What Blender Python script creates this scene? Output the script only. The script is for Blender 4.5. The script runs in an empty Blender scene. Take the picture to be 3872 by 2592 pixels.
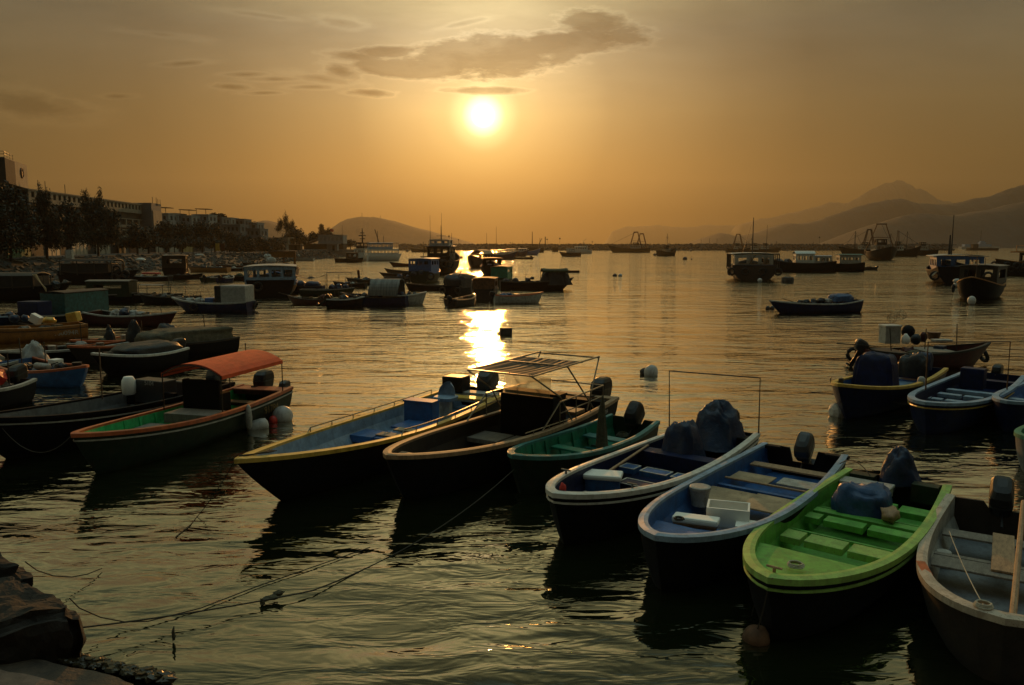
import bpy, bmesh, math, random
import numpy as np
from mathutils import Vector, Matrix, noise as mn
R = math.radians
SC = bpy.context.scene
COL = SC.collection
rnd = random.Random(7)
# ---------------------------------------------------------------- camera
CAMH = 4.5; FPX = 2953.0; PITCH = 7.07
cam = bpy.data.cameras.new('camera'); cam.sensor_width = 36; cam.lens = 36 * FPX / 3872
cam.clip_start = .1; cam.clip_end = 30000
camo = bpy.data.objects.new('camera', cam); COL.objects.link(camo)
camo.location = (0, 0, CAMH); camo.rotation_euler = (R(90 - PITCH), 0, 0)
SC.camera = camo
def ray(nx, ny):
    v = Vector(((nx - 1936) / FPX, -(ny - 1296) / FPX, -1))
    v.rotate(Matrix.Rotation(R(90 - PITCH), 3, 'X')); return v.normalized()
def at(nx, ny, z=0.0):
    "point of height z seen at a pixel of the photograph"
    v = ray(nx, ny); t = (z - CAMH) / v.z
    return Vector((v.x * t, v.y * t, z))
def atd(nx, ny, d):
    "point at depth d (world y) seen at a pixel"
    v = ray(nx, ny); t = d / v.y
    return Vector((v.x * t, d, CAMH + v.z * t))
# ---------------------------------------------------------------- view, light, sky
SC.view_settings.view_transform = 'Standard'; SC.view_settings.look = 'None'
SC.view_settings.exposure = 0.26; SC.view_settings.gamma = 1
SUN = ray(1827, 438)
sl = bpy.data.lights.new('sun', 'SUN'); sl.energy = 1.7; sl.angle = R(.8); sl.color = (1, .44, .11)
so = bpy.data.objects.new('sun', sl); COL.objects.link(so); so.location = (0, 0, 60)
so.rotation_euler = SUN.to_track_quat('Z', 'Y').to_euler()

class NB:
    "small node builder"
    def __init__(s, tree): s.t = tree; s.n = tree.nodes; s.l = tree.links
    def node(s, typ, **kw):
        n = s.n.new(typ)
        for k, v in kw.items():
            if k == 'ins':
                for i, x in v.items(): s.set(n.inputs[i], x)
            else: setattr(n, k, v)
        return n
    def set(s, sock, x):
        if hasattr(x, 'is_output'): s.l.new(x, sock)
        else: sock.default_value = x
    def m(s, op, a, b=0.0, c=None, clamp=False):
        n = s.n.new('ShaderNodeMath'); n.operation = op; n.use_clamp = clamp
        s.set(n.inputs[0], a); s.set(n.inputs[1], b)
        if c is not None: s.set(n.inputs[2], c)
        return n.outputs[0]
    def ramp(s, fac, pts, interp='LINEAR'):
        n = s.n.new('ShaderNodeValToRGB'); s.set(n.inputs[0], fac); n.color_ramp.interpolation = interp
        e = n.color_ramp.elements
        while len(e) < len(pts): e.new(.5)
        for q, (p, c) in zip(e, pts):
            q.position = p; q.color = (c[0], c[1], c[2], 1) if hasattr(c, '__len__') else (c, c, c, 1)
        return n.outputs[0]
    def mix(s, f, a, b, typ='MIX'):
        n = s.n.new('ShaderNodeMix'); n.data_type = 'RGBA'; n.blend_type = typ
        s.set(n.inputs[0], f)
        for i, x in ((6, a), (7, b)):
            s.set(n.inputs[i], x if hasattr(x, 'is_output') else (x[0], x[1], x[2], 1))
        return n.outputs[2]
    def noise(s, vec, scale, detail=3, rough=.5, dist=0.0, dims='3D'):
        n = s.n.new('ShaderNodeTexNoise'); n.noise_dimensions = dims
        if vec is not None: s.l.new(vec, n.inputs['Vector'])
        n.inputs['Scale'].default_value = scale; n.inputs['Detail'].default_value = detail
        n.inputs['Roughness'].default_value = rough; n.inputs['Distortion'].default_value = dist
        return n.outputs[0]
    def mapping(s, vec, scale=(1, 1, 1), loc=(0, 0, 0), rot=(0, 0, 0)):
        n = s.n.new('ShaderNodeMapping'); s.l.new(vec, n.inputs[0])
        n.inputs['Scale'].default_value = scale; n.inputs['Location'].default_value = loc
        n.inputs['Rotation'].default_value = rot
        return n.outputs[0]

W = bpy.data.worlds.new('World'); SC.world = W; W.use_nodes = True
W.node_tree.nodes.clear(); b = NB(W.node_tree)
tc = b.node('ShaderNodeTexCoord').outputs['Generated']
sep = b.node('ShaderNodeSeparateXYZ', ins={0: tc}).outputs
dx, dy, dz = sep[0], sep[1], sep[2]
dn = b.node('ShaderNodeVectorMath', operation='DOT_PRODUCT', ins={0: tc, 1: tuple(SUN)}).outputs['Value']
ang = b.m('MULTIPLY', b.m('ARCCOSINE', b.m('MINIMUM', dn, .999999)), 180 / math.pi)      # degrees from the sun
# brightness round the sun (aureole of a hazy evening)
glow = b.ramp(b.m('DIVIDE', ang, 90.0), [(0, .85), (.05, .72), (.10, .39), (.13, .305), (.19, .178), (.245, .125), (.33, .125), (.4, .145), (.6, .16), (1, .16)])
el = b.m('MAXIMUM', dz, 0.0)
tint = b.ramp(el, [(0, (.20, .07, .008)), (.04, (.34, .15, .025)), (.1, (.74, .43, .13)), (.16, (.90, .61, .25)), (.25, (.80, .69, .43)), (.30, (1.15, .98, .52)), (.38, (2.3, 2.05, .95)), (.50, (1.6, 1.65, .82)), (.62, (.70, .82, .50)), (.8, (1.7, 2.3, 1.9)), (1, (2.9, 4.1, 3.9))])
core = b.ramp(b.m('DIVIDE', ang, 9.0), [(0, (1.2, 1.1, .9)), (.10, (.9, .80, .50)), (.18, (.50, .40, .17)), (.30, (.22, .16, .05)), (.5, (.08, .05, .012)), (1, (0, 0, 0))], 'LINEAR')
back = b.m('SUBTRACT', 1.0, b.m('MULTIPLY', b.ramp(b.m('MULTIPLY', dy, -1.7), [(0, 0.), (1, 1.)], 'EASE'), .86))
sky = b.mix(1.0, glow, tint, 'MULTIPLY')
skyv = b.node('ShaderNodeVectorMath', operation='SCALE', ins={0: sky, 'Scale': b.m('MULTIPLY', back, 1.12)}).outputs[0]
# clouds, placed by direction (u = x/y, v = z/y)
ys = b.m('MAXIMUM', dy, .05)
u = b.m('DIVIDE', dx, ys); v = b.m('DIVIDE', dz, ys)
uv = b.node('ShaderNodeCombineXYZ', ins={0: u, 1: v}).outputs[0]
nv = b.mapping(uv, (1, 3.2, 1))
n1 = b.noise(nv, 10, 6, .65, .5); n2 = b.noise(nv, 38, 5, .62)
wob = b.m('ADD', b.m('MULTIPLY', b.m('SUBTRACT', n1, .5), 1.9), b.m('MULTIPLY', b.m('SUBTRACT', n2, .5), .9))
total = None
def uvp(nx, ny):
    r = ray(nx, ny); return r.x / r.y, r.z / r.y
for (cx, cy, rx, ry, tilt, amt) in [(1850, 222, 270, 66, .05, 1), (2090, 165, 290, 46, .12, .95), (2250, 90, 105, 46, 0, .85),
        (1450, 195, 110, 20, 0, .8), (1520, 262, 210, 30, -.06, .8), (1815, 343, 150, 15, 0, .6), (1400, 352, 100, 15, -.05, .6),
        (1290, 270, 80, 30, -.1, .5), (880, 330, 90, 14, -.05, .45), (1050, 300, 120, 12, 0, .35), (930, 282, 90, 10, 0, .35), (440, 365, 70, 10, 0, .4), (700, 240, 120, 12, .05, .35), (1180, 330, 130, 12, 0, .35), (1000, 352, 90, 9, 0, .4), (1350, 215, 120, 22, -.1, .5), (1220, 300, 140, 20, -.12, .35), (600, 130, 160, 14, -.1, .25), (1000, 60, 160, 12, -.12, .25), (2330, 150, 120, 12, .15, .3), (1750, 90, 120, 12, .2, .25), (110, 400, 230, 60, -.12, .4), (1290, 85, 110, 22, -.15, .3)]:
    cu, cv = uvp(cx, cy); ru = rx / FPX; rv = ry / FPX
    a1 = b.m('SUBTRACT', u, cu); a2 = b.m('SUBTRACT', b.m('SUBTRACT', v, cv), b.m('MULTIPLY', a1, tilt))
    q = b.m('SQRT', b.m('ADD', b.m('POWER', b.m('DIVIDE', a1, ru), 2.0), b.m('POWER', b.m('DIVIDE', a2, rv), 2.0)))
    e = b.m('MULTIPLY', b.m('SUBTRACT', 1.45, b.m('ADD', q, b.m('MULTIPLY', wob, 1.25))), amt)
    e = b.m('MULTIPLY', e, 1.7, clamp=True)
    total = e if total is None else b.m('MAXIMUM', total, e)
thin = b.ramp(b.m('DIVIDE', ang, 16.0), [(.2, .45), (.7, 1.)])
edge = b.ramp(b.m('MULTIPLY', total, b.m('ADD', .74, b.m('MULTIPLY', b.m('SUBTRACT', n1, .35), 1.0)), clamp=True), [(0, 1.0), (.10, 1.06), (.28, 1.20), (.5, .92), (.75, .60), (1, .42)], 'EASE')
soft = b.m('ADD', b.m('MULTIPLY', b.noise(b.mapping(uv, (1, 4.5, 1), (3, 1, 0)), 3.6, 6, .62), 1.3), .34)    # high thin veils
lowfade = b.ramp(el, [(0, 0), (.12, 0), (.3, 1)])
soft = b.m('ADD', 1.0, b.m('MULTIPLY', b.m('SUBTRACT', soft, 1.0), lowfade))
front = b.m('GREATER_THAN', dy, .06)
cl = b.m('ADD', b.m('MULTIPLY', b.m('MULTIPLY', edge, soft), front), b.m('SUBTRACT', 1.0, front))
skyc = b.node('ShaderNodeVectorMath', operation='SCALE', ins={0: skyv, 'Scale': cl}).outputs[0]
cored = b.node('ShaderNodeVectorMath', operation='SCALE', ins={0: core, 'Scale': b.m('SUBTRACT', 1.0, b.m('MULTIPLY', total, .8))}).outputs[0]
disc = b.ramp(b.m('DIVIDE', ang, 3.0), [(0, (4, 3.4, 2.4)), (.18, (3.4, 2.8, 1.9)), (.28, (1.0, .8, .45)), (.5, (.22, .15, .06)), (.8, (0, 0, 0))], 'LINEAR')
skyc = b.node('ShaderNodeVectorMath', operation='ADD', ins={0: skyc, 1: cored}).outputs[0]
skyc = b.node('ShaderNodeVectorMath', operation='ADD', ins={0: skyc, 1: disc}).outputs[0]
ns = b.node('ShaderNodeTexSky', sky_type='NISHITA', sun_disc=False, sun_elevation=math.asin(SUN.z), sun_rotation=math.atan2(SUN.x, SUN.y),
            air_density=1.6, dust_density=6, ozone_density=1.5)
bg1 = b.node('ShaderNodeBackground', ins={0: skyc, 1: .95})
bg2 = b.node('ShaderNodeBackground', ins={0: ns.outputs[0], 1: .0015})
ad = b.node('ShaderNodeAddShader', ins={0: bg1.outputs[0], 1: bg2.outputs[0]})
b.node('ShaderNodeOutputWorld', ins={0: ad.outputs[0]})
# ---------------------------------------------------------------- helpers
MATS = {}
def mat(name, col, rough=.6, metal=0.0, var=.3, scale=5.0, bump=0.0, bscale=30., spec=.5, wear=None, wearcol=(.06, .035, .02), coat=0.0, stretch=(1, 1, 1)):
    if name in MATS: return MATS[name]
    m = bpy.data.materials.new(name); m.use_nodes = True; q = NB(m.node_tree)
    p = q.n['Principled BSDF']
    oc = q.mapping(q.node('ShaderNodeTexCoord').outputs['Object'], stretch)
    f = q.noise(oc, scale, 5, .6)
    c = q.mix(q.ramp(f, [(.3, 0.), (.7, 1.)]), [x * (1 - var) for x in col], [min(1, x * (1 + var)) for x in col])
    f2 = q.noise(oc, scale * 7, 4, .65)
    if wear:
        c = q.mix(q.ramp(f2, [(wear, 0.), (min(1, wear + .07), 1.)]), c, wearcol)
    q.set(p.inputs['Base Color'], c)
    q.set(p.inputs['Roughness'], q.ramp(f2, [(.2, max(.03, rough - .12)), (.8, min(1, rough + .14))]))
    if wear:
        f3 = q.noise(q.mapping(oc, (1, 1, .45), (4, 2, 7)), scale * 1.7, 6, .7)
        c2 = q.mix(q.m('MULTIPLY', q.ramp(f3, [(.52, 0.), (.60, 1.)]), .55), c, [x * .45 + y * .35 for x, y in zip(col, wearcol)])
        q.set(p.inputs['Base Color'], c2)
    p.inputs['Metallic'].default_value = metal
    p.inputs['Specular IOR Level'].default_value = spec
    if bump:
        bn = q.node('ShaderNodeBump', ins={'Height': q.noise(oc, bscale, 4, .6), 'Strength': bump, 'Distance': .03})
        q.set(p.inputs['Normal'], bn.outputs[0])
    MATS[name] = m; return m

def link(name, me, m=None, parent=None, smooth=False):
    o = bpy.data.objects.new(name, me); COL.objects.link(o)
    if m is not None:
        for x in (m if isinstance(m, (list, tuple)) else [m]): me.materials.append(x)
    if parent is not None: o.parent = parent
    if smooth: me.polygons.foreach_set('use_smooth', [True] * len(me.polygons))
    return o
def tag(o, label, cat, group=None, kind=None):
    o['label'] = label
    if cat: o['category'] = cat
    if group: o['group'] = group
    if kind: o['kind'] = kind
    return o
def thing(name, label, cat, loc=(0, 0, 0), rz=0, group=None):
    o = bpy.data.objects.new(name, None); COL.objects.link(o); o.location = loc; o.rotation_euler = (0, 0, rz)
    o.empty_display_size = .2
    return tag(o, label, cat, group)
def dup(root, loc, rz, label, group=None, sc=None):
    r = root.copy(); COL.objects.link(r); r.location = loc; r.rotation_euler = (0, 0, rz)
    if sc: r.scale = (sc, sc, sc)
    r['label'] = label
    if group: r['group'] = group
    for ch in list(root.children):
        c = ch.copy(); COL.objects.link(c); c.parent = r
        for g in ch.children:
            d = g.copy(); COL.objects.link(d); d.parent = c
    return r
class MB:
    "collects shapes into one mesh"
    def __init__(s): s.v = []; s.f = []
    def add(s, vs, fs):
        k = len(s.v); s.v += [tuple(x) for x in vs]; s.f += [tuple(i + k for i in f) for f in fs]; return s
    def box(s, c, d, rz=0, ry=0, rx=0, taper=1.0):
        hx, hy, hz = d[0] / 2, d[1] / 2, d[2] / 2; pts = []
        M_ = Matrix.Rotation(rz, 3, 'Z') @ Matrix.Rotation(ry, 3, 'Y') @ Matrix.Rotation(rx, 3, 'X')
        for z in (-1, 1):
            t = taper if z > 0 else 1
            for (x, y) in ((-1, -1), (1, -1), (1, 1), (-1, 1)):
                p = M_ @ Vector((x * hx * t, y * hy * t, z * hz)); pts.append((p.x + c[0], p.y + c[1], p.z + c[2]))
        return s.add(pts, [(3, 2, 1, 0), (4, 5, 6, 7), (0, 1, 5, 4), (1, 2, 6, 5), (2, 3, 7, 6), (3, 0, 4, 7)])
    def bbox(s, c, d, r=.01, rz=0, ry=0, rx=0):
        "bevelled box"
        bm = bmesh.new(); bmesh.ops.create_cube(bm, size=1)
        for v in bm.verts: v.co = Vector((v.co.x * d[0], v.co.y * d[1], v.co.z * d[2]))
        bmesh.ops.bevel(bm, geom=bm.edges[:], offset=r, segments=2, affect='EDGES', profile=.6)
        M_ = Matrix.Rotation(rz, 3, 'Z') @ Matrix.Rotation(ry, 3, 'Y') @ Matrix.Rotation(rx, 3, 'X')
        bm.verts.ensure_lookup_table()
        vs = [(M_ @ v.co) + Vector(c) for v in bm.verts]; fs = [[v.index for v in f.verts] for f in bm.faces]
        bm.free(); return s.add(vs, fs)
    def tube(s, pts, r, n=6, cap=True, closed=False):
        pts = [Vector(p) for p in pts]; rs = r if isinstance(r, (list, tuple)) else [r] * len(pts); rings = []
        up = Vector((0, 0, 1)); vs = []
        for i, p in enumerate(pts):
            a = pts[max(0, i - 1)] if not closed else pts[i - 1]; c = pts[min(len(pts) - 1, i + 1)] if not closed else pts[(i + 1) % len(pts)]
            t = (c - a)
            if t.length < 1e-9: t = Vector((0, 0, 1))
            t.normalize(); w = up if abs(t.z) < .95 else Vector((1, 0, 0))
            e1 = t.cross(w).normalized(); e2 = t.cross(e1)
            for k in range(n):
                q = 2 * math.pi * k / n; vs.append(p + e1 * math.cos(q) * rs[i] + e2 * math.sin(q) * rs[i])
        fs = []; m = len(pts)
        for i in range(m if closed else m - 1):
            for k in range(n):
                j = (i + 1) % m
                fs.append((i * n + k, i * n + (k + 1) % n, j * n + (k + 1) % n, j * n + k))
        if cap and not closed: fs += [tuple(range(n))[::-1], tuple((m - 1) * n + k for k in range(n))]
        return s.add(vs, fs)
    def lathe(s, prof, c=(0, 0, 0), n=14, axis='z', rot=None):
        vs = []
        for (r, z) in prof:
            for k in range(n):
                q = 2 * math.pi * k / n; p = Vector((r * math.cos(q), r * math.sin(q), z))
                if rot is not None: p = rot @ p
                vs.append(p + Vector(c))
        fs = []
        for i in range(len(prof) - 1):
            for k in range(n): fs.append((i * n + k, i * n + (k + 1) % n, (i + 1) * n + (k + 1) % n, (i + 1) * n + k))
        fs += [tuple(range(n))[::-1], tuple((len(prof) - 1) * n + k for k in range(n))]
        return s.add(vs, fs)
    def sphere(s, c, r, n=12, sq=(1, 1, 1), lump=0.0, seed=0, flat=None, rz=0):
        m = max(5, n // 2 + 1); vs = []
        cz, sz_ = math.cos(rz), math.sin(rz)
        for i in range(m + 1):
            th = math.pi * i / m
            for k in range(n):
                q = 2 * math.pi * k / n; d = Vector((math.sin(th) * math.cos(q), math.sin(th) * math.sin(q), math.cos(th)))
                h = 1 + (lump * mn.noise(d * 1.7 + Vector((seed, seed * 2, 0))) * 1.6 + lump * .5 * mn.noise(d * 4.1 + Vector((seed, 0, 3))) if lump else 0)
                p = Vector((d.x * sq[0], d.y * sq[1], d.z * sq[2])) * r * h
                if flat is not None and p.z < flat: p.z = flat
                vs.append((c[0] + p.x * cz - p.y * sz_, c[1] + p.x * sz_ + p.y * cz, c[2] + p.z))
        fs = []
        for i in range(m):
            for k in range(n): fs.append((i * n + k, (i + 1) * n + k, (i + 1) * n + (k + 1) % n, i * n + (k + 1) % n))
        return s.add(vs, fs)
    def prism(s, poly, z0, z1):
        n = len(poly); vs = [(p[0], p[1], z0) for p in poly] + [(p[0], p[1], z1) for p in poly]
        return s.add(vs, [tuple(range(n))[::-1], tuple(range(n, 2 * n))] + [(i, (i + 1) % n, n + (i + 1) % n, n + i) for i in range(n)])
    def torus(s, c, R_, r, n=14, k=6, rot=None):
        pts = []
        for i in range(n):
            q = 2 * math.pi * i / n; p = Vector((R_ * math.cos(q), R_ * math.sin(q), 0))
            if rot is not None: p = rot @ p
            pts.append(p + Vector(c))
        return s.tube(pts, r, k, closed=True)
    def mesh(s, name):
        me = bpy.data.meshes.new(name); me.from_pydata(s.v, [], s.f); me.validate(); me.update(); return me
    def build(s, name, m=None, parent=None, smooth=False):
        return link(name, s.mesh(name), m, parent, smooth)
RX = lambda a: Matrix.Rotation(a, 3, 'X')
RY = lambda a: Matrix.Rotation(a, 3, 'Y')
HAZE_D = 1.35e-4
# ---------------------------------------------------------------- water, hills, haze, breakwater
FAR = 5900.0
m = bpy.data.materials.new('harbour_water'); m.use_nodes = True; q = NB(m.node_tree); p = q.n['Principled BSDF']
oc = q.node('ShaderNodeTexCoord').outputs['Object']
p.inputs['Base Color'].default_value = (.005, .007, .002, 1)
p.inputs['IOR'].default_value = 3.4
dist = q.node('ShaderNodeVectorMath', operation='LENGTH', ins={0: oc}).outputs['Value']
q.set(p.inputs['Roughness'], q.ramp(q.m('DIVIDE', dist, 400.0), [(0, .004), (.06, .012), (.25, .03), (1, .07)]))
w1 = q.noise(q.mapping(oc, (.55, 1.25, 1), rot=(0, 0, .12)), .62, 2, .4, .6)
w2 = q.noise(q.mapping(oc, (.55, 1.5, 1), (7, 3, 0), (0, 0, -.2)), 1.9, 3, .55, .5)
w3 = q.noise(q.mapping(oc, (.6, 1.2, 1), (2, 9, 0), (0, 0, .3)), 5.2, 2, .5)
w0 = q.noise(q.mapping(oc, (.4, 1.0, 1), (1, 5, 0)), .16, 2, .5)
patch = q.ramp(q.noise(oc, .045, 3, .6), [(.35, .55), (.65, 1.1)])
h = q.m('ADD', q.m('MULTIPLY', w1, .16), q.m('ADD', q.m('MULTIPLY', w2, .060), q.m('ADD', q.m('MULTIPLY', q.m('MULTIPLY', w3, .0085), q.ramp(q.m('DIVIDE', dist, 45.0), [(.15, .25), (1, 1.2)])), q.m('MULTIPLY', w0, .26))))
h = q.m('MULTIPLY', q.m('MULTIPLY', h, patch), q.ramp(q.m('DIVIDE', dist, 160.0), [(.08, .30), (.5, .58), (1, .7)]))
h = q.m('MULTIPLY', h, 2.5)
# rings spreading from a small boulder splash near the rocks
c0 = at(560, 2150)
rr = q.node('ShaderNodeVectorMath', operation='DISTANCE', ins={0: oc, 1: tuple(c0)}).outputs['Value']
ring = q.m('MULTIPLY', q.m('SINE', q.m('MULTIPLY', rr, 15.0)), q.ramp(q.m('DIVIDE', rr, 4.0), [(0, 0.), (.12, 1.), (.6, .35), (1, 0.)]))
h = q.m('ADD', h, q.m('MULTIPLY', ring, .0022))
bn = q.node('ShaderNodeBump', ins={'Height': h, 'Strength': 1.0, 'Distance': 1.0})
nrm = bn.outputs[0]
lw = q.node('ShaderNodeLayerWeight', ins={'Normal': nrm}).outputs['Facing']
fr = q.ramp(lw, [(0, .05), (.45, .13), (.58, .30), (.66, .44), (.75, .62), (.85, .80), (.93, .93), (1, 1.)])
gl = q.node('ShaderNodeBsdfGlossy', ins={'Color': (1, .985, .90, 1), 'Normal': nrm})
q.l.new(p.inputs['Roughness'].links[0].from_socket, gl.inputs['Roughness'])
df = q.node('ShaderNodeBsdfDiffuse', ins={'Color': (.006, .009, .003, 1), 'Normal': nrm})
mx_ = q.node('ShaderNodeMixShader', ins={0: fr, 1: df.outputs[0], 2: gl.outputs[0]})
q.l.new(mx_.outputs[0], q.n['Material Output'].inputs[0]); q.n.remove(p)
me = bpy.data.meshes.new('water'); me.from_pydata([(-FAR, -60, 0), (FAR, -60, 0), (FAR, FAR, 0), (-FAR, FAR, 0)], [], [(0, 1, 2, 3)])
water = link('water', me, m); water['kind'] = 'structure'

hm = mat('hill_forest', (.009, .013, .016), .95, var=.5, scale=.01, bump=.0)
def hill(name, pts, d, depth, rough=.02):
    "ridge outline (pixels) given its real distance, then a rounded body behind and in front of it"
    P = [atd(x, y, d) for x, y in pts]; xs = [p.x for p in P]; zs = [p.z for p in P]
    n = 420; X = np.linspace(xs[0], xs[-1], n); Z = np.interp(X, xs, zs); Z = np.array([z + (mn.fractal(Vector((x * .012, name.count('h'), d * .1)), .8, 2.2, 6) * .035 * max(0, z)) for x, z in zip(X, Z)])
    k = 22; vs = []; fs = []
    for j in range(k + 1):
        t = j / k; yy = d - depth * (1 - t) * 1.0 + (0 if t <= 1 else 0)
        for i in range(n):
            f = math.sin(t * math.pi / 2) ** 1.15
            nz = mn.fractal(Vector((X[i] * .004, yy * .004, 3)), 1.0, 2.1, 5) * rough * 1.6 * max(0, Z[i]) * (1.0 if t < 1 else .5)
            vs.append((X[i] * (yy / d * .25 + .75), yy, max(-2, Z[i] * f + nz - (2 if j == 0 else 0))))
    for j in range(1, 8):
        t = j / 7
        for i in range(n): vs.append((X[i], d + depth * t, max(-2, Z[i] * math.cos(t * math.pi / 2) - 2 * t)))
    rows = k + 8
    for j in range(rows - 1):
        for i in range(n - 1): fs.append((j * n + i, j * n + i + 1, (j + 1) * n + i + 1, (j + 1) * n + i))
    me = bpy.data.meshes.new(name); me.from_pydata(vs, [], fs); me.update()
    o = link(name, me, hm, smooth=False); o['kind'] = 'structure'; return o
V = 1.6533
def vv(l): return [(x * V, y * V) for x, y in l]
hill('hills', vv([(735, 566), (752, 545), (768, 520), (785, 508), (800, 500), (815, 497), (830, 495), (850, 498), (870, 499), (890, 503), (915, 508), (950, 520), (990, 531), (1020, 539), (1045, 546), (1070, 553), (1100, 561), (1110, 566)]), 2750, 350, .05)
hill('hills', vv([(570, 566), (590, 514), (600, 507), (612, 504), (625, 507), (640, 513), (660, 520), (700, 540), (740, 566)]), 2300, 300, .05)
hill('hills', vv([(1575, 566), (1582, 558), (1614, 543), (1643, 535), (1660, 537), (1675, 541), (1724, 535), (1756, 523), (1797, 510), (1825, 512), (1870, 507), (1903, 493), (1959, 476), (2000, 466), (2024, 461), (2057, 459), (2080, 462), (2105, 466), (2174, 467), (2227, 456), (2284, 444), (2342, 424), (2420, 400), (2560, 420), (2700, 470), (2800, 566)]), 2700, 300, .05)
hill('hills', vv([(1905, 566), (1930, 548), (1959, 531), (2000, 514), (2040, 503), (2065, 495), (2097, 490), (2142, 493), (2186, 491), (2220, 486), (2260, 480), (2300, 472), (2342, 463), (2420, 450), (2560, 470), (2700, 566)]), 1900, 250, .05)
hill('hills', vv([(1660, 566), (1690, 515), (1736, 503), (1780, 495), (1817, 484), (1858, 476), (1894, 464), (1939, 466), (1960, 455), (1979, 442), (2024, 420), (2040, 416), (2057, 414), (2081, 422), (2122, 446), (2162, 464), (2210, 475), (2300, 480), (2400, 566)]), 5200, 400, .03)
hill('hills', vv([(1380, 566), (1400, 530), (1432, 519), (1500, 516), (1560, 521), (1620, 515), (1680, 517), (1740, 530), (1800, 566)]), 5600, 250, .02)
# small masts on top of the left hill
for nm, x, y, hh in (('radio_mast', 828 * V, 495 * V, 12), ('radio_mast', 870 * V, 499 * V, 9)):
    pz = atd(x, y, 2750)
    o = MB().tube([(0, 0, -6), (0, 0, hh)], [1.2, .5], 4).tube([(-2, 0, hh * .7), (2, 0, hh * .7)], .5, 4).build(nm, hm)
    o.location = pz; tag(o, 'tiny mast on the hump of the left hill' if x < 1400 else 'second smaller mast right of the hump on the left hill', 'mast')

# breakwater of piled rock
rk = mat('breakwater_rock', (.022, .018, .014), .95, var=.6, scale=.25)
def rubble(name, A, B, w, top, n, size, seed, m):
    "long bank of tumbled boulders between A and B on the water"
    r = random.Random(seed); A = Vector(A); B = Vector(B); d = (B - A); L = d.length; t = d / L; s = Vector((-t.y, t.x))
    g = MB(); body = []
    k = 60
    for i in range(k + 1):
        c = A + t * L * i / k
        for (o_, z) in ((-w, -1), (-w * .25, top * .92), (w * .25, top * .92), (w, -1)): body.append((c.x + s.x * o_, c.y + s.y * o_, z))
    g.add(body, [(i * 4 + j, i * 4 + j + 1, (i + 1) * 4 + j + 1, (i + 1) * 4 + j) for i in range(k) for j in range(3)])
    for i in range(n):
        f = r.random(); o_ = (r.random() * 2 - 1); z = top * (1 - max(0, abs(o_) - .25) / .75)
        c = A + t * L * f + s * o_ * w; sz = size * r.uniform(.5, 1.15)
        g.box((c.x, c.y, z - sz * .2), (sz, sz * r.uniform(.6, 1), sz * r.uniform(.5, .8)), r.random() * 3, r.random() * .9, r.random() * .9, r.uniform(.6, .95))
    return g.build(name, m)
bA = atd(1660, 948, 740); bB = atd(3590, 944, 740)
o = rubble('breakwater', (bA.x - 40, 760), (bB.x, 740), 9, 5.6, 2600, 2.6, 3, rk)
tag(o, 'long low breakwater of dark piled rock closing off the harbour mouth', 'breakwater')
# light posts standing on it
dark = mat('dark_metal', (.03, .028, .026), .5, .3)
lamp0 = None
for i, (nx, ny) in enumerate([(1698, 897), (1734, 909), (1831, 924), (1930, 919), (2069, 908), (2117, 905), (2240, 916), (3099, 901)]):
    pz = atd(nx, ny, 745)
    loc = (pz.x, 745, 4.6)
    lb = ['in front of the left hill, beside the two thin antennas', 'short one just right of the left hill antennas', 'low one right of the sun glitter start', 'low one behind the small fishing boats', 'first tall one right of the patrol ship', 'second tall one right of the patrol ship', 'short one above the white harbour launch', 'far right one before the grey ridge'][i]
    if lamp0 is None:
        lamp0 = thing('light_post', 'thin breakwater light post, ' + lb, 'light post', loc, 0, 'light posts along the breakwater')
        MB().tube([(0, 0, 0), (0, 0, 1)], [.16, .1], 6).build('pole', dark, lamp0)
        MB().lathe([(.2, .96), (.75, 1.0), (.8, 1.1), (.3, 1.22)], n=8).build('lamp_head', dark, lamp0)
        cur = lamp0
    else: cur = dup(lamp0, loc, 0, 'thin breakwater light post, ' + lb)
    hgt = pz.z - 4.6
    cur.scale = (1, 1, max(1.5, hgt))
# far sky-lit haze filling the air
hz = bpy.data.materials.new('haze_air'); hz.use_nodes = True; q = NB(hz.node_tree); q.n.clear()
pv = q.node('ShaderNodeVolumePrincipled')
pv.inputs['Color'].default_value = (.47, .46, .36, 1); pv.inputs['Density'].default_value = HAZE_D
pv.inputs['Anisotropy'].default_value = .66
q.node('ShaderNodeOutputMaterial', ins={1: pv.outputs[0]})
g = MB().box((0, FAR / 2 - 50, 252), (FAR * 2 + 200, FAR + 300, 516)); o = g.build('haze', hz); o['kind'] = 'stuff'
# ================================================================ boat building
def P(name, col, rough=.45, **k): return mat(name, col, rough, **k)
black = P('black_paint', (.0045, .005, .007), .65, var=.4, wear=.68, wearcol=(.02, .016, .012), spec=.12)
navy = P('navy_paint', (.006, .012, .05), .5, var=.4, wear=.68, wearcol=(.03, .03, .03), spec=.2)
dkgreen = P('dark_green_paint', (.006, .018, .008), .55, var=.4, wear=.66, spec=.3)
dkred = P('dark_red_paint', (.05, .007, .005), .55, var=.4, wear=.68, wearcol=(.03, .02, .015), spec=.3)
brown = P('brown_wood', (.016, .010, .006), .7, var=.5, wear=.62)
white = P('white_paint', (.55, .54, .50), .42, var=.15, wear=.68, wearcol=(.2, .16, .12))
offwhite = P('weathered_white', (.34, .33, .30), .6, var=.3, wear=.6, wearcol=(.12, .09, .06))
paleblue = P('pale_blue_paint', (.20, .29, .40), .5, var=.25, wear=.64, wearcol=(.10, .08, .06))
midblue = P('mid_blue_paint', (.025, .10, .28), .5, var=.3, wear=.63, wearcol=(.05, .045, .04))
yellow = P('ochre_paint', (.52, .33, .055), .45, var=.25, wear=.64, wearcol=(.14, .07, .025))
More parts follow.
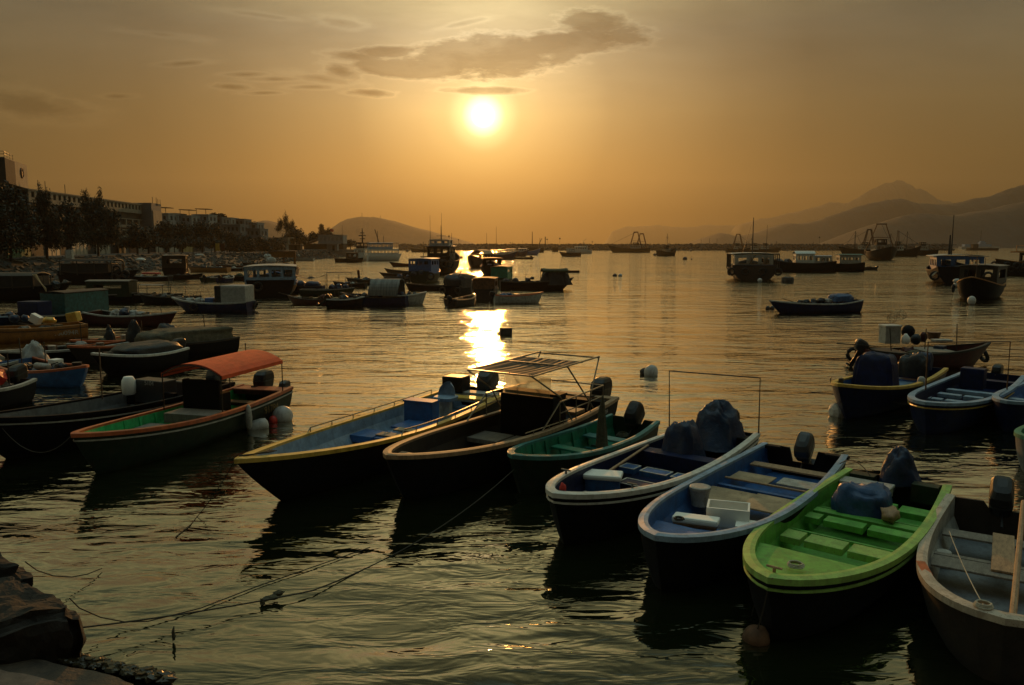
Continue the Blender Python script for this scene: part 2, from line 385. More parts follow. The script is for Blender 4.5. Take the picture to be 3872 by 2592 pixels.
orange = P('orange_paint', (.26, .10, .015), .5, var=.3, wear=.62, wearcol=(.1, .04, .02))
green = P('bright_green_paint', (.10, .34, .05), .5, var=.3, wear=.655, wearcol=(.12, .13, .06))
limerim = P('worn_lime_rim', (.24, .42, .09), .5, var=.25, wear=.6, wearcol=(.22, .17, .08))
teal = P('teal_paint', (.012, .17, .10), .5, var=.35, wear=.64, wearcol=(.06, .06, .04))
teal2 = P('teal_blue_paint', (.035, .17, .16), .55, var=.35, wear=.63, wearcol=(.05, .05, .04))
emerald = P('emerald_paint', (.03, .40, .14), .5, var=.3, wear=.66, wearcol=(.04, .06, .03))
redrim = P('red_wood_rim', (.42, .09, .025), .5, var=.3, wear=.62, wearcol=(.15, .07, .03))
tan = P('tan_wood', (.32, .20, .11), .65, var=.3, wear=.6, wearcol=(.08, .05, .03), stretch=(1, 4, 1))
greywood = P('grey_wood', (.17, .15, .125), .7, var=.3, wear=.6, wearcol=(.08, .06, .045), stretch=(1, 3, 1))
greyrim = P('worn_grey_rim', (.40, .34, .27), .55, var=.25, wear=.6, wearcol=(.14, .08, .05))
greyfloor = P('grey_deck_paint', (.11, .12, .13), .6, var=.3, wear=.62)
ply = P('plywood', (.34, .25, .15), .7, var=.35, wear=.62, wearcol=(.12, .09, .05), scale=3)
foam = P('white_foam', (.78, .77, .72), .7, var=.06)
rust = P('rusty_metal', (.10, .045, .02), .75, var=.5)
steel = P('dull_steel', (.16, .155, .15), .35, metal=.6, var=.2)
pipe = P('pipe_metal', (.22, .19, .15), .3, metal=.7, var=.3)
mblack = P('motor_black', (.010, .010, .012), .38, var=.2, spec=.3)
mgrey = P('motor_grey', (.022, .025, .03), .35, var=.3)
tarpb = P('navy_tarpaulin', (.008, .022, .06), .42, var=.35, bump=.6, bscale=9., spec=.4)
tarpm = P('blue_tarpaulin', (.02, .06, .15), .45, var=.3, bump=.6, bscale=8., spec=.4)
tarpk = P('black_tarpaulin', (.014, .016, .020), .5, var=.4, bump=.7, bscale=8., spec=.35)
tarpg = P('green_netting', (.03, .045, .02), .85, var=.5, bump=.9, bscale=16.)
tarpbr = P('brown_sacking', (.07, .06, .035), .85, var=.5, bump=.9, bscale=16.)
tarpw = P('white_sheet', (.30, .29, .27), .75, var=.25, bump=.6, bscale=7.)
red = P('faded_red_canvas', (.75, .095, .02), .75, var=.15, bump=.25, bscale=20.)
redp = P('red_paint', (.5, .03, .02), .5)
rubber = P('tyre_rubber', (.012, .012, .012), .85, var=.3)
rope_m = P('rope', (.035, .028, .02), .9, var=.3)
rope_w = P('pale_rope', (.38, .34, .26), .85, var=.2)
netm = P('net_mesh', (.16, .12, .07), .9, var=.3)
buoym = P('buoy_grey', (.42, .40, .38), .5, var=.2, wear=.64)
buoyd = P('dark_float', (.035, .03, .028), .6, var=.4)
palepanel = P('pale_panel', (.36, .34, .28), .7, var=.25)
letter = P('white_lettering', (.32, .31, .28), .6)
letter2 = P('ochre_lettering', (.16, .10, .03), .6)
winm = P('window_dark', (.012, .014, .018), .12, var=.2)
glassm = bpy.data.materials.new('windscreen'); glassm.use_nodes = True
_p = glassm.node_tree.nodes['Principled BSDF']; _p.inputs['Base Color'].default_value = (.75, .68, .5, 1); _p.inputs['Transmission Weight'].default_value = .75; _p.inputs['Roughness'].default_value = .35; _p.inputs['IOR'].default_value = 1.05; _p.inputs['Alpha'].default_value = .55

def rrect(cx, cy, z, lx, ly, n=4, k=.55):
    pts = []
    for i in range(4 * n):
        a = 2 * math.pi * i / (4 * n); c, s_ = math.cos(a), math.sin(a)
        pts.append((cx + lx / 2 * math.copysign(abs(c) ** k, c), cy + ly / 2 * math.copysign(abs(s_) ** k, s_), z))
    return pts
def loft(mb, rings, cap=True):
    n = len(rings[0]); vs = [p for r in rings for p in r]
    fs = [(i * n + k, i * n + (k + 1) % n, (i + 1) * n + (k + 1) % n, (i + 1) * n + k) for i in range(len(rings) - 1) for k in range(n)]
    if cap: fs += [tuple(range(n))[::-1], tuple((len(rings) - 1) * n + k for k in range(n))]
    return mb.add(vs, fs)
def text(txt, size, m, parent, loc, rot, name='registration_number', thick=.004):
    c = bpy.data.curves.new('t', 'FONT'); c.body = txt; c.size = size; c.extrude = thick; c.align_x = 'CENTER'
    o = bpy.data.objects.new('t', c); COL.objects.link(o)
    dg = bpy.context.evaluated_depsgraph_get(); dg.update()
    me = bpy.data.meshes.new_from_object(o.evaluated_get(dg)); bpy.data.objects.remove(o)
    me.materials.clear()
    r = link(name, me, m, parent); r.location = loc; r.rotation_euler = rot; return r
def tarp(mb, c, d, seed=0, boxy=.55, rz=0, pleat=.03, lump=.10, n=30, top=None):
    "cloth thrown over something: rounded block with folds, open below"
    m = 12; vs = []; cz, sz = math.cos(rz), math.sin(rz)
    for i in range(m + 1):
        th = (math.pi / 2) * i / m
        for k in range(n):
            q = 2 * math.pi * k / n
            cx_, sx_ = math.cos(q), math.sin(q); st, ct = math.sin(th), math.cos(th)
            x = math.copysign(abs(cx_) ** boxy, cx_) * st ** boxy; y = math.copysign(abs(sx_) ** boxy, sx_) * st ** boxy; z = ct ** (boxy * .8)
            v = Vector((x, y, z)); nn = mn.noise(v * 1.3 + Vector((seed, seed * .7, 1))) * lump * 1.5 + (.35 - abs(mn.noise(v * 2.6 + Vector((seed, 2, 1)))) * 1.6) * lump * 1.1 + mn.noise(v * 6 + Vector((seed, 5, 1))) * lump * .25
            f = 1 + nn + pleat * st * math.sin(q * 9 + seed + 3 * nn) + .5 * pleat * st * math.sin(q * 17 + seed * 2)
            if top: f *= 1 - (1 - top) * z
            px, py, pz = x * d[0] / 2 * f, y * d[1] / 2 * f, z * d[2] * (1 + nn * .8)
            vs.append((c[0] + px * cz - py * sz, c[1] + px * sz + py * cz, c[2] + pz))
    fs = [(i * n + k, (i + 1) * n + k, (i + 1) * n + (k + 1) % n, i * n + (k + 1) % n) for i in range(m) for k in range(n)]
    return mb.add(vs, fs)

class Boat: pass
def hullprof(L, B, blunt, sw):
    n = 26; out = []
    for i in range(n + 1):
        s = i / n; s = 1 - (1 - s) ** 1.35 if s > 0 else 0
        s0 = .45
        if s <= s0: b_ = sw + (1 - sw) * math.sin(math.pi / 2 * s / s0)
        else:
            u_ = (s - s0) / (1 - s0); b_ = max(0, 1 - u_ ** (1.75 + blunt * 1.0)) ** (1 - .5 * blunt)
        out.append((s, b_ * B / 2))
    out[-1] = (1.0, 0.0); return out
def make_hull(root, L, B, h, hb, hs=0.0, blunt=.6, sw=.85, rimw=.09, floor=.14, rake=.45, flare=.22, draft=.25, hullm=None, rimm=None, insm=None, floorm=None,
              notch=0.0, rub=None, deckz=None, capk=.035, ribs=0):
    prof = hullprof(L, B, blunt, sw); n = len(prof)
    bt = Boat(); bt.root = root; bt.L = L; bt.B = B
    def sheer(s): return h + hb * max(0, (s - .35) / .65) ** 2.1 + hs * max(0, (.3 - s) / .3) ** 1.6
    bt.z = sheer
    xs = [p[0] for p in prof]; bs = [p[1] for p in prof]
    bt.b = lambda s: float(np.interp(s, xs, bs))
    ts = [0, .12, .3, .5, .72, .9, 1]
    # outer skin
    rows = []
    for (s, b_) in prof:
        u_ = max(0, (s - .45) / .55); z0 = sheer(s); row = []
        for t in ts:
            y = b_ * (1 - flare * t ** 1.2) * max(0, 1 - t ** 5) ** .7; z = z0 * (1 - t) - draft * t
            x = s * L - rake * (t ** 1.15) * u_ ** 2.2
            row.append((x, y, z))
        rows.append(row)
    g = MB(); k = len(ts)
    for sgn in (1, -1):
        vs = [(x, sgn * y, z) for r_ in rows for (x, y, z) in r_]; fs = []
        for i in range(n - 1):
            for j in range(k - 1):
                f = (i * k + j, (i + 1) * k + j, (i + 1) * k + j + 1, i * k + j + 1)
                fs.append(f if sgn < 0 else f[::-1])
        g.add(vs, fs)
    # transom with optional cut-out for the motor
    r0 = rows[0]; yb = r0[0][1]; zt = r0[0][2]; nw = .27
    top = [(-yb, zt), (-nw, zt), (-nw * .75, zt - notch), (nw * .75, zt - notch), (nw, zt), (yb, zt)] if notch else [(-yb, zt), (yb, zt)]
    low = [(y, z) for (x, y, z) in r0[1:]]; poly = top + low + [(-y, z) for (y, z) in low[::-1][1:]]
    m_ = len(poly); g.add([(0, y, z) for y, z in poly] + [(.06, y * .985, z) for y, z in poly],
          [tuple(range(m_)), tuple(range(m_, 2 * m_))[::-1]] + [(i, m_ + i, m_ + (i + 1) % m_, (i + 1) % m_) for i in range(m_)])
    g.build('hull', hullm, root, smooth=False)
    hullo = root.children[-1]
    me = hullo.data
    for p_ in me.polygons: p_.use_smooth = abs(p_.normal.x) < .9
    # inner outline
    O = [(s * L, b_) for s, b_ in prof]; I = []
    for i, (x, y) in enumerate(O):
        a = O[max(0, i - 1)]; c = O[min(n - 1, i + 1)]
        if i == n - 1: nx_, ny_ = -1.0, 0.0
        else:
            tx, ty = c[0] - a[0], c[1] - a[1]; l_ = math.hypot(tx, ty); nx_, ny_ = ty / l_, -tx / l_
            if ny_ > 0: nx_, ny_ = -nx_, -ny_
        w_ = rimw * (1 + .35 * max(0, (prof[i][0] - .7) / .3))
        I.append((max(.06, x + nx_ * w_), max(0.0, y + ny_ * w_)))
    I[0] = (.06, I[0][1]); mx = I[-1][0]
    I = [(min(x, mx), y) for x, y in I]
    bt.I = I
    bt.ib = lambda s: float(np.interp(s * L, [p[0] for p in I], [p[1] for p in I]))
    # gunwale
    g = MB()
    for sgn in (1, -1):
        vs = []
        for i in range(n):
            z = sheer(prof[i][0]); (x, y), (xi, yi) = O[i], I[i]
            ox = x + (.022 if i == n - 1 else 0); oy = y + (.022 if i < n - 1 else 0)
            vs += [(ox, sgn * oy, z - .05), (ox, sgn * oy, z + capk * .7), (x * .5 + xi * .5, sgn * (y + yi) / 2, z + capk), (xi, sgn * yi, z + capk * .8), (xi, sgn * yi, z - .03)]
        fs = []
        for i in range(n - 1):
            for j in range(4):
                f = (i * 5 + j, i * 5 + j + 1, (i + 1) * 5 + j + 1, (i + 1) * 5 + j); fs.append(f if sgn > 0 else f[::-1])
        fs.append((0, 1, 2, 3, 4) if sgn < 0 else (4, 3, 2, 1, 0))
        g.add(vs, fs)
    g.build('gunwale', rimm, root)
    # lining
    g = MB(); fz = deckz if deckz is not None else floor
    def inpt(i, z, off):
        s, b_ = prof[i]; z0 = sheer(s); t = min(1, max(0, (z0 - z) / (z0 + draft))); u_ = max(0, (s - .45) / .55)
        x = float(np.interp(t, ts, [p_[0] for p_ in rows[i]])); y = float(np.interp(t, ts, [p_[1] for p_ in rows[i]]))
        xi, yi = I[i]; sh = s * L - xi
        return (max(.06, x - max(sh, off * u_ * 1.3)), max(0, min(yi, y - off)))
    LF = []
    for i in range(n):
        xi, yi = I[i]
        if deckz is None: LF.append(inpt(i, fz, .07))
        else: LF.append(inpt(i, fz, .05))
    mxf = LF[-1][0]; LF = [(min(x, mxf), y) for x, y in LF]; LF[0] = (.06, LF[0][1])
    for sgn in (1, -1):
        vs = []
        for i in range(n):
            xi, yi = I[i]; z = sheer(prof[i][0]) - .02; fx, fy = LF[i]; mx_, my_ = inpt(i, (z + fz) / 2, .06)
            if i == 0: mx_ = .06
            vs += [(xi, sgn * yi, z), (min(mx_, mx), sgn * my_, (z + fz) / 2), (fx, sgn * fy, fz)]
        fs = []
        for i in range(n - 1):
            for j in range(2):
                f = (i * 3 + j, i * 3 + j + 1, (i + 1) * 3 + j + 1, (i + 1) * 3 + j); fs.append(f if sgn > 0 else f[::-1])
        g.add(vs, fs)
    if ribs:
        for q_ in range(ribs):
            s = .12 + .56 * q_ / (ribs - 1)
            for sgn in (1, -1):
                z = sheer(s); y = bt.ib(s)
                g.box((s * L, sgn * (y * .95), (z + fz) / 2), (.045, .05, z - fz - .05), rx=sgn * -.18)
    g.build('inner_side', insm, root)
    g = MB(); vs = []; fs = []
    for i in range(n):
        fx, fy = LF[i]; vs += [(fx, fy, fz + .002), (fx, -fy, fz + .002)]
    fs = [(2 * i, 2 * i + 1, 2 * i + 3, 2 * i + 2) for i in range(n - 1)]
    g.add(vs, fs).build('deck' if deckz is not None else 'floor', floorm or insm, root)
    if rub:
        g = MB()
        for sgn in (1, -1):
            pts = []
            for i in range(n):
                s, b_ = prof[i]; z0 = sheer(s); t = .14 / (z0 + draft); y = b_ * (1 - flare * t ** 1.2) + .012; u_ = max(0, (s - .45) / .55)
                pts.append((s * L - rake * (t ** 1.15) * u_ ** 2.2 + (.012 if i == n - 1 else 0), sgn * (y if i < n - 1 else 0), z0 - .13))
            g.tube(pts, .020, 5)
        g.build('rub_rail', rub, root)
    return bt
def boat(label, bow, stern, beam, cat='boat', name='fishing_boat', h=.6, hb=.28, hs=.05, group=None, L=None, trim=0, zb=None, zst=None, **k):
    "open boat laid between the pixel of its bow tip and the pixel of the middle of its stern"
    zb_ = h + hb; zs_ = h + hs
    A = at(bow[0], bow[1], zb_); S = at(stern[0], stern[1], zs_)
    d = Vector((A.x - S.x, A.y - S.y)); LL = L or d.length; rz = math.atan2(d.y, d.x)
    root = thing(name, label, cat, (S.x, S.y, 0), rz, group)
    bt = make_hull(root, LL, beam, h, hb, hs, **k); bt.rz = rz
    return bt
def boat_c(label, wl, head, L, beam, cat='boat', name='fishing_boat', h=.6, hb=.28, hs=.05, group=None, **k):
    "boat placed by the pixel of its middle on the waterline, and its heading (degrees, world)"
    c = at(wl[0], wl[1], 0); rz = R(head); loc = (c.x - math.cos(rz) * L / 2, c.y - math.sin(rz) * L / 2, 0)
    root = thing(name, label, cat, loc, rz, group)
    bt = make_hull(root, L, beam, h, hb, hs, **k); bt.rz = rz
    return bt
def bench(bt, s, w=.28, z=.42, m=None, thick=.04, y0=-1, y1=1, name='bench', gap=0, box=0.0, tilt=0):
    g = MB(); yb = bt.ib(s) * .955; a, c = y0 * yb, y1 * yb
    g.bbox((s * bt.L, (a + c) / 2, z), (w, c - a, thick), .008, ry=tilt)
    if box: g.box((s * bt.L, (a + c) / 2, z - thick / 2 - box / 2), (w * .92, (c - a) * .97, box))
    return g.build(name, m, bt.root)
def motor(bt, m=None, tilt=0.0, size=1.0, yaw=0.0, y=0.0, dz=0.0, lean=0.0, legm=None, zoff=0):
    "outboard motor clamped on the transom: bracket and leg, with cowling, handle and propeller"
    z0 = bt.z(0) - .19 + dz
    g = MB()
    T = Matrix.Translation((-.10, y, z0)) @ Matrix.Rotation(yaw, 4, 'Z') @ Matrix.Rotation(tilt, 4, 'Y') @ Matrix.Scale(size * 1.0, 4)
    g.bbox((0.02, 0, -.05), (.10, .16, .26), .01)
    loft(g, [rrect(-.06, 0, .10, .20, .15), rrect(-.06, 0, -.25, .16, .08), rrect(-.07, 0, -.55, .20, .06), rrect(-.07, 0, -.68, .16, .05)])
    g.box((-.14, 0, -.52), (.30, .20, .015)); 
    leg = g.build('outboard_motor', legm or mblack, bt.root); leg.matrix_local = T
    g = MB()
    loft(g, [rrect(-.06, 0, .06, .34, .24, 5, .42), rrect(-.09, 0, .12, .54, .33, 5, .42), rrect(-.10, 0, .30, .60, .36, 5, .4), rrect(-.11, 0, .31, .585, .345, 5, .4), rrect(-.11, 0, .33, .60, .36, 5, .4), rrect(-.13, 0, .46, .54, .34, 5, .42), rrect(-.16, 0, .53, .40, .27, 5, .5), rrect(-.18, 0, .555, .2, .15, 5, .6)])
    c = g.build('cowling', m or mblack, leg)
    g = MB().lathe([(.03, -.05), (.045, 0), (.04, .08), (.01, .12)], (-.20, 0, -.62), 8, rot=RY(-math.pi / 2))
    for q_ in range(3):
        a = q_ * 2.09; g.box((-.24, .08 * math.cos(a), -.62 + .08 * math.sin(a)), (.015, .12, .08), rx=a)
    g.build('propeller', steel, leg)
    g = MB().tube([(.10, 0, .16), (.34, .03, .20), (.50, .03, .22)], [.018, .016, .022], 6)
    g.build('tiller', mblack, leg)
    return leg
def tyre(bt, x, y, z, r=.28, rot=RX(math.pi / 2)):
    return MB().torus((x, y, z), r, r * .34, 14, 6, rot).build('tyre_fender', rubber, bt.root)
def cleat(bt, s, y=0, m=None):
    g = MB().tube([(s * bt.L, y - .09, bt.z(s) + .10), (s * bt.L, y + .09, bt.z(s) + .10)], .014, 6).tube([(s * bt.L, y, bt.z(s)), (s * bt.L, y, bt.z(s) + .10)], .02, 6)
    return g.build('cleat', m or steel, bt.root)
def wallrun(g, A, B_, z0, z1, n=0, wz=(.4, .8), fr=.6, th=.05):
    "one straight wall with n window openings, fr = share of glass"
    A = Vector(A); B_ = Vector(B_); d = B_ - A; Lw = d.length; a = math.atan2(d.y, d.x); H = z1 - z0
    def pc(u0, u1, v0, v1):
        c = A + d * ((u0 + u1) / 2); g.box((c.x, c.y, z0 + H * (v0 + v1) / 2), (Lw * (u1 - u0), th, H * (v1 - v0)), rz=a)
    if n == 0: pc(0, 1, 0, 1); return
    pc(0, 1, 0, wz[0]); pc(0, 1, wz[1], 1); w = fr / n; s_ = (1 - fr) / (n + 1); u_ = 0
    for i in range(n + 1):
        pc(u_, u_ + s_, wz[0], wz[1]); u_ += s_ + w
def cabin(bt, x0, x1, w0, w1, z0, z1, wm, rm, nf=2, ns=3, nb=1, wz=(.45, .82), fr=.65, over=.12, rth=.06, camber=.08, name='deckhouse', panes=False, fd=None):
    g = MB(); P4 = [(x0, -w0 / 2), (x1, -w1 / 2), (x1, w1 / 2), (x0, w0 / 2)]
    for (a, c, n_) in ((0, 1, ns), (1, 2, nf), (2, 3, ns), (3, 0, nb)): wallrun(g, P4[a], P4[c], z0, z1, n_, wz, fr)
    o = g.build(name, wm, bt.root)
    if panes:
        pg = MB(); H = z1 - z0; t_ = .012
        for (a, c, n_) in ((0, 1, ns), (1, 2, nf), (2, 3, ns), (3, 0, nb)):
            if n_:
                A = Vector(P4[a]); C = Vector(P4[c]); mid = (A + C) / 2; dd = C - A
                pg.box((mid.x, mid.y, z0 + H * (wz[0] + wz[1]) / 2), (dd.length * .96, t_, H * (wz[1] - wz[0])), rz=math.atan2(dd.y, dd.x))
        pg.build('window_glass', winm, o)
    g = MB(); k = 7
    xa, xb = x0 - over, x1 + over; vs = []
    for zz in (0, rth):
        for (x, w_) in ((xa, w0 + 2 * over), (xb, w1 + 2 * over)):
            for i in range(k):
                f = i / (k - 1) * 2 - 1; vs.append((x, f * w_ / 2, z1 + zz + camber * (1 - f * f)))
    fs = []
    for i in range(k - 1):
        fs += [(i, k + i, k + i + 1, i + 1), (2 * k + i, 2 * k + i + 1, 3 * k + i + 1, 3 * k + i), (i, i + 1, 2 * k + i + 1, 2 * k + i), (k + i, 3 * k + i, 3 * k + i + 1, k + i + 1)]
    fs += [(0, 2 * k, 3 * k, k), (k - 1, 2 * k - 1, 4 * k - 1, 3 * k - 1)]
    g.add(vs, fs).build('roof', rm, bt.root)
    return o
def posts_roof(bt, x0, x1, w, z0, z1, rm, pm, n=3, camber=.25, sag=0, valance=.0, th=.03, name='canopy', side=None, r=.025):
    "cloth or sheet roof on thin posts"
    g = MB(); k = 12; m_ = 8; vs = []
    for i in range(m_ + 1):
        x = x0 + (x1 - x0) * i / m_
        for j in range(k + 1):
            f = j / k * 2 - 1; z = z1 + camber * (1 - abs(f) ** 2.2) - sag * (1 - (2 * i / m_ - 1) ** 2) * (1 - f * f)
            vs.append((x, f * w / 2, z))
    K = k + 1; N = len(vs); fs = [(i * K + j, i * K + j + 1, (i + 1) * K + j + 1, (i + 1) * K + j) for i in range(m_) for j in range(k)]
    vs2 = [(x, y, z - th) for x, y, z in vs]; g.add(vs, fs); g.add(vs2, [f[::-1] for f in fs])
    if valance:
        for f in (-1, 1):
            g.box(((x0 + x1) / 2, f * w / 2, z1 - valance / 2), (x1 - x0, th, valance))
    g.build(name, rm, bt.root, smooth=False)
    g = MB()
    for i in range(n):
        x = x0 + (x1 - x0) * i / (n - 1)
        for f in (-1, 1):
            zf = z0 if not callable(z0) else z0(x); g.tube([(x, f * w / 2 * .98, zf), (x, f * w / 2 * .98, z1 - .01)], r, 6)
        arc = [(x, (j / 8 * 2 - 1) * w / 2 * .98, z1 - th - .01 + camber * (1 - abs(j / 8 * 2 - 1) ** 2.2)) for j in range(9)]
        g.tube(arc, r * .8, 5)
    for f in (-1, 1): g.tube([(x0, f * w / 2 * .98, z1 - .02), (x1, f * w / 2 * .98, z1 - .02)], r * .8, 5)
    g.build('canopy_frame', pm, bt.root)
def mast(bt, x, z0, z1, r=.05, y=0, m=None, yard=None, name='mast', stays=None):
    g = MB().tube([(x, y, z0), (x, y, z1)], [r, r * .5], 6)
    if yard:
        for (zz, w_) in yard: g.tube([(x, y - w_ / 2, zz), (x, y + w_ / 2, zz)], r * .5, 5)
    if stays:
        for (px, py, pz) in stays: g.tube([(x, y, z1 * .98), (px, py, pz)], r * .22, 4)
    return g.build(name, m or dark, bt.root)
def aframe(bt, x, z0, z1, w, lean=0, r=.16, m=None, w1=None, along=False):
    w1 = w1 or w * .28; g = MB()
    if along:
        for sgn in (-1, 1):
            for y in (-.9, .9): g.tube([(x + sgn * w / 2, y, z0), (x + sgn * w1 / 2, y * .5, z1)], [r, r * .8], 6)
        g.tube([(x - w1 * .62, 0, z1), (x + w1 * .62, 0, z1)], r * 1.3, 6); g.box((x, 0, z0 + (z1 - z0) * .5), (w * .5, .2, .2))
        return g.build('gantry', m or rust, bt.root)
    for sgn in (-1, 1): g.tube([(x, sgn * w / 2, z0), (x + lean, sgn * w1 / 2, z1)], [r, r * .8], 6)
    g.tube([(x + lean, -w1 * .62, z1), (x + lean, w1 * .62, z1)], r * 1.15, 6)
    f = .55; ww = w + (w1 - w) * f
    g.tube([(x + lean * f, -ww / 2, z0 + (z1 - z0) * f), (x + lean * f, ww / 2, z0 + (z1 - z0) * f)], r * .5, 5)
    return g.build('gantry', m or rust, bt.root)
def lumps(bt, items, m=None, name='cargo'):
    if name == 'cargo': name = 'bundle'
    for i, (x, y, z, r_) in enumerate(items):
        k1 = rnd.uniform(.8, 1.35); o = MB().sphere((x, y, z), r_, 12, (k1, 1 / k1, rnd.uniform(.6, .95)), .22, i * 3.1 + x, rz=x * 7).build(name, m, bt.root)
    return o
def loose(name, label, cat, build, m, loc, rz=0, group=None, smooth=False):
    g = MB(); build(g); o = g.build(name, m, smooth=smooth); o.location = loc; o.rotation_euler = (0, 0, rz); tag(o, label, cat, group); return o
def onboat(bt, x, y, z):
    "world position of a local boat point"
    c, s_ = math.cos(bt.rz), math.sin(bt.rz); l = bt.root.location
    return Vector((l.x + x * c - y * s_, l.y + x * s_ + y * c, l.z + z))

def clutter(bt, n, seed, s0=.12, s1=.85, hi=1.0):
    r = random.Random(seed)
    for i in range(n):
        s_ = r.uniform(s0, s1); x = s_ * bt.L; y = r.uniform(-.6, .6) * bt.ib(s_); z = bt.z(s_) * .8; k = r.random(); m = r.choice([tarpk, tarpb, brown, tarpk, greywood, offwhite, dkred, tarpbr])
        if k < .35: MB().sphere((x, y, z), r.uniform(.14, .3), 10, (r.uniform(.8, 1.5), 1, r.uniform(.6, 1)), .3, seed + i).build('bundle', m, bt.root)
        elif k < .6: MB().bbox((x, y, z + .05), (r.uniform(.25, .5), r.uniform(.25, .45), r.uniform(.2, .4)), .02, rz=r.random() * 3).build('locker', m, bt.root)
        elif k < .78: MB().tube([(x, y, z - .3), (x + r.uniform(-.15, .15), y, z + r.uniform(.5, 1.3) * hi)], .018, 5).build('pole', dark, bt.root)
        elif k < .9: MB().tube([(x, y, z + .1), (x + r.uniform(.8, 1.6), y + r.uniform(-.3, .3), z + r.uniform(.15, .5))], .022, 5).build('oar', brown, bt.root)
        else: MB().lathe([(.11, 0), (.15, .26), (.13, .26)], (x, y, z), 12).build('bucket', m, bt.root)
# ================================================================ the row of moored boats in front
def foredeck(bt, s0, m, drop=.06, name='foredeck', s1=1.0, zfun=None, front=True):
    I = bt.I; xs = [p[0] for p in I]; pts = [(s0 * bt.L, bt.ib(s0))] + [p for p in I if s0 * bt.L < p[0] <= s1 * bt.L + .001]
    g = MB(); vs = []
    for (x, y) in pts:
        z = bt.z(min(1, x / bt.L)) - drop; vs += [(x, y + .004, z), (x, -y - .004, z)]
    fs = [(2 * i, 2 * i + 1, 2 * i + 3, 2 * i + 2) for i in range(len(pts) - 1)]; g.add(vs, fs)
    if front: g.box((s0 * bt.L, 0, bt.z(s0) - drop - .13), (.03, 2 * bt.ib(s0) * .97, .26))
    return g.build(name, m, bt.root)
def hatches(bt, s, w, z, cells, m, rimm_=None, h=.10, name='hatch_box'):
    "row of lidded boxes across the boat: cells = [(y0, y1)] in shares of half-breadth"
    yb = bt.ib(s) * .95
    for (a, c) in cells:
        g = MB().bbox((s * bt.L, (a + c) / 2 * yb, z - h / 2), (w, (c - a) * yb, h), .01)
        o = g.build(name, m, bt.root)
        if rimm_:
            k = MB()
            for (dx_, dy_, lx, ly) in ((w / 2 - .012, 0, .022, (c - a) * yb), (-w / 2 + .012, 0, .022, (c - a) * yb), (0, (c - a) * yb / 2 - .012, w - .05, .022), (0, -(c - a) * yb / 2 + .012, w - .05, .022)):
                k.box((s * bt.L + dx_, (a + c) / 2 * yb + dy_, z + .003), (lx, ly, .012))
            k.build('lid_edge', rimm_, o)
def coiled(p, r, m_, name, label, seed=1, n=5):
    g = MB(); rr = random.Random(seed); pts = []
    for i in range(n * 12):
        a = i / 12 * 2 * math.pi; q_ = r * (1 - .08 * (i / 12)) * rr.uniform(.93, 1.05); pts.append((q_ * math.cos(a), q_ * math.sin(a), .012 + i * .0012))
    g.tube(pts, .011, 5); o = g.build(name, m_); o.location = p; return tag(o, label, 'rope')

# --- H: bright green boat
H = boat('bright green open boat with lime rim, blue tarpaulin bundles and green board seats', (2905, 2190), (3392, 1806), 1.86, h=.60, hb=.22, hs=.03, blunt=.72, sw=.86, rimw=.105, floor=.12, hullm=black, rimm=limerim, insm=green, rub=limerim, rake=.35)
foredeck(H, .735, green, .07)
hatches(H, .545, .34, .42, [(-.98, -.62), (-.55, .12), (.2, .86), (.9, 1.0)], limerim)
bench(H, .475, .05, .33, green, .05, name='cross_beam')
hatches(H, .375, .26, .42, [(-.98, -.7), (-.62, .1), (.18, .9)], green); hatches(H, .315, .20, .42, [(-.98, .98)], green)
bench(H, .255, .05, .33, green, .05, name='cross_beam')
hatches(H, .17, .34, .42, [(-.98, -.5), (-.42, .3), (.38, .98)], green)
bench(H, .035, .22, .50, dkgreen, .30, -1, -.42, name='stern_box'); bench(H, .035, .22, .50, dkgreen, .30, .42, 1, name='stern_box')
motor(H, tilt=.35, size=.9)
cleat(H, .97, 0, tan)
tp = MB(); tarp(tp, (0, 0, 0), (.60, .62, .56), 3, .72, .4, .05, .14, top=.5); o = tp.build('motor_cover', tarpb, smooth=True); o.location = onboat(H, -.06, .02, .56); o.rotation_euler = (0, .1, H.rz); tag(o, 'pointed dark blue cover tied over the outboard motor of the bright green boat', 'cover')
tp = MB(); tarp(tp, (0, 0, 0), (.80, .80, .52), 8, .6, .2, .05, .16); o = tp.build('tarpaulin_bundle', tarpm, smooth=True); o.location = at(3265, 1990, .14) ; o.location.z = .2; o.rotation_euler = (0, 0, H.rz); o.scale = (1, 1, 1.15); tag(o, 'rounded mid blue tarpaulin bundle sitting in the middle of the bright green boat', 'tarpaulin')
loose('paper_sack', 'crumpled tan sack beside the blue bundle in the bright green boat', 'sack', lambda g: g.sphere((0, 0, .1), .17, 12, (1.2, .8, .6), .3, 4), tan, at(3365, 1970, .42), 1, smooth=True)
loose('cool_box', 'long white and blue lidded box across the stern of the bright green boat', 'cool box', lambda g: g.bbox((0, 0, .08), (.30, .76, .16), .03).bbox((0, 0, .18), (.34, .80, .05), .02), offwhite, onboat(H, .52, -.34, .40), H.rz)
coiled(onboat(H, 4.95, .03, H.z(.9) - .055), .10, rope_w, 'rope_coil', 'small knotted rope coil on the bow of the bright green boat', 3, 3)
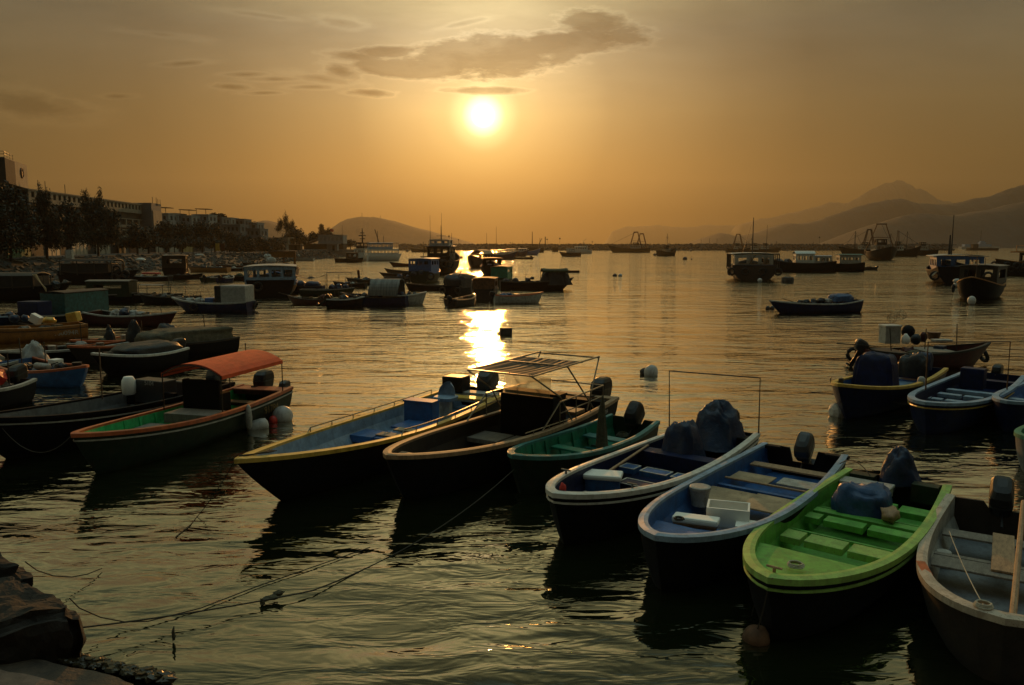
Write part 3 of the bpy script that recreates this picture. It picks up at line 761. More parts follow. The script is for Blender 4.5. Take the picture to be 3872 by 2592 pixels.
# --- G: blue boat with plywood
G = boat('x', (2478, 2030), (3042, 1700), 1.84, h=.60, hb=.20, hs=.05, blunt=.85, sw=.84, rimw=.09, floor=.12, hullm=black, rimm=paleblue, insm=midblue, rake=.30, notch=.26, flare=.2)
G.root['label'] = 'worn blue open boat with plywood decking and an open foam box in its bow'
foredeck(G, .78, midblue, .20)
bench(G, .47, .80, .40, ply, .03, -.98, 0.0, name='plywood_board'); bench(G, .465, .80, .41, ply, .03, 0.01, .98, name='plywood_board')
bench(G, .36, .10, .36, midblue, .06, name='cross_beam')
bench(G, .27, .50, .42, ply, .025, -.95, -.05, name='plywood_board'); bench(G, .24, .42, .40, offwhite, .03, 0.05, .95, name='plywood_board')
bench(G, .13, .26, .44, tan, .035); bench(G, .33, .05, .46, tan, .03, -.95, .98, name='loose_plank')
motor(G, tilt=.8, size=.85, m=mgrey)
for sgn in (-1, 1):
    MB().bbox((.10, sgn * .62, G.z(0) - .02), (.16, .42, .07), .02).build('stern_horn', black, G.root)
b_ = loose('foam_box', 'open white foam fish box in the bow of the worn blue boat', 'box', lambda g: (g.box((0, 0, .02), (.62, .42, .04)), g.box((.295, 0, .17), (.03, .42, .30)), g.box((-.295, 0, .17), (.03, .42, .30)), g.box((0, .195, .17), (.56, .03, .30)), g.box((0, -.195, .17), (.56, .03, .30))), foam, at(2752, 1988, .30), R(-18))
b_ = loose('foam_cover', 'white foam lid leaning on the open fish box in the worn blue boat', 'lid', lambda g: g.bbox((0, 0, 0), (.66, .34, .09), .03), foam, at(2632, 1965, .50), R(-22)); b_.rotation_euler.x = -.1
MB().bbox((0, -.012, -.07), (.62, .33, .05), .01).build('stained_edge', rust, b_)
b_ = loose('bucket', 'cream plastic tub with a lid behind the foam box in the worn blue boat', 'bucket', lambda g: g.lathe([(.13, 0), (.16, .26), (.175, .27), (.175, .31), (.15, .32)], n=20), offwhite, at(2645, 1910, .32), smooth=False)
loose('rag', 'small pale rag lying on the blue bow board behind the worn blue stem', 'rag', lambda g: tarp(g, (0, 0, 0), (.16, .11, .02), 2, .7), white, onboat(G, 5.05, .18, G.z(.87) - .275))
loose('foam_slab', 'flat white slab leaning right of the open foam fish box', 'slab', lambda g: g.bbox((0, 0, 0), (.30, .34, .04), .01), foam, at(2822, 1985, .44), R(-20))
coiled(onboat(G, 5.35, -.05, G.z(.93) + .02), .07, rope_m, 'rope_coil', 'dark rope knot on the blunt bow of the worn blue boat', 5, 2)
# --- F: navy boat with white rim
F = boat('navy open boat with a broad white rim, white edged hatches and navy tarpaulins', (2092, 1870), (2738, 1622), 1.80, h=.62, hb=.24, hs=.06, blunt=.75, sw=.84, rimw=.095, floor=.16, hullm=black, rimm=white, insm=navy, floorm=navy, rub=white, rake=.4)
foredeck(F, .86, midblue, .26)
hatches(F, .60, .34, .42, [(-.96, -.5), (-.38, .5), (.58, .98)], navy, white)
hatches(F, .47, .30, .43, [(-.96, -.55), (-.4, .3), (.4, .98)], midblue, white)
hatches(F, .745, .34, .36, [(-.9, -.1), (0, .98)], offwhite)
bench(F, .34, .34, .44, navy, .28); bench(F, .05, .30, .50, black, .3)
motor(F, tilt=.05, size=1.0)
b_ = loose('cool_box', 'white cool box with rounded lid near the bow of the navy boat', 'cool box', lambda g: (g.bbox((0, 0, .13), (.60, .36, .26), .03),), midblue, at(2280, 1858, .25), R(-14))
MB().bbox((0, 0, .29), (.66, .42, .09), .035).build('lid', foam, b_)
tp = MB(); tarp(tp, (0, 0, 0), (1.0, 1.15, .84), 5, .62, 0, .04, .15, top=.52); o = tp.build('motor_cover', tarpb, smooth=True); o.location = onboat(F, .42, .02, .42); o.rotation_euler = (0, 0, F.rz); tag(o, 'large peaked navy tarpaulin over the stern and motor of the navy boat', 'tarpaulin')
tp = MB(); tarp(tp, (0, 0, 0), (.80, .78, .76), 11, .62, 0, .05, .12, top=.66); o = tp.build('console_cover', tarpb, smooth=True); o.location = onboat(F, 1.72, -.12, .38); o.rotation_euler = (0, 0, F.rz); tag(o, 'rounded navy tarpaulin over the steering console of the navy boat', 'tarpaulin')
g = MB(); zp = 2.0
pa = F.root.matrix_basis.inverted() @ atd(2517, 1600, at(2517, 1630, .66).y); 
y1 = .82
g.tube([(.88, -y1, F.z(.2)), (.95, -y1, 1.95), (.12, y1 * .94, 1.86), (.04, y1 * .92, F.z(0))], .016, 6); g.build('goalpost_frame', dark, F.root)
cleat(F, .80, .62, steel); cleat(F, .80, -.62, steel)
loose('red_rag', 'red rag tied to the bow ring of the navy boat', 'rag', lambda g: (g.sphere((0, 0, .05), .05, 10, (1, .8, 1.3), .3, 2), g.box((.03, 0, -.02), (.04, .012, .14), .3)), redp, onboat(F, F.L * .965, .02, F.z(.97) + .03), 0, smooth=True)
g = MB(); g.bbox((0, 0, 0), (1.9, .05, .03), .008); o = g.build('boat_pole', tan); o.location = onboat(F, 2.9, -.62, .58); o.rotation_euler = (0, .03, F.rz + .12); tag(o, 'thin wooden pole lying along the far side of the navy boat', 'pole')
text('C 69134', .15, letter, F.root, (.75, F.b(.12) * .985 + .004, .40), (R(90), 0, R(180)))
# --- E: small teal boat
E = boat('small teal open boat with slatted floor and a tilted black motor', (1938, 1725), (2400, 1582), 1.52, h=.56, hb=.20, hs=.10, blunt=.7, sw=.8, rimw=.085, floor=.14, hullm=dkgreen, rimm=teal2, insm=teal, floorm=teal, rake=.35, notch=.12, ribs=6)
g = MB()
for i in range(9): g.box((1.0 + i * .26, 0, .17), (.06, 1.0, .03))
g.build('floor_slats', teal2, E.root)
bench(E, .50, .26, .38, teal); bench(E, .24, .30, .40, teal2)
motor(E, tilt=.75, size=.92, m=mblack)
tp = MB(); tarp(tp, (0, 0, 0), (.26, .30, .95), 13, .8, 0, .08, .2, top=.4); o = tp.build('hanging_net', tarpbr, smooth=True); o.location = at(2275, 1690, .40); tag(o, 'brown bundle of net hung over the near side of the small teal boat', 'net')
coiled(onboat(E, .35, -.1, .30), .15, tarpbr, 'rope_coil', 'brown rope heap at the stern of the small teal boat', 8, 5)
# --- D: dark brown boat with frame canopy and rails
D = boat('dark brown open boat with steel side rails and a striped flat canopy', (1462, 1726), (2225, 1492), 2.0, h=.66, hb=.24, hs=.08, blunt=.7, sw=.84, rimw=.10, floor=.16, hullm=black, rimm=tan, insm=brown, floorm=greyfloor, rub=None, rake=.6)
foredeck(D, .88, tan, .10)
hatches(D, .50, .7, .40, [(-.95, -.05), (.02, .98)], greywood)
g = MB().bbox((2.75, 0, .70), (.62, 1.36, 1.02), .03).bbox((2.62, 0, 1.22), (.4, 1.40, .05), .01); g.build('console', black, D.root)
g = MB().box((3.02, 0, 1.44), (.02, 1.20, .44), ry=-.22); g.build('windscreen', glassm, D.root)
bench(D, .20, .5, .62, tan, .08, -.7, .7); bench(D, .08, .30, .60, black, .3)
MB().bbox((.16, 0, D.z(0) + .0), (.30, 1.5, .05), .01).build('stern_board', tan, D.root)
motor(D, tilt=.0, size=1.12, m=mblack, y=.25)
# canopy: pipe frame and cloth
T4 = [(4.02, -.72), (4.02, .72), (2.62, .72), (2.62, -.72)]; zc = 1.86
g = MB()
for sgn in (-1, 1):
    g.tube([(4.15, sgn * .80, zc), (1.05, sgn * .80, zc + .04)], .02, 6)
    g.tube([(4.15, sgn * .80, zc), (3.1, sgn * .88, 1.28), (2.6, sgn * .92, D.z(.35))], .018, 6)
    g.tube([(2.62, sgn * .80, zc), (1.55, sgn * .9, D.z(.2) + .1)], .018, 6)
    g.tube([(1.05, sgn * .80, zc + .04), (1.85, sgn * .9, D.z(.25) + .1)], .018, 6)
for x in (4.15, 2.62, 1.9, 1.05): g.tube([(x, -.80, zc + .01), (x, .80, zc + .01)], .02, 6)
g.build('canopy_frame', pipe, D.root)
g = MB(); vs = []; nx_, ny_ = 10, 26
for i in range(nx_ + 1):
    for j in range(ny_ + 1):
        f = j / ny_; x = 4.12 - 2.15 * i / nx_; vs.append((x, -.79 + 1.58 * f, zc + .025 - .05 * math.sin(math.pi * i / nx_) * math.sin(math.pi * f) + .012 * math.sin(f * 60)))
K = ny_ + 1; fs = [(i * K + j, i * K + j + 1, (i + 1) * K + j + 1, (i + 1) * K + j) for i in range(nx_) for j in range(ny_)]
g.add(vs, fs); g.add([(x, y, z - .012) for x, y, z in vs], [f[::-1] for f in fs]); g.build('canopy', P('striped_canopy', (.045, .028, .014), .7, var=.5, scale=14., stretch=(.1, 6, 1)), D.root)
g = MB()
for sgn in (-1, 1):
    rail = [(s * D.L, sgn * (D.b(s) - .05)) for s in (.12, .22, .32, .42, .52)]
    g.tube([(x, y, D.z(.2) + .52) for x, y in rail[:-1]] + [(rail[-1][0], rail[-1][1], D.z(.5) + .02)], .017, 6)
    g.tube([(x, y, D.z(.2) + .27) for x, y in rail[:-1]], .013, 5)
    for x, y in rail[:-1]: g.tube([(x, y, D.z(.2)), (x, y, D.z(.2) + .52)], .014, 5)
g.tube([(.12 * D.L, -(D.b(.12) - .05), D.z(.2) + .52), (.12 * D.L, D.b(.12) - .05, D.z(.2) + .52)], .017, 6)
g.build('side_rail', pipe, D.root)
text('M 69784', .14, letter, D.root, (1.0, D.b(.14) * .985 + .004, .50), (R(90), 0, R(180)))
g = MB()
for sgn in (1,):
    g.tube([(D.L * .60, D.b(.6) - .05, D.z(.6) + .10), (D.L * .36, D.b(.36) - .05, D.z(.36) + .08)], .012, 5)
    for s in (.40, .48, .56): g.tube([(D.L * s, D.b(s) - .05, D.z(s)), (D.L * s, D.b(s) - .05, D.z(s) + .1)], .012, 5)
g.build('grab_rail', pipe, D.root)
# --- C: long boat with yellow rim and blue inside
Cb = boat('long open boat with a worn yellow rim, pale blue inside and bucket seat', (888, 1742), (1830, 1466), 2.05, h=.64, hb=.36, hs=.06, blunt=.28, sw=.84, rimw=.11, floor=.18, hullm=black, rimm=yellow, insm=paleblue, floorm=paleblue, rake=1.35, flare=.30, rub=None)
hatches(Cb, .50, .62, .40, [(-.98, -.3), (-.25, .3), (.35, .98)], midblue, None, .16)
bench(Cb, .505, .30, .425, greywood, .03, -.3, .7, name='lid_board'); bench(Cb, .445, .26, .42, ply, .03, -.2, .95, name='lid_board')
bench(Cb, .36, .95, .36, midblue, .05, -.6, .98, name='side_deck')
MB().bbox((.31 * Cb.L, -.25, .56), (.34, .78, .52), .02).bbox((.31 * Cb.L, -.25, .835), (.38, .82, .04), .01).build('console', midblue, Cb.root)
g = MB(); cs = (.22 * Cb.L, -.05)
loft(g, [rrect(cs[0], cs[1], .72, .50, .50), rrect(cs[0], cs[1], .80, .56, .56), rrect(cs[0], cs[1], .82, .50, .50)])
g.build('seat', paleblue, Cb.root)
sb = MB(); vs = []
for i in range(9):
    for j in range(9):
        a = (j / 8 - .5) * 2.2; zz = i / 8; w_ = .28 * (1 - .25 * zz ** 3)
        vs.append((cs[0] + .10 - w_ * math.cos(a) - .08 * zz, cs[1] + w_ * .95 * math.sin(a) * (1 - .45 * zz ** 4), .80 + zz * .36 * (1 - .5 * abs(j / 8 - .5) ** 2)))
fs = [(i * 9 + j, i * 9 + j + 1, (i + 1) * 9 + j + 1, (i + 1) * 9 + j) for i in range(8) for j in range(8)]
sb.add(vs, fs).build('seat_back', paleblue, Cb.root, smooth=True)
MB().lathe([(.16, .18), (.16, .74)], (cs[0], cs[1], 0), 12).build('seat_pedestal', offwhite, Cb.root)
bench(Cb, .12, .36, .62, yellow, .05); bench(Cb, .06, .35, .55, offwhite, .26)
motor(Cb, tilt=.55, size=1.25, m=mgrey, y=.1)
for sgn in (-1, 1):
    g = MB(); S_ = [.10 + .045 * i for i in range(12)] if sgn > 0 else [.14 + .045 * i for i in range(13)]
    pts = [(s * Cb.L, sgn * (Cb.b(s) - .05), Cb.z(s) + .12) for s in S_]; g.tube([(pts[0][0], pts[0][1], pts[0][2] - .1)] + pts + [(pts[-1][0] + .1, pts[-1][1], pts[-1][2] - .1)], .014, 6)
    for p_ in pts[::2]: g.tube([p_, (p_[0], p_[1], p_[2] - .1)], .012, 5)
    g.build('hand_rail', pipe, Cb.root)
loose('motor_cover_box', 'dark square box behind the bucket seat of the yellow rimmed boat', 'box', lambda g: g.bbox((0, 0, .2), (.5, .6, .42), .04), mblack, onboat(Cb, .55, -.55, .66), Cb.rz)
g = MB()
for q_ in range(4): g.tube([(Cb.L * .985 - q_ * .03, -.05 - .02 * q_, Cb.z(.98) + .04), (Cb.L * .93, .06 + .03 * q_, Cb.z(.95) + .05), (Cb.L * .90, -.08 + .05 * q_, Cb.z(.92) + .04)], .010, 5)
o = g.build('rope_lashing', rope_m, Cb.root)
# --- B: green inside, red canopy
B_ = boat('open boat with emerald inside, orange red rim and a bright red arched canopy', (272, 1646), (1012, 1460), 1.78, h=.64, hb=.28, hs=.06, blunt=.5, sw=.86, rimw=.085, floor=.16, hullm=dkgreen, rimm=redrim, insm=emerald, floorm=emerald, rub=offwhite, rake=.7, ribs=8)
hatches(B_, .60, .55, .46, [(-.98, -.1), (-.05, .98)], greywood, None, .22)
bench(B_, .49, .62, .56, greywood, .22, -.6, .98, name='seat_box')
MB().bbox((.42 * B_.L, 0, .84), (.08, 1.0, 1.0), .02).bbox((.385 * B_.L, .15, .66), (.4, .7, .7), .03).build('console', black, B_.root)
bench(B_, .27, .3, .60, brown, .08); bench(B_, .06, .34, .62, dkred, .12)
MB().bbox((.30, 0, B_.z(0) - .02), (.5, 1.5, .04), .01).build('stern_deck', redrim, B_.root)
motor(B_, tilt=0, size=1.05, m=mblack, y=-.25); m2 = motor(B_, tilt=.0, size=.6, m=mgrey, y=.42)
posts_roof(B_, .55, 3.15, 1.62, lambda x: B_.z(x / B_.L), 1.52, red, dark, n=2, camber=.25, valance=.09, name='canopy', r=.016)
MB().tube([(.95, 0, 1.8), (.95, 0, 2.0)], .012, 5).build('short_antenna', dark, B_.root)
text('91784', .26, letter2, B_.root, (1.15, B_.b(.16) * .985 + .002, .27), (R(88), 0, R(180)))
o = loose('fender', 'long pale canvas fender hanging on the side of the red canopied boat', 'fender', lambda g: g.lathe([(.02, .0), (.07, .06), (.085, .3), (.06, .55), (.015, .62)], n=12), offwhite, onboat(B_, 2.35, B_.b(.35) + .06, .08), smooth=True)
loose('buoy', 'large white ball fender at the stern of the red canopied boat', 'buoy', lambda g: g.sphere((0, 0, .12), .26, 24), buoym, at(1070, 1590, 0), smooth=True)
o = loose('fender', 'short white barrel fender afloat beside the red canopied boat', 'fender', lambda g: g.lathe([(.05, -.26), (.14, -.22), (.17, -.1), (.17, .1), (.14, .22), (.05, .26)], n=16, rot=RY(R(75))), buoym, at(975, 1612, .05), R(20), smooth=True)
loose('buoy', 'small red ball float between the white barrel fender and the large white ball', 'buoy', lambda g: g.sphere((0, 0, .05), .12, 14), redp, at(1034, 1597, 0), smooth=True)
loose('buoy', 'tiny white ball float hanging off the dark hull under the emerald boat', 'buoy', lambda g: g.sphere((0, 0, 0), .075, 12), buoym, at(705, 1662, .18), smooth=True)
# --- A: long dark boat behind it
A_ = boat('long dark open boat with pale rub lines, running out of the left edge', (-170, 1585), (800, 1440), 1.95, h=.72, hb=.34, hs=.04, blunt=.35, sw=.86, rimw=.08, floor=.2, hullm=black, rimm=black, insm=greyfloor, floorm=greyfloor, rub=offwhite, rake=1.2)
bench(A_, .55, .6, .46, greywood, .05); bench(A_, .30, .12, .62, black, .4)
g = MB().bbox((.28 * A_.L, 0, .80), (.45, 1.0, .60), .03).bbox((.16 * A_.L, .2, .75), (.4, .7, .4), .03); g.build('console', mgrey, A_.root)
text('5104', .16, letter, A_.root, (.28 * A_.L + .24, .05, .98), (R(90), 0, R(90)), 'console_number')
motor(A_, tilt=0, size=1.0, m=mgrey)
loose('drum', 'white plastic drum standing on the long dark boat at left', 'drum', lambda g: g.lathe([(.13, 0), (.16, .03), (.17, .2), (.165, .36), (.12, .44), (.11, .46)], n=20), foam, at(489, 1492, .72), smooth=True)
MB().tube([(.44 * A_.L, -.6, A_.z(.4)), (.44 * A_.L, -.6, 2.0)], .016, 5).build('pole', dark, A_.root)
posts = MB()
# --- I: grey brown boat bottom right
Ib = boat('broad grey brown boat cut by the right edge, with board seats and a bamboo pole', (3800, 2345), (3800, 1905), 1.86, h=.58, hb=.20, hs=.10, blunt=1.0, sw=.80, rimw=.10, floor=.12, hullm=brown, rimm=greyrim, insm=offwhite, floorm=greyfloor, rake=.25, notch=.10)
bench(Ib, .48, .40, .40, greywood, .03, name='bench'); bench(Ib, .42, .10, .40, greywood, .03); bench(Ib, .22, .30, .42, greywood, .03)
MB().bbox((.33 * Ib.L, .0, .435), (1.5, .26, .03), .006).build('length_board', tan, Ib.root)
motor(Ib, tilt=.55, size=.9, m=mblack, y=-.05)
tap = loose('paint_can', 'dented white can on the floor of the broad grey brown boat', 'can', lambda g: g.lathe([(.09, 0), (.10, .2), (.09, .21)], n=14), offwhite, at(3565, 2140, .13))
o = MB().tube([(0, 0, 0), (2.6, 0, .5)], [.035, .028], 8).build('bamboo_pole', tan); o.location = at(3830, 2330, .70); v_ = at(3872, 1880, 1.2) - at(3830, 2330, .70); o.rotation_euler = (0, 0, math.atan2(v_.y, v_.x)); tag(o, 'bamboo pole laid along the broad grey brown boat at the right edge', 'pole')
MB().box((Ib.L * .72, -Ib.b(.72) + .05, Ib.z(.72) + .037), (.42, .10, .004), rz=.28).build('red_patch', redrim, Ib.root)
def sagline(a, c, sag=.1, n=14):
    a = Vector(a); c = Vector(c)
    return [(a.lerp(c, i / n)) - Vector((0, 0, sag * 4 * (i / n) * (1 - i / n))) for i in range(n + 1)]
def rope(label, pts, r=.009, m_=None):
    o = MB().tube(pts, r, 5).build('mooring_rope', m_ or rope_m); return tag(o, label, 'rope')
rope('pale line running from the seat to the bow inside the broad grey brown boat', sagline(at(3590, 2010, .62), at(3725, 2300, .72), .05), .006, rope_w)
coiled(at(3720, 2298, .80), .09, rope_w, 'rope_coil', 'pale rope tied on the rim of the broad grey brown boat', 11, 3)
# --- ropes and floats
loose('buoy', 'round brown crusted float hanging under the bow of the bright green boat', 'buoy', lambda g: g.sphere((0, 0, .02), .155, 18, lump=.05), rust, at(2860, 2420, 0), smooth=True)
rope('rope from the bright green bow down to the brown float', sagline(onboat(H, H.L * .99, .0, H.z(1)), at(2862, 2385, .14), .06), .008)
rope('second thin rope hanging straight down from the bright green bow', sagline(onboat(H, H.L * .985, -.10, H.z(1)), at(2842, 2330, .0), .0), .006)
rope('rope dropping from the yellow rimmed bow into the water', sagline(onboat(Cb, Cb.L, 0, Cb.z(1)), at(745, 1955, 0.0), .05) + [at(720, 1985, .01), at(665, 2030, .01)], .0075)
e0 = onboat(E, E.L * .99, 0, .50)
rope('long mooring rope from the teal boat across the water to the lower left', sagline(e0, at(1180, 2235, .05), .22) + sagline(at(1180, 2235, .05), at(-60, 2412, .35), .06), .010)
rope('slack second mooring line from the block curving low over the water', [at(262, 2262, .42), at(300, 2300, .30), at(380, 2335, .15), at(470, 2352, .07), at(560, 2350, .04), at(640, 2330, .03), at(760, 2300, .02), at(980, 2215, .02), at(1400, 2070, .02)], .0075)
rope('short slack rope hung from the top of the weedy rock', [at(95, 2125, .62), at(140, 2158, .40), at(200, 2178, .24), at(270, 2183, .14), at(330, 2172, .08), at(385, 2150, .03)], .0075)
rope('slim rope hanging between the long dark boat and the emerald boat', sagline(at(0, 1610, .80), onboat(B_, B_.L, 0, B_.z(1)), .45), .008)
rope('curved line strung under the two boats at right', sagline(at(3325, 1490, .55), at(3530, 1500, .55), .25), .008)
rope('double cord arching between the worn blue stern and the bright green boat', sagline(at(3175, 1755, .72), at(3290, 1800, .9), -.14), .008)
for i, (a, c, r_) in enumerate([((640, 2383), .20, .02), ((990, 2300), .22, .028), ((1030, 2290), .26, .03)]):
    pass
loose('weed', 'scrap of weed hanging from the long mooring rope near the block', 'weed', lambda g: g.sphere((0, 0, -.08), .05, 8, (.4, .4, 1.7), .4, 3), tarpbr, at(655, 2372, .18))
loose('weed', 'clump of dark weed tangled on the long mooring rope left of centre', 'weed', lambda g: (g.sphere((0, 0, 0), .05, 8, (2.2, 1, .7), .5, 3), g.sphere((.12, .02, .03), .04, 8, (2, 1, .7), .5, 5), g.sphere((-.1, -.04, -.02), .03, 8, (1, 1, 1.6), .5, 6)), tarpbr, at(1020, 2262, .06), .5)
# ================================================================ boats at the right
J = boat('dark boat with a worn yellow rim and a tall blue covered console, at right', (3168, 1455), (3480, 1385), 1.85, h=.66, hb=.34, hs=.05, blunt=.45, sw=.85, rimw=.10, floor=.18, hullm=navy, rimm=yellow, insm=midblue, floorm=paleblue, rake=.9, flare=.3)
foredeck(J, .72, midblue, .14)
tarp(MB(), (.50 * J.L, -.20, .40), (.78, 1.18, 1.02), 17, .34, 0, .02, .05, top=.82).build('covered_console', navy, J.root)
tp = MB(); tarp(tp, (0, 0, 0), (.75, .8, .62), 21, .6, 0, .05, .15); o = tp.build('tarpaulin_bundle', tarpk, smooth=True); o.location = onboat(J, 1.55, .25, .62); o.rotation_euler = (0, 0, J.rz); tag(o, 'black bundle right of the blue covered console on the yellow rimmed boat at right', 'tarpaulin')
tp = MB(); tarp(tp, (0, 0, 0), (.6, .6, .55), 24, .6, 0, .05, .15); o = tp.build('motor_cover', tarpb, smooth=True); o.location = onboat(J, .30, .1, .66); tag(o, 'dark motor cover at the stern of the yellow rimmed boat at right', 'cover')
motor(J, size=.9); bench(J, .25, .4, .5, midblue)
g = MB().tube([(.86 * J.L, -.55, J.z(.86)), (.86 * J.L, -.55, J.z(.86) + .12), (.80 * J.L, -.7, J.z(.8) + .12), (.80 * J.L, -.7, J.z(.8))], .015, 6); g.build('bow_rail', pipe, J.root)
MB().bbox((J.L * .97, 0, J.z(1) + .06), (.16, .09, .16), .03).build('stem_post', brown, J.root)
loose('fender', 'grey padded fender squeezed between the two boats at right', 'fender', lambda g: g.lathe([(.03, 0), (.10, .05), (.12, .2), (.09, .34), (.05, .38)], n=14), offwhite, at(3482, 1475, .45), smooth=True)
K = boat('open boat with pale grey blue rim, blue seats and goalpost frame at right', (3498, 1524), (3765, 1412), 1.85, h=.60, hb=.20, hs=.04, blunt=.9, sw=.86, rimw=.12, floor=.14, hullm=navy, rimm=paleblue, insm=navy, floorm=navy, rake=.35, rub=yellow)
for s_, cells in ((.72, [(-.9, -.1), (.0, .9)]), (.58, [(-.95, -.5), (-.4, .25), (.35, .95)]), (.45, [(-.95, -.2), (-.1, .5), (.58, .95)]), (.33, [(-.95, .95)])):
    hatches(K, s_, .26, .40, cells, paleblue)
MB().bbox((.22 * K.L, -.25, .66), (.40, .62, .60), .03).build('box_cabin', navy, K.root)
bench(K, .10, .34, .5, navy); motor(K, size=.8)
MB().tube([(4.55, -.72, K.z(.7)), (4.6, -.72, 1.95), (3.0, .86, 1.95), (2.95, .86, K.z(.45))], .02, 6).build('goalpost_frame', rust, K.root)
Lb = boat('white rimmed blue boat poking in from the right edge beside the pair', (3808, 1520), (4080, 1420), 1.7, h=.58, hb=.22, blunt=.8, sw=.85, rimw=.11, floor=.14, hullm=navy, rimm=paleblue, insm=midblue, rake=.4)
bench(Lb, .6, .3, .4, paleblue); bench(Lb, .35, .3, .4, paleblue); motor(Lb)
Mb = boat('pale green round bowed dinghy just showing at the right edge', (3905, 1660), (4120, 1570), 1.3, h=.62, hb=.15, blunt=.9, sw=.85, rimw=.09, hullm=greyfloor, rimm=teal, insm=teal, rake=.2)
bench(Mb, .5, .3, .4, teal)
loose('barrel_float', 'pale barrel float wrapped in netting under the bow of the yellow rimmed boat at right', 'float', lambda g: loft(g, [rrect(-.46, 0, .12, .06, .25), rrect(-.30, 0, .12, .05, .42)] and [[(x_, r_ * math.cos(a * math.pi / 6), .12 + r_ * math.sin(a * math.pi / 6)) for a in range(12)] for x_, r_ in ((-.44, .10), (-.36, .22), (-.12, .27), (.12, .27), (.36, .22), (.44, .10))]), buoym, at(3195, 1572, 0), R(14))
g = MB()
for x_ in (-.3, -.1, .1, .3):
    g.torus((x_, 0, .12), .275 - abs(x_) * .12, .006, 14, 4, RY(math.pi / 2))
for q_ in range(7):
    a = q_ * math.pi / 6; g.tube([(-.42, .14 * math.cos(a), .12 + .14 * math.sin(a)), (-.12, .278 * math.cos(a), .12 + .278 * math.sin(a)), (.12, .278 * math.cos(a), .12 + .278 * math.sin(a)), (.42, .14 * math.cos(a), .12 + .14 * math.sin(a))], .006, 4)
g.build('net_wrap', netm, [o for o in COL.objects if o.name.startswith('barrel_float')][0])
rope('short rope from the yellow rimmed bow at right to the barrel float', sagline(onboat(J, J.L * .97, 0, .55), at(3200, 1545, .3), .0), .012)
# cargo boat broadside
N_ = boat('dark red brown boat loaded with a white chest, black balls and tubs', (3745, 1297), (3262, 1318), 1.75, h=.58, hb=.30, hs=.12, blunt=.3, sw=.7, rimw=.08, floor=.2, hullm=dkred, rimm=brown, insm=dkred, rake=.8)
bench(N_, .55, 1.1, .62, greywood, .04, name='side_deck'); bench(N_, .2, .8, .60, brown, .04, name='side_deck')
o = loose('ice_chest', 'tall white square chest with a lid on the boat loaded with black balls', 'chest', lambda g: g.bbox((0, 0, .34), (.62, .55, .68), .02), offwhite, at(3362, 1298, .60), N_.rz)
MB().bbox((0, 0, .71), (.68, .60, .07), .015).build('lid', white, o)
loose('ball_float', 'black ball float resting against the tall white chest', 'float', lambda g: g.sphere((0, 0, .26), .26, 20), black, at(3432, 1278, .78), smooth=True)
loose('net_ball', 'round wire basket on top of the tall white chest', 'basket', lambda g: [g.torus((0, 0, .2), .2, .007, 16, 4, r_) for r_ in (RX(0), RX(1.57), RY(1.57), RX(.8), RY(.8))] and None, netm, at(3372, 1222, 1.35))
loose('net_ball', 'round wire basket behind the black ball float', 'basket', lambda g: [g.torus((0, 0, .2), .2, .007, 16, 4, r_) for r_ in (RX(0), RX(1.57), RY(1.57), RX(.8), RY(.8))] and None, netm, at(3408, 1210, 1.4))
loose('jerry_can', 'white plastic jug below the black ball float', 'jug', lambda g: g.lathe([(.13, 0), (.17, .08), (.15, .26), (.07, .36), (.05, .40)], n=14), foam, at(3423, 1300, .60), smooth=True)
loose('net_bag', 'dark grey lumpy bag right of the white jug', 'bag', lambda g: g.sphere((0, 0, .18), .21, 12, lump=.15), tarpk, at(3462, 1300, .60), smooth=True)
loose('red_float', 'dull red lumpy float beside the dark grey bag', 'float', lambda g: g.sphere((0, 0, .20), .19, 12, (.8, .8, 1.1), .15, 3), dkred, at(3490, 1294, .62), smooth=True)
loose('basket', 'flared plastic tub standing on the bow deck of the cargo boat', 'tub', lambda g: g.lathe([(.20, 0), (.27, .28), (.29, .30), (.24, .29)], n=18), rust, at(3530, 1284, .64))
loose('foam_slab', 'pale flat slab lying right of the flared tub', 'slab', lambda g: g.bbox((0, 0, .05), (.7, .4, .10), .02), offwhite, at(3560, 1293, .66), N_.rz)
tyre(N_, N_.L * 1.0, .35, .35, .22, RY(1.2)); tyre(N_, .1, .9, .35, .22)
motor(N_, tilt=.5, size=.9, m=mgrey)
o = MB().tube([(0, 0, 0), (-1.5, 0, .12)], .02, 5).build('boat_pole', brown); o.location = onboat(N_, .4, -.2, .8); o.rotation_euler = (0, 0, N_.rz); tag(o, 'pole sticking out over the stern of the cargo boat', 'pole')
# blue dinghy broadside farther out
Q_ = boat('blue open boat heaped with gear, lying broadside alone in the open water at right', (2908, 1137), (3240, 1133), 1.9, h=.62, hb=.25, hs=.22, blunt=.15, sw=.75, rimw=.08, floor=.2, hullm=navy, rimm=offwhite, insm=navy, rake=1.1, flare=.35)
lumps(Q_, [(4.4, .1, .75, .22), (3.9, 0, .75, .25), (3.3, 0, .72, .28), (2.8, .1, .8, .22)], tarpk, 'cargo'); lumps(Q_, [(2.4, .2, .78, .24), (1.3, .1, .8, .26)], offwhite, 'sack_heap')
g = MB(); tarp(g, (1.3, 0, .75), (1.5, 1.3, .48), 5, .6); g.build('tarpaulin_heap', tarpm, Q_.root, smooth=True)
MB().tube([(2.8, .2, .8), (.7, .3, 1.35)], .03, 5).tube([(.6, .1, 1.1), (-.6, 0, .6)], .012, 4).build('oar', brown, Q_.root)
for i, (px, py) in enumerate([(2903, 1170), (2920, 1170)]):
    loose('buoy', ['dark ball float off the bow of the lone blue boat', 'dark ball float touching the bow of the lone blue boat'][i], 'buoy', lambda g: g.sphere((0, 0, .08), .17, 14), buoyd, at(px, py, 0), smooth=True)
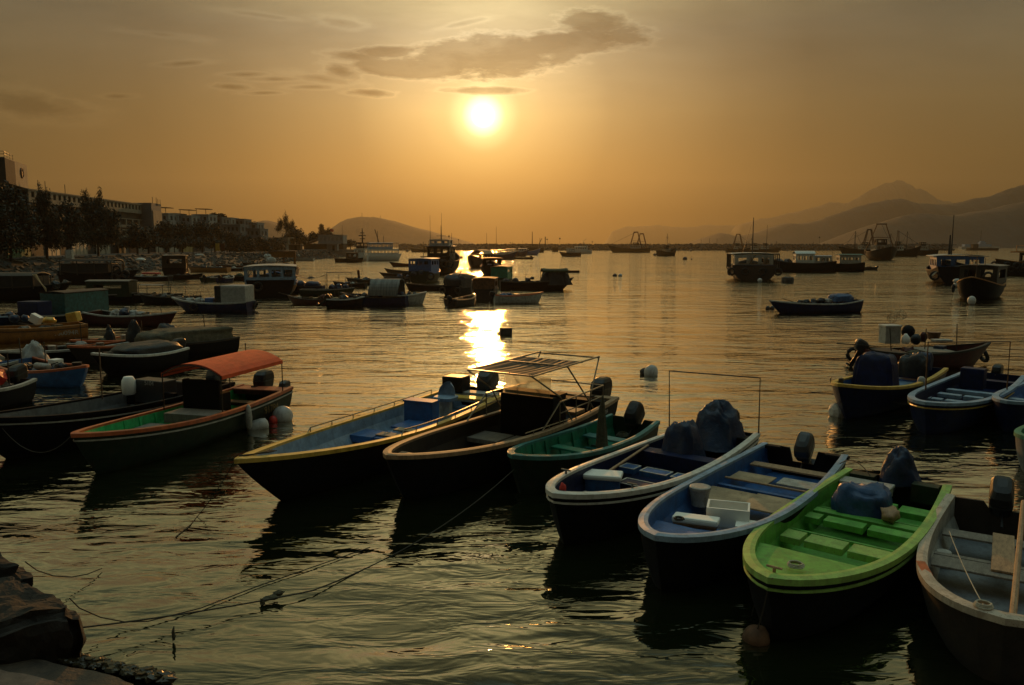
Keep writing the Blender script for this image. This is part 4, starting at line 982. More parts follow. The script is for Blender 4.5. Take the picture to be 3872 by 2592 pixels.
# ---------------------------------------------------------------- larger workboats, right
def workboat(label, wl, head, L, B, h=1.2, hb=.9, hs=.3, hullm_=black, group=None, rimm_=brown, blunt=.5, rake=1.6, deckz=.9, name='workboat', cat='workboat', sw=.85, flare=.25, deckm=greywood, rimw=.12):
    return boat_c(label, wl, head, L, B, cat, name, h, hb, hs, group, hullm=hullm_, rimm=rimm_, insm=hullm_, floorm=deckm, blunt=blunt, rake=rake, deckz=deckz, sw=sw, rimw=rimw, draft=.5, flare=flare, capk=.06)
P1 = workboat('workboat seen stern on with a flat white roof and a tall mast', (2838, 1055), 78, 11, 6.2, 1.5, 1.0, .5, brown, rimm_=greywood, deckz=1.1, sw=.9)
posts_roof(P1, .3, 8.2, 6.2, 1.3, 3.45, white, brown, n=5, camber=.12, th=.08, name='flat_roof', r=.06)
cabin(P1, 1.4, 7.0, 4.8, 4.6, 1.1, 3.3, white, teal, 2, 3, 3, over=.02)
MB().box((.06, 0, 1.65), (.08, 5.0, .75)).build('stern_boards', midblue, P1.root)
for i, y in enumerate((-2.9, -1.0, 1.2, 2.9)): tyre(P1, -.12, y, 1.15, .42, RY(math.pi / 2))
for x in (1.5, 3.5): tyre(P1, x, 3.05, 1.1, .42)
mast(P1, 3.2, 3.4, 8.2, .09, .1, stays=[(.4, 1.6, 3.5)]); mast(P1, 6.2, 3.4, 7.3, .04, -2.0)
lumps(P1, [(1.0, -.8, 1.6, .5), (.9, .4, 1.55, .45), (1.1, 1.3, 1.5, .4)], tarpk, 'net_heap')
MB().tube([(.4, 1.0, 1.6), (1.4, -.2, 3.3)], .06, 5).build('boom', pipe, P1.root)
loose('buoy', 'white ball float at the stern of the flat roofed workboat', 'buoy', lambda g: g.sphere((0, 0, .25), .28, 14), buoym, at(2873, 1069, 0), smooth=True)
loose('tub_float', 'dark barrel shaped mooring float right of the flat roofed workboat', 'float', lambda g: g.lathe([(.55, -.2), (.72, 0), (.75, .35), (.70, .65), (.5, .72)], n=16).tube([(-.3, 0, .7), (0, 0, .95), (.3, 0, .7)], .05, 5), buoyd, at(2978, 1070, 0))
P2a = workboat('dark hulled boat with a white domed cabin moored behind the flat roofed workboat', (3010, 1029), 172, 12.5, 3.6, 1.5, .9, .4, black, deckz=1.2)
cabin(P2a, 3.6, 6.6, 2.6, 2.4, 1.2, 3.1, white, white, 2, 3, 1, over=.15, camber=.45)
cabin(P2a, .8, 3.6, 2.4, 2.6, 1.2, 2.7, offwhite, paleblue, 0, 3, 1, over=.1); lumps(P2a, [(7.8, 0, 1.6, .9), (9.3, 0, 1.8, .8), (10.4, 0, 1.9, .6)], tarpk, 'net_heap'); mast(P2a, 3.6, 3, 5.2, .05)
P2b = workboat('dark boat with a grey white cabin under a blue green roof', (3160, 1026), 170, 9, 3.4, 1.3, .6, .3, black, deckz=1.0)
cabin(P2b, .7, 4.2, 2.8, 2.6, 1.0, 2.9, offwhite, teal2, 2, 3, 1, over=.25, wz=(.5, .75)); mast(P2b, 5.2, 1.3, 3.4, .05); mast(P2b, 6.1, 1.3, 3.0, .05, yard=[(2.6, .8)])
S1 = boat_c('low flat skiff made fast at the right end of the dark moored pair', (3245, 1022), 175, 6.4, 1.6, h=.5, hb=.1, blunt=.4, hullm=brown, rimm=brown, insm=brown, name='skiff', cat='skiff')
bench(S1, .2, .4, .6, brown, .2); bench(S1, .7, .4, .55, brown, .1); motor(S1, size=.8, m=mgrey)
S2 = boat_c('dark red tender hidden low in front of the white domed cabin boat', (3052, 1026), 10, 4.2, 1.4, h=.5, hb=.2, blunt=.4, hullm=dkred, rimm=orange, insm=brown, name='skiff', cat='skiff'); bench(S2, .5, .3, .4, orange)
def person(label, loc, seated=False, rz=0, m_=None, hgt=1.66):
    m_ = m_ or P('dark_clothes', (.02, .022, .03), .8); r = thing('person', label, 'person', loc, rz); g = MB()
    sk = P('skin', (.20, .11, .07), .6)
    if seated: J_ = dict(pel=(0, 0, .12), ch=(.02, 0, .50), nk=(.04, 0, .66), hd=(.06, 0, .80), kn=(.40, .11, .16), an=(.44, .12, -.26), el=(.12, .22, .38), wr=(.30, .14, .30), sh=(.03, .19, .60))
    else: J_ = dict(pel=(0, 0, .90), ch=(.0, 0, 1.22), nk=(.01, 0, 1.42), hd=(.02, 0, 1.56), kn=(.03, .10, .48), an=(0, .11, .06), el=(-.02, .27, 1.10), wr=(.08, .26, .86), sh=(0, .20, 1.36))
    bm = bmesh.new(); v_ = {}
    def V_(k_, p_): v_[k_] = bm.verts.new(p_); return v_[k_]
    V_('pel', J_['pel']); V_('ch', J_['ch']); V_('nk', J_['nk']); V_('hd', J_['hd']); bm.edges.new((v_['pel'], v_['ch'])); bm.edges.new((v_['ch'], v_['nk'])); bm.edges.new((v_['nk'], v_['hd']))
    for sg in (1, -1):
        f = lambda q_: (q_[0], q_[1] * sg, q_[2])
        for a, c in (('sh', 'ch'), ('el', 'sh'), ('wr', 'el')):
            V_(a + str(sg), f(J_[a])); bm.edges.new((v_[a + str(sg)], v_[c if c == 'ch' else c + str(sg)]))
        hipp = (J_['pel'][0], .09, J_['pel'][2] - .03); V_('hip' + str(sg), f(hipp)); bm.edges.new((v_['hip' + str(sg)], v_['pel']))
        V_('kn' + str(sg), f(J_['kn'])); bm.edges.new((v_['kn' + str(sg)], v_['hip' + str(sg)]))
        V_('an' + str(sg), f(J_['an'])); bm.edges.new((v_['an' + str(sg)], v_['kn' + str(sg)]))
        toe = (J_['an'][0] + .16, J_['an'][1], J_['an'][2] - .02); V_('toe' + str(sg), f(toe)); bm.edges.new((v_['toe' + str(sg)], v_['an' + str(sg)]))
    keys = list(v_.keys()); me_ = bpy.data.meshes.new('body'); bm.to_mesh(me_); bm.free()
    o = link('body', me_, m_, r); sm = o.modifiers.new('s', 'SKIN'); rad = {'pel': .13, 'ch': .15, 'nk': .055, 'hd': .095, 'sh': .065, 'el': .042, 'wr': .03, 'hip': .09, 'kn': .058, 'an': .04, 'toe': .035}
    for i, kx in enumerate(keys):
        rr = rad[kx.rstrip('-1')]; me_.skin_vertices[0].data[i].radius = (rr, rr)
    me_.skin_vertices[0].data[0].use_root = True
    sb_ = o.modifiers.new('d', 'SUBSURF'); sb_.levels = 1; sb_.render_levels = 1
    hp = J_['hd']; MB().sphere((hp[0], 0, hp[2] + .03), .105, 12, (1.05, .85, 1.2)).build('head', sk, r, smooth=True)
    MB().sphere((hp[0] - .012, 0, hp[2] + .07), .108, 12, (1.05, .9, .95), flat=-.02).build('hair', mblack, r, smooth=True)
    return r
person('person in dark clothes standing between the two cabins of the moored dark boats', onboat(P2b, 6.6, .3, 1.02), rz=2.0)
person('person in dark clothes crouched left of the standing one on the moored dark boats', onboat(P2b, 8.0, .3, 1.02), True, rz=1.2)
P4 = workboat('blue and white workboat with a covered deckhouse and tall mast near the right edge', (3600, 1066), 70, 11, 6.0, 1.5, 1.1, .5, black, deckz=1.1)
cabin(P4, 1.2, 8.5, 5.0, 4.4, 1.1, 3.2, midblue, offwhite, 3, 4, 3, over=.45, camber=.2); lumps(P4, [(.7, -1.2, 1.7, .6), (.8, .4, 1.7, .55), (.6, 1.5, 1.6, .5)], tarpk, 'net_heap')
mast(P4, 2.4, 3.4, 8.2, .08, .8, yard=[(4.6, 1.0)]); mast(P4, 3.2, 3.4, 5.8, .16, .9); tyre(P4, .0, 2.8, .9, .45, RY(math.pi / 2)); tyre(P4, .0, -2.8, .9, .45, RY(math.pi / 2))
MB().tube([(0, 2.6, 1.4), (-.8, 3.2, .9)], .09, 6).build('boom', pipe, P4.root)
P5 = workboat('small dark cabin boat with a flat grey roof, closest of the workboats at right', (3700, 1128), 228, 6.4, 3.3, 1.15, .75, .2, black, rimm_=orange, deckz=.9, blunt=.6)
cabin(P5, .3, 4.0, 2.9, 2.8, .9, 2.75, brown, greywood, 2, 1, 1, over=.15, wz=(.45, .85), camber=.1); mast(P5, 4.7, 1.2, 3.6, .05); mast(P5, 4.2, 2.8, 3.5, .03, .5)
cleat(P5, .95); tyre(P5, 5.9, -1.4, .9, .28)
for i, (px, py) in enumerate([(3673, 1152), (3618, 1075), (3618, 1087)]): loose('buoy', ['white oblong float at the bow of the small dark cabin boat', 'upper white float left of the small dark cabin boat', 'lower white float left of the small dark cabin boat'][i], 'buoy', lambda g: g.sphere((0, 0, .3), .3, 12, (1, 1, 1.2) if i == 0 else (1.3, 1, .8)), buoym, at(px, py, 0 if i != 1 else .8), smooth=True)
P6 = workboat('tug with an ochre upper deck and tyre lined bow at the right edge', (3925, 1040), 182, 14, 4.6, 1.6, .9, .3, brown, rimm_=orange, deckz=1.2)
for i in range(9): tyre(P6, 14 - i * 1.1 + .1, (2.3 if i else 0) * min(1, .35 + i * .25), 1.55 - (.05 * i), .45)
for i in range(8): tyre(P6, 13.5 - i * 1.2, 2.4 * min(1, .3 + i * .25), .9, .4)
cabin(P6, 1.5, 9.0, 3.6, 3.4, 1.2, 3.4, brown, orange, 2, 4, 1, over=.9, rth=.2)
MB().box((5.2, 0, 4.6), (2.4, 2.0, 1.7)).build('wheelhouse', white, P6.root)
g = MB()
for x in (2, 4, 7, 9.4):
    for y in (-1.9, 1.9): g.tube([(x, y, 3.6), (x, y, 4.6)], .06, 5)
g.tube([(2, 1.9, 4.5), (9.4, 1.9, 4.5)], .05, 5); g.tube([(9.4, -1.9, 4.5), (9.4, 1.9, 4.5)], .05, 5); g.build('deck_rail', orange, P6.root)
# ================================================================ far vessels by the breakwater
def trawler(label, wl, head, L, B, h, hb, hullm_=black, wh=.25, whh=2.6, frames=(), masts=(), group=None, white_top=True, radar=True, stays=True):
    bt = workboat(label, wl, head, L, B, h, hb, .5, hullm_, group, brown, .35, L * .12, h * .75, 'trawler', 'trawler', .8, .3)
    z = h * .75; cabin(bt, L * wh, L * (wh + .25), B * .62, B * .55, z, z + whh, offwhite if white_top else brown, greywood, 3, 4, 2, over=.3, wz=(.55, .85), name='wheelhouse')
    cabin(bt, L * (wh + .05), L * (wh + .18), B * .42, B * .4, z + whh + .1, z + whh + 1.9, brown, greywood, 2, 2, 1, over=.2)
    for (s_, top, w_) in frames: aframe(bt, s_ * L, z, top, w_, r=max(.18, L * .013), along=(min(abs(head) % 180, 180 - abs(head) % 180) < 30))
    for (s_, top) in masts: mast(bt, s_ * L, z, top, max(.14, L * .012), stays=[(L * (s_ + .25), 0, h + .5), (L * max(0, s_ - .2), 0, h + .3)] if stays else None, yard=[(top * .8, B * .3)])
    if frames and stays:
        g = MB(); tops = sorted([(s_ * L, t_) for s_, t_, _ in frames])
        g.tube([(tops[-1][0], 0, tops[-1][1]), (L * .98, 0, h + hb)], .07, 4)
        if len(tops) > 1: g.tube([(tops[0][0], 0, tops[0][1]), (tops[1][0], 0, tops[1][1])], .05, 4)
        g.build('rigging', dark, bt.root)
    return bt
trawler('dark trawler with twin pipe gantries moored against the breakwater, right of centre', (2378, 956), 178, 27, 6.5, 2.6, 2.2, wh=.22, frames=((.34, 13.2, 8.5), (.20, 12.2, 7.5)))
t = trawler('small dark trawler with a single mast, right of the twin gantry trawler', (2525, 969), 35, 11, 4.2, 1.9, 1.9, masts=((.45, 9.8),), wh=.3, whh=1.5)
loose('buoy', 'dark float just left of the single masted trawler', 'buoy', lambda g: g.sphere((0, 0, .3), .9, 10, (1, 1, .8)), buoyd, at(2477, 967, 0))
T_ = [('light grey trawler with a gantry and bare mast, left of the big gantry trawler', (3250, 962), 185, 24, 6.5, 2.4, 1.8, ((.3, 13.0, 7),), ((.62, 12.2),)),
      ('big trawler seen bow on under a tall dark gantry at right', (3336, 984), -95, 15, 7.6, 2.7, 1.6, ((.35, 11.3, 9.4),), ()),
      ('dark trawler with gantry and two masts, right of the big gantry trawler', (3412, 971), -40, 14, 5.6, 2.3, 2.2, ((.35, 10.6, 5.5),), ((.6, 10.4), (.15, 9.6))),
      ('far dark trawler hull ending the moored group at right', (3465, 966), 175, 18, 5.5, 2.3, 1.6, (), ((.5, 6),)),
      ('trawler with a lone gantry showing behind the flat roofed workboat', (2800, 955), 5, 20, 5.6, 2.2, 1.6, ((.4, 12.2, 8),), ((.7, 7),)),
      ('low grey boat with a domed radar behind the flat roofed workboat', (2840, 958), 178, 16, 5, 2.0, 1.2, (), ((.5, 9),)),
      ('dark craft with gear on deck right of the domed radar boat', (2905, 955), 2, 18, 5, 2.2, 1.4, (), ((.8, 7.5), (.3, 6)))]
for lb, wl, hd, L_, B__, h_, hb_, fr, ms in T_: trawler(lb, wl, hd, L_, B__, h_, hb_, brown if 'brown' in lb else black, frames=fr, masts=ms)
# small shapes beyond the breakwater
for i, (px, py, w_, lb) in enumerate([(2645, 930, 12, 'tiny hazy boat beyond the breakwater, left of the pair'), (2677, 930, 9, 'tiny hazy boat beyond the breakwater, middle one'), (2705, 929, 10, 'tiny hazy boat with two poles beyond the breakwater')]):
    p_ = atd(px, py, 1050); g = MB()
    r = thing('far_boat', lb, 'boat', (p_.x, 1050, 0), 0); g.prism([(-w_ / 2, -2), (w_ * .35, -2), (w_ / 2, 0), (w_ * .35, 2), (-w_ / 2, 2)], -.5, 4.6).build('hull', black, r)
    MB().box((-1, 0, 6), (4, 3, 3)).build('deckhouse', brown, r); MB().tube([(2, 0, 4), (2, 0, 14)], .25, 4).build('mast', dark, r)
p_ = at(3700, 943, 0); f_ = thing('ferry', 'pale grey fast ferry half lost in haze near the far right water', 'ferry', p_, 0)
MB().prism([(-24, -4), (18, -4), (27, 0), (18, 4), (-24, 4)], -.5, 3.2).build('hull', offwhite, f_); MB().box((-3, 0, 4.8), (34, 7, 3.2)).build('cabin', paleblue, f_); MB().box((4, 0, 7.6), (8, 5, 2.4)).box((4, 0, 9.6), (5, 3, 1.8)).build('bridge', paleblue, f_); MB().tube([(2, 0, 8), (2, 0, 24)], .3, 5).build('mast', dark, f_)
p_ = at(3712, 948, 0); f_ = thing('barge', 'low dark barge in front of the hazy fast ferry', 'barge', p_, 0); MB().prism([(-13, -3), (14, -3), (16, 0), (14, 3), (-13, 3)], -.5, 2.2).build('hull', black, f_); MB().box((-7, 0, 4), (5, 4, 4)).build('deckhouse', brown, f_)
# patrol ship and cluster, centre
pt = workboat('grey patrol ship with a lattice mast and crane arms in front of the breakwater', (2011, 956), 180, 15.5, 4.6, 2.8, 1.6, .4, black, deckz=2.2, name='patrol_ship', cat='ship')
cabin(pt, 4, 10, 4, 3.6, 2.2, 5.6, brown, greywood, 3, 5, 2, over=.4); mast(pt, 7.5, 5.5, 13.6, .35, yard=[(8, 3), (9.5, 2.4), (11, 3.2), (12.4, 1.4)]); mast(pt, 2.5, 3, 9.6, .25); MB().tube([(4.5, 0, 3), (1.2, 0, 9.2)], .2, 5).build('crane_arm', dark, pt.root)
MB().tube([(-1, 0, 4), (-1, 0, 10.3)], .3, 5).build('stern_pole', dark, pt.root)
FB = [('blue and dark fishing boat nearest the breakwater cluster centre', (1992, 966), 2, 13, 4.4, 1.7, 1.6, midblue, ((.35, 7.0),)),
      ('fishing boat with raised bow in the middle of the breakwater cluster', (1948, 971), 3, 11.5, 4.2, 1.6, 1.4, navy, ((.4, 6.0),)),
      ('fishing boat with two thin whip masts at the left of the breakwater cluster', (1895, 982), 4, 10.5, 3.8, 1.5, 1.3, navy, ((.35, 10.6), (.05, 8.6))),
      ('dark red fishing boat right of the green domed cabin', (1912, 975), 0, 10, 3.8, 1.4, 1.2, dkred, ((.5, 5.2),))]
for lb, wl, hd, L_, B__, h_, hb_, hm_, ms in FB:
    bt = workboat(lb, wl, hd, L_, B__, h_, hb_, .3, hm_, deckz=h_ * .8, rimm_=offwhite); cabin(bt, L_ * .2, L_ * .5, B__ * .6, B__ * .55, h_ * .8, h_ * .8 + 1.8, paleblue, white, 2, 3, 1, over=.25)
    for s_, t_ in ms: mast(bt, s_ * L_, h_, t_, .09)
b2 = boat_c('flat dark skiff sticking out right of the breakwater cluster', (1968, 981), 0, 9, 2, h=.6, hb=.1, blunt=.3, hullm=black, rimm=brown, insm=brown, name='skiff', cat='skiff'); bench(b2, .9, .8, .9, black, .5)
# white launch and dark boat
la = workboat('white harbour launch with a radar arch lying before the breakwater', (2190, 960), 182, 14, 4.2, 1.8, .8, .2, white, deckz=1.5, name='launch', cat='launch', rimm_=white)
cabin(la, 2.5, 9.5, 3.6, 3, 1.5, 3.9, white, white, 3, 5, 2, over=.2); MB().tube([(3, -1.6, 3.9), (5, -1.6, 6.8), (5, 1.6, 6.8), (3, 1.6, 3.9)], .14, 5).tube([(5, 0, 6.8), (3, 0, 8.4)], .12, 5).build('radar_arch', steel, la.root)
lb_ = workboat('low dark motorboat with a grey cabin in front of the white harbour launch', (2155, 971), 180, 9, 3.2, 1.5, .5, .2, black, deckz=1.1); cabin(lb_, 2.5, 6, 2.4, 2.2, 1.1, 3.4, offwhite, greywood, 2, 3, 1, over=.15)
lr = thing('mooring_block', 'dark square mooring block standing alone before the breakwater', 'block', at(2099, 953, 0), 0); MB().bbox((0, 0, 1.4), (4.4, 3, 3.4), .15).build('block', black, lr); MB().box((0, 0, 3.2), (4.9, 3.4, .3)).build('cap', brown, lr)
# floating things in open water
def flo(label, px, py, r_, sq=(1, 1, .9), z=.4, m_=buoyd, two=None):
    def f(g):
        g.sphere((0, 0, r_ * z), r_, 14, sq, .05)
        if two: g.sphere((r_ * 1.3, .05, r_ * z), r_ * two, 14, sq)
    return loose('buoy', label, 'buoy', f, m_, at(px, py, 0), smooth=True)
flo('left one of the two dark touching floats below the frame boat horizon', 2325, 1046, .33); flo('pale grey float touching a dark float in open water right of centre', 2345, 1046, .32, m_=buoym)
flo('small dark float far out before the breakwater, with beads of line', 2590, 983, .75); flo('tiny dot float right of the small dark far float', 2615, 982, .3)
flo('dark small float left of the dark and grey pair near the goalpost frame', 2437, 1414, .17); flo('grey lumpy float in the water left of the goalpost frame', 2462, 1420, .25, (1, .9, 1.1), m_=buoym)
flo('dark round float left of the big blue cabin boat reflection', 923, 1130, .42)
flo('speck of a float left of the anchored pair before the breakwater', 2614, 951, 1.2)
flo('dark bobbing float between the tall dark boat and the glitter', 1745, 978, .6); flo('dark float under the left hill before the breakwater', 1540, 953, 1.3)
lr = thing('crate_float', 'dark crate shaped float alone in the sun glitter', 'float', at(1912, 1266, 0), R(8)); MB().bbox((0, 0, .16), (.62, .5, .40), .05).build('crate', buoyd, lr); MB().sphere((-.36, 0, .06), .1, 8).build('end_float', rust, lr)
lr = thing('raft', 'low dark plank raft floating right of the anchored cluster', 'raft', at(2165, 1032, 0), R(2)); MB().box((.1, 0, .2), (2.0, 1.2, .35)).build('planks', black, lr); MB().box((-1.2, 0, .12), (.5, .8, .18)).build('end_board', brown, lr)
# ================================================================ cluster in the glitter, centre
c1 = workboat('tall dark fishing boat with a high wheelhouse and whip antennas, left of the glitter', (1680, 1031), 84, 15, 5.0, 2.0, 1.6, .8, black, deckz=1.6, sw=.95)
cabin(c1, 2.5, 8.5, 3.6, 3.4, 1.6, 4.4, brown, paleblue, 3, 4, 3, over=.3, wz=(.6, .85)); cabin(c1, 3.5, 7, 3.2, 3, 4.5, 5.4, offwhite, offwhite, 2, 2, 3, over=.15); mast(c1, 5, 5.4, 7.8, .07, 0, yard=[(6.1, 1.6)]); mast(c1, 4, 4.5, 9.8, .04, -.3); mast(c1, 4, 4.5, 9.5, .035, 1.6); mast(c1, 6, 4.5, 6.6, .05, -1.6)
for y in (-2.4, -1.6, 1.8, 2.4): tyre(c1, -.2, y, 1.6, .5, RY(math.pi / 2))
tyre(c1, 1.2, -2.55, .7, .55); MB().tube([(1, -2.2, 1.6), (1, -2.3, 4.6), (3, -2.3, 4.6), (3, -2.2, 1.6)], .06, 5).build('side_frame', pipe, c1.root)
lumps(c1, [(.9, -1.2, 2.2, .9), (.9, .5, 2.2, 1.0), (1.0, 1.6, 2.0, .7)], tarpk, 'net_heap')
c2 = workboat('round topped cabin boat in the glitter behind the square green cabin', (1812, 1012), 250, 10, 3.8, 1.5, 1.1, .3, brown, deckz=1.2); cabin(c2, 1, 6, 3.2, 3, 1.2, 2.8, brown, tan, 2, 3, 1, over=.1, camber=.8); MB().tube([(6.2, -1.6, 1.4), (6.2, -1.6, 2.8), (6.2, 0, 3.6), (6.2, 1.6, 2.8), (6.2, 1.6, 1.4)], .05, 6).build('hoop_frame', pipe, c2.root)
c2b = workboat('low dark boat with pale roof strips right of the round topped cabin boat', (1858, 1040), 95, 8, 3.4, 1.3, .8, .3, black, deckz=1.0); cabin(c2b, 1.5, 6, 2.8, 2.6, 1.0, 2.55, black, tan, 2, 2, 1, over=.25); lumps(c2b, [(.8, -.6, 1.5, .5), (.7, .5, 1.4, .5)], tarpk, 'net_heap')
c3 = workboat('small boat with a square dark green cabin, on the right edge of the glitter', (1903, 1082), 80, 5.4, 1.95, .9, .5, .1, dkgreen, deckz=.7, rimm_=teal); cabin(c3, .25, 3.6, 1.8, 1.75, .7, 2.15, teal, tan, 1, 2, 0, over=.06, wz=(.6, .8), camber=.1)
c4 = workboat('small boat with a tall dark square cabin, nearest in the sun glitter', (1842, 1128), 85, 4.8, 1.9, .8, .4, .1, brown, deckz=.6, rimm_=brown); cabin(c4, .15, 3.0, 1.75, 1.7, .6, 1.72, rust, brown, 1, 1, 0, over=.08, camber=.06); MB().box((1.2, 1.02, 1.15), (2.2, .04, 1.0)).build('side_board', offwhite, c4.root)
c5 = workboat('small boat under a rumpled dark tarpaulin left of the square dark cabin', (1748, 1114), 70, 5.0, 1.9, .8, .4, .1, black, deckz=.6); g = MB(); tarp(g, (2.0, 0, .7), (3.6, 1.95, 1.25), 31, .42, 0, .03, .08); g.build('tarpaulin_cover', tarpk, c5.root, smooth=True); MB().tube([(.3, -.6, 1.7), (.1, -1.0, 2.3)], .04, 5).build('pole', dark, c5.root)
tyre(c5, -.1, -.7, .5, .25, RY(1.57)); tyre(c5, -.1, .8, .5, .25, RY(1.57))
c6 = boat_c('small dark skiff with a pale rim just left of the nearest square dark cabin boat', (1750, 1155), 60, 3.4, 1.35, h=.5, hb=.25, blunt=.5, hullm=brown, rimm=tan, insm=brown, name='skiff', cat='skiff'); bench(c6, .5, .3, .4, tan); motor(c6, tilt=.4, size=.8); tyre(c6, -.1, -.5, .3, .18, RY(1.57))
c7 = boat_c('white sided skiff with a dark motor right of the nearest square dark cabin boat', (1962, 1147), 8, 3.9, 1.45, h=.62, hb=.25, blunt=.25, hullm=offwhite, rimm=redrim, insm=brown, name='skiff', cat='skiff', rake=.5); lumps(c7, [(.7, 0, .6, .35), (1.2, .2, .6, .28)], tarpm, 'cargo'); motor(c7, tilt=.2, size=.8)
c8 = workboat('dark work raft boat with a torn canopy and drying poles, right of the glitter', (2030, 1096), 5, 7.6, 2.4, .8, .4, .1, black, deckz=.6); posts_roof(c8, 4.3, 6.9, 2.0, .7, 2.0, tarpg, dark, 3, .22, .08, .2, name='torn_canopy', r=.03); g = MB(); tarp(g, (5.7, 0, .5), (3.4, 2.4, 1.55), 35, .45, top=.72); g.build('tarpaulin_cover', tarpk, c8.root)
mast(c8, 1.2, .8, 2.4, .03); mast(c8, 2.6, .8, 1.8, .03); lumps(c8, [(.6, 0, .9, .35), (1.6, .1, .9, .4), (2.9, .2, 1.0, .35), (3.3, -.3, 1.2, .25)], tarpk, 'cargo')
c9 = boat_c('long low dark skiff left of the dark tarpaulin boat, under the anchored pair', (1668, 1100), 178, 7.2, 1.6, h=.5, hb=.25, blunt=.3, hullm=black, rimm=brown, insm=black, name='skiff', cat='skiff'); bench(c9, .5, .3, .4, brown)
c10 = workboat('blue and green cabin boat with tyres, left of the tall dark fishing boat', (1616, 1064), 82, 8.5, 3.0, 1.1, .6, .3, dkgreen, deckz=.9, rimm_=midblue); cabin(c10, .6, 5.2, 2.8, 2.6, .9, 2.85, midblue, white, 2, 3, 3, over=.15, wz=(.62, .88)); mast(c10, 2.4, 2.9, 5.0, .05); tyre(c10, -.15, -1.5, .8, .4, RY(1.57)); tyre(c10, -.15, 1.5, .8, .4, RY(1.57)); tyre(c10, -.2, 1.4, .2, .3, RY(1.57)); lumps(c10, [(.2, -.3, 1.2, .4), (.1, .6, 1.1, .4)], tarpk, 'cargo')
for i, (wl, hd, L_, lb) in enumerate([((1550, 1009), 178, 9, 'upper long red skiff pointing left of the blue and green cabin boat'), ((1545, 1041), 178, 7.5, 'middle long brown skiff left of the blue and green cabin boat'), ((1495, 1051), 175, 4.6, 'stubby dark skiff with a motor at the left end of the skiff group'), ((1540, 1064), 2, 5.8, 'lower pale grey skiff moored left of the blue and green cabin boat')]):
    s_ = boat_c(lb, wl, hd, L_, 1.7, h=.55, hb=.5 if i < 2 else .2, blunt=.1, hullm=[dkred, brown, black, greyfloor][i], rimm=brown, insm=brown, name='skiff', cat='skiff', group='long skiffs left of centre', rake=1.0); bench(s_, .5, .3, .45, brown)
    if i == 2: motor(s_, size=.9)
    if i == 3: lumps(s_, [(2, 0, .6, .35), (3, 0, .6, .3)], tarpb, 'cargo')
# ================================================================ left shore, buildings, trees
earth = P('embankment_earth', (.02, .017, .012), .95, var=.5, scale=.4)
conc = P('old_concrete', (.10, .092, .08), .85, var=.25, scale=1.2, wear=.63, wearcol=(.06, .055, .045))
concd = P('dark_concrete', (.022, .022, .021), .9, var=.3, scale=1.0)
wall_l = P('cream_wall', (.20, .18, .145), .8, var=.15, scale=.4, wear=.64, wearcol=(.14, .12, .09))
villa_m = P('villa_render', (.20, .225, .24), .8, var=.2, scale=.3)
villa_d = P('villa_render_shaded_grey', (.11, .125, .135), .8, var=.2, scale=.3)  # darker grey render for some villas, sheds and roofs
land = MB().prism([(-420, 70), (-72, 70), (-72, 200), (-74, 352), (-420, 352)], -1, 2.6).build('promenade', earth); land['kind'] = 'structure'
g = MB(); k = 40                                            # sloping revetment under the boulders
vs = []
for i in range(k + 1):
    y = 66 + 284 * i / k; xo = -59 - 10 * max(0, (y - 230) / 120)
    vs += [(xo, y, -1), (-73 - (2 if y > 200 else 0), y, 2.7)]
o = g.add(vs, [(2 * i, 2 * i + 1, 2 * i + 3, 2 * i + 2) for i in range(k)]).build('embankment', earth); o['kind'] = 'structure'
r = random.Random(5); g = MB()
for i in range(2400):
    y = 70 + 275 * r.random() ** 1.3; t = r.random(); xo = -59 - 10 * max(0, (y - 230) / 120)
    x = xo + (-73 - xo) * t; s_ = r.uniform(.35, 1.0); g.box((x, y, -.9 + 3.5 * t), (s_, s_ * r.uniform(.6, 1), s_ * r.uniform(.4, .8)), r.random() * 3, r.random() * .8, r.random() * .8, r.uniform(.6, .95))
o = g.build('boulders', P('grey_boulder', (.045, .042, .034), .95, var=.6, scale=.3)); o['kind'] = 'stuff'; o['label'] = 'grey boulders piled on the slope of the left shore'
o = MB().prism([(-110, 70), (-76, 70), (-77, 350), (-110, 350)], 2.6, 2.66).build('pavement', concd); o['kind'] = 'structure'
hs_ = MB(); vs = []; n1_, n2_ = 26, 12                                # hillside the villas stand on
for i in range(n1_ + 1):
    for j in range(n2_ + 1):
        x = -330 + 250 * i / n1_; y = 252 + 110 * j / n2_; f = max(0, min(1, (-92 - x) / 60))
        vs.append((x, y, 2.5 + 9.0 * f * math.sin(math.pi / 2 * min(1, j / 4)) + mn.noise(Vector((x * .05, y * .05, 0))) * .8 * f))
K = n2_ + 1; hs_.add(vs, [(i * K + j, (i + 1) * K + j, (i + 1) * K + j + 1, i * K + j + 1) for i in range(n1_) for j in range(n2_)]).build('hillside', earth)['kind'] = 'structure'
# --- tower
tw = thing('tower_block', 'dark tower block with a railed flat roof and round emblem, at the far left', 'building', (-103, 160, 0))
B1 = [(-24, 0), (1.2, 0), (-1.6, 7.7), (-4.8, 17), (-24, 17)]
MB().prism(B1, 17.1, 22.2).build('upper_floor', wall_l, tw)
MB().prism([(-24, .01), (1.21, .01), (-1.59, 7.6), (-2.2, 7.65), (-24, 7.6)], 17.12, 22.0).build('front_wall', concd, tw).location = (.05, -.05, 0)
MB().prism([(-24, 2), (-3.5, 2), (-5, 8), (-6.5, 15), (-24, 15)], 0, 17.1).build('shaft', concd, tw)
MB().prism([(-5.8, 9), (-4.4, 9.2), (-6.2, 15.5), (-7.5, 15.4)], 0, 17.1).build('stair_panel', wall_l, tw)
g = MB()
rp = [(-24, .4), (.9, .4), (-1.8, 7.4)]
for zz in (22.8, 23.35): g.tube([(x, y, zz) for x, y in rp], .06, 4)
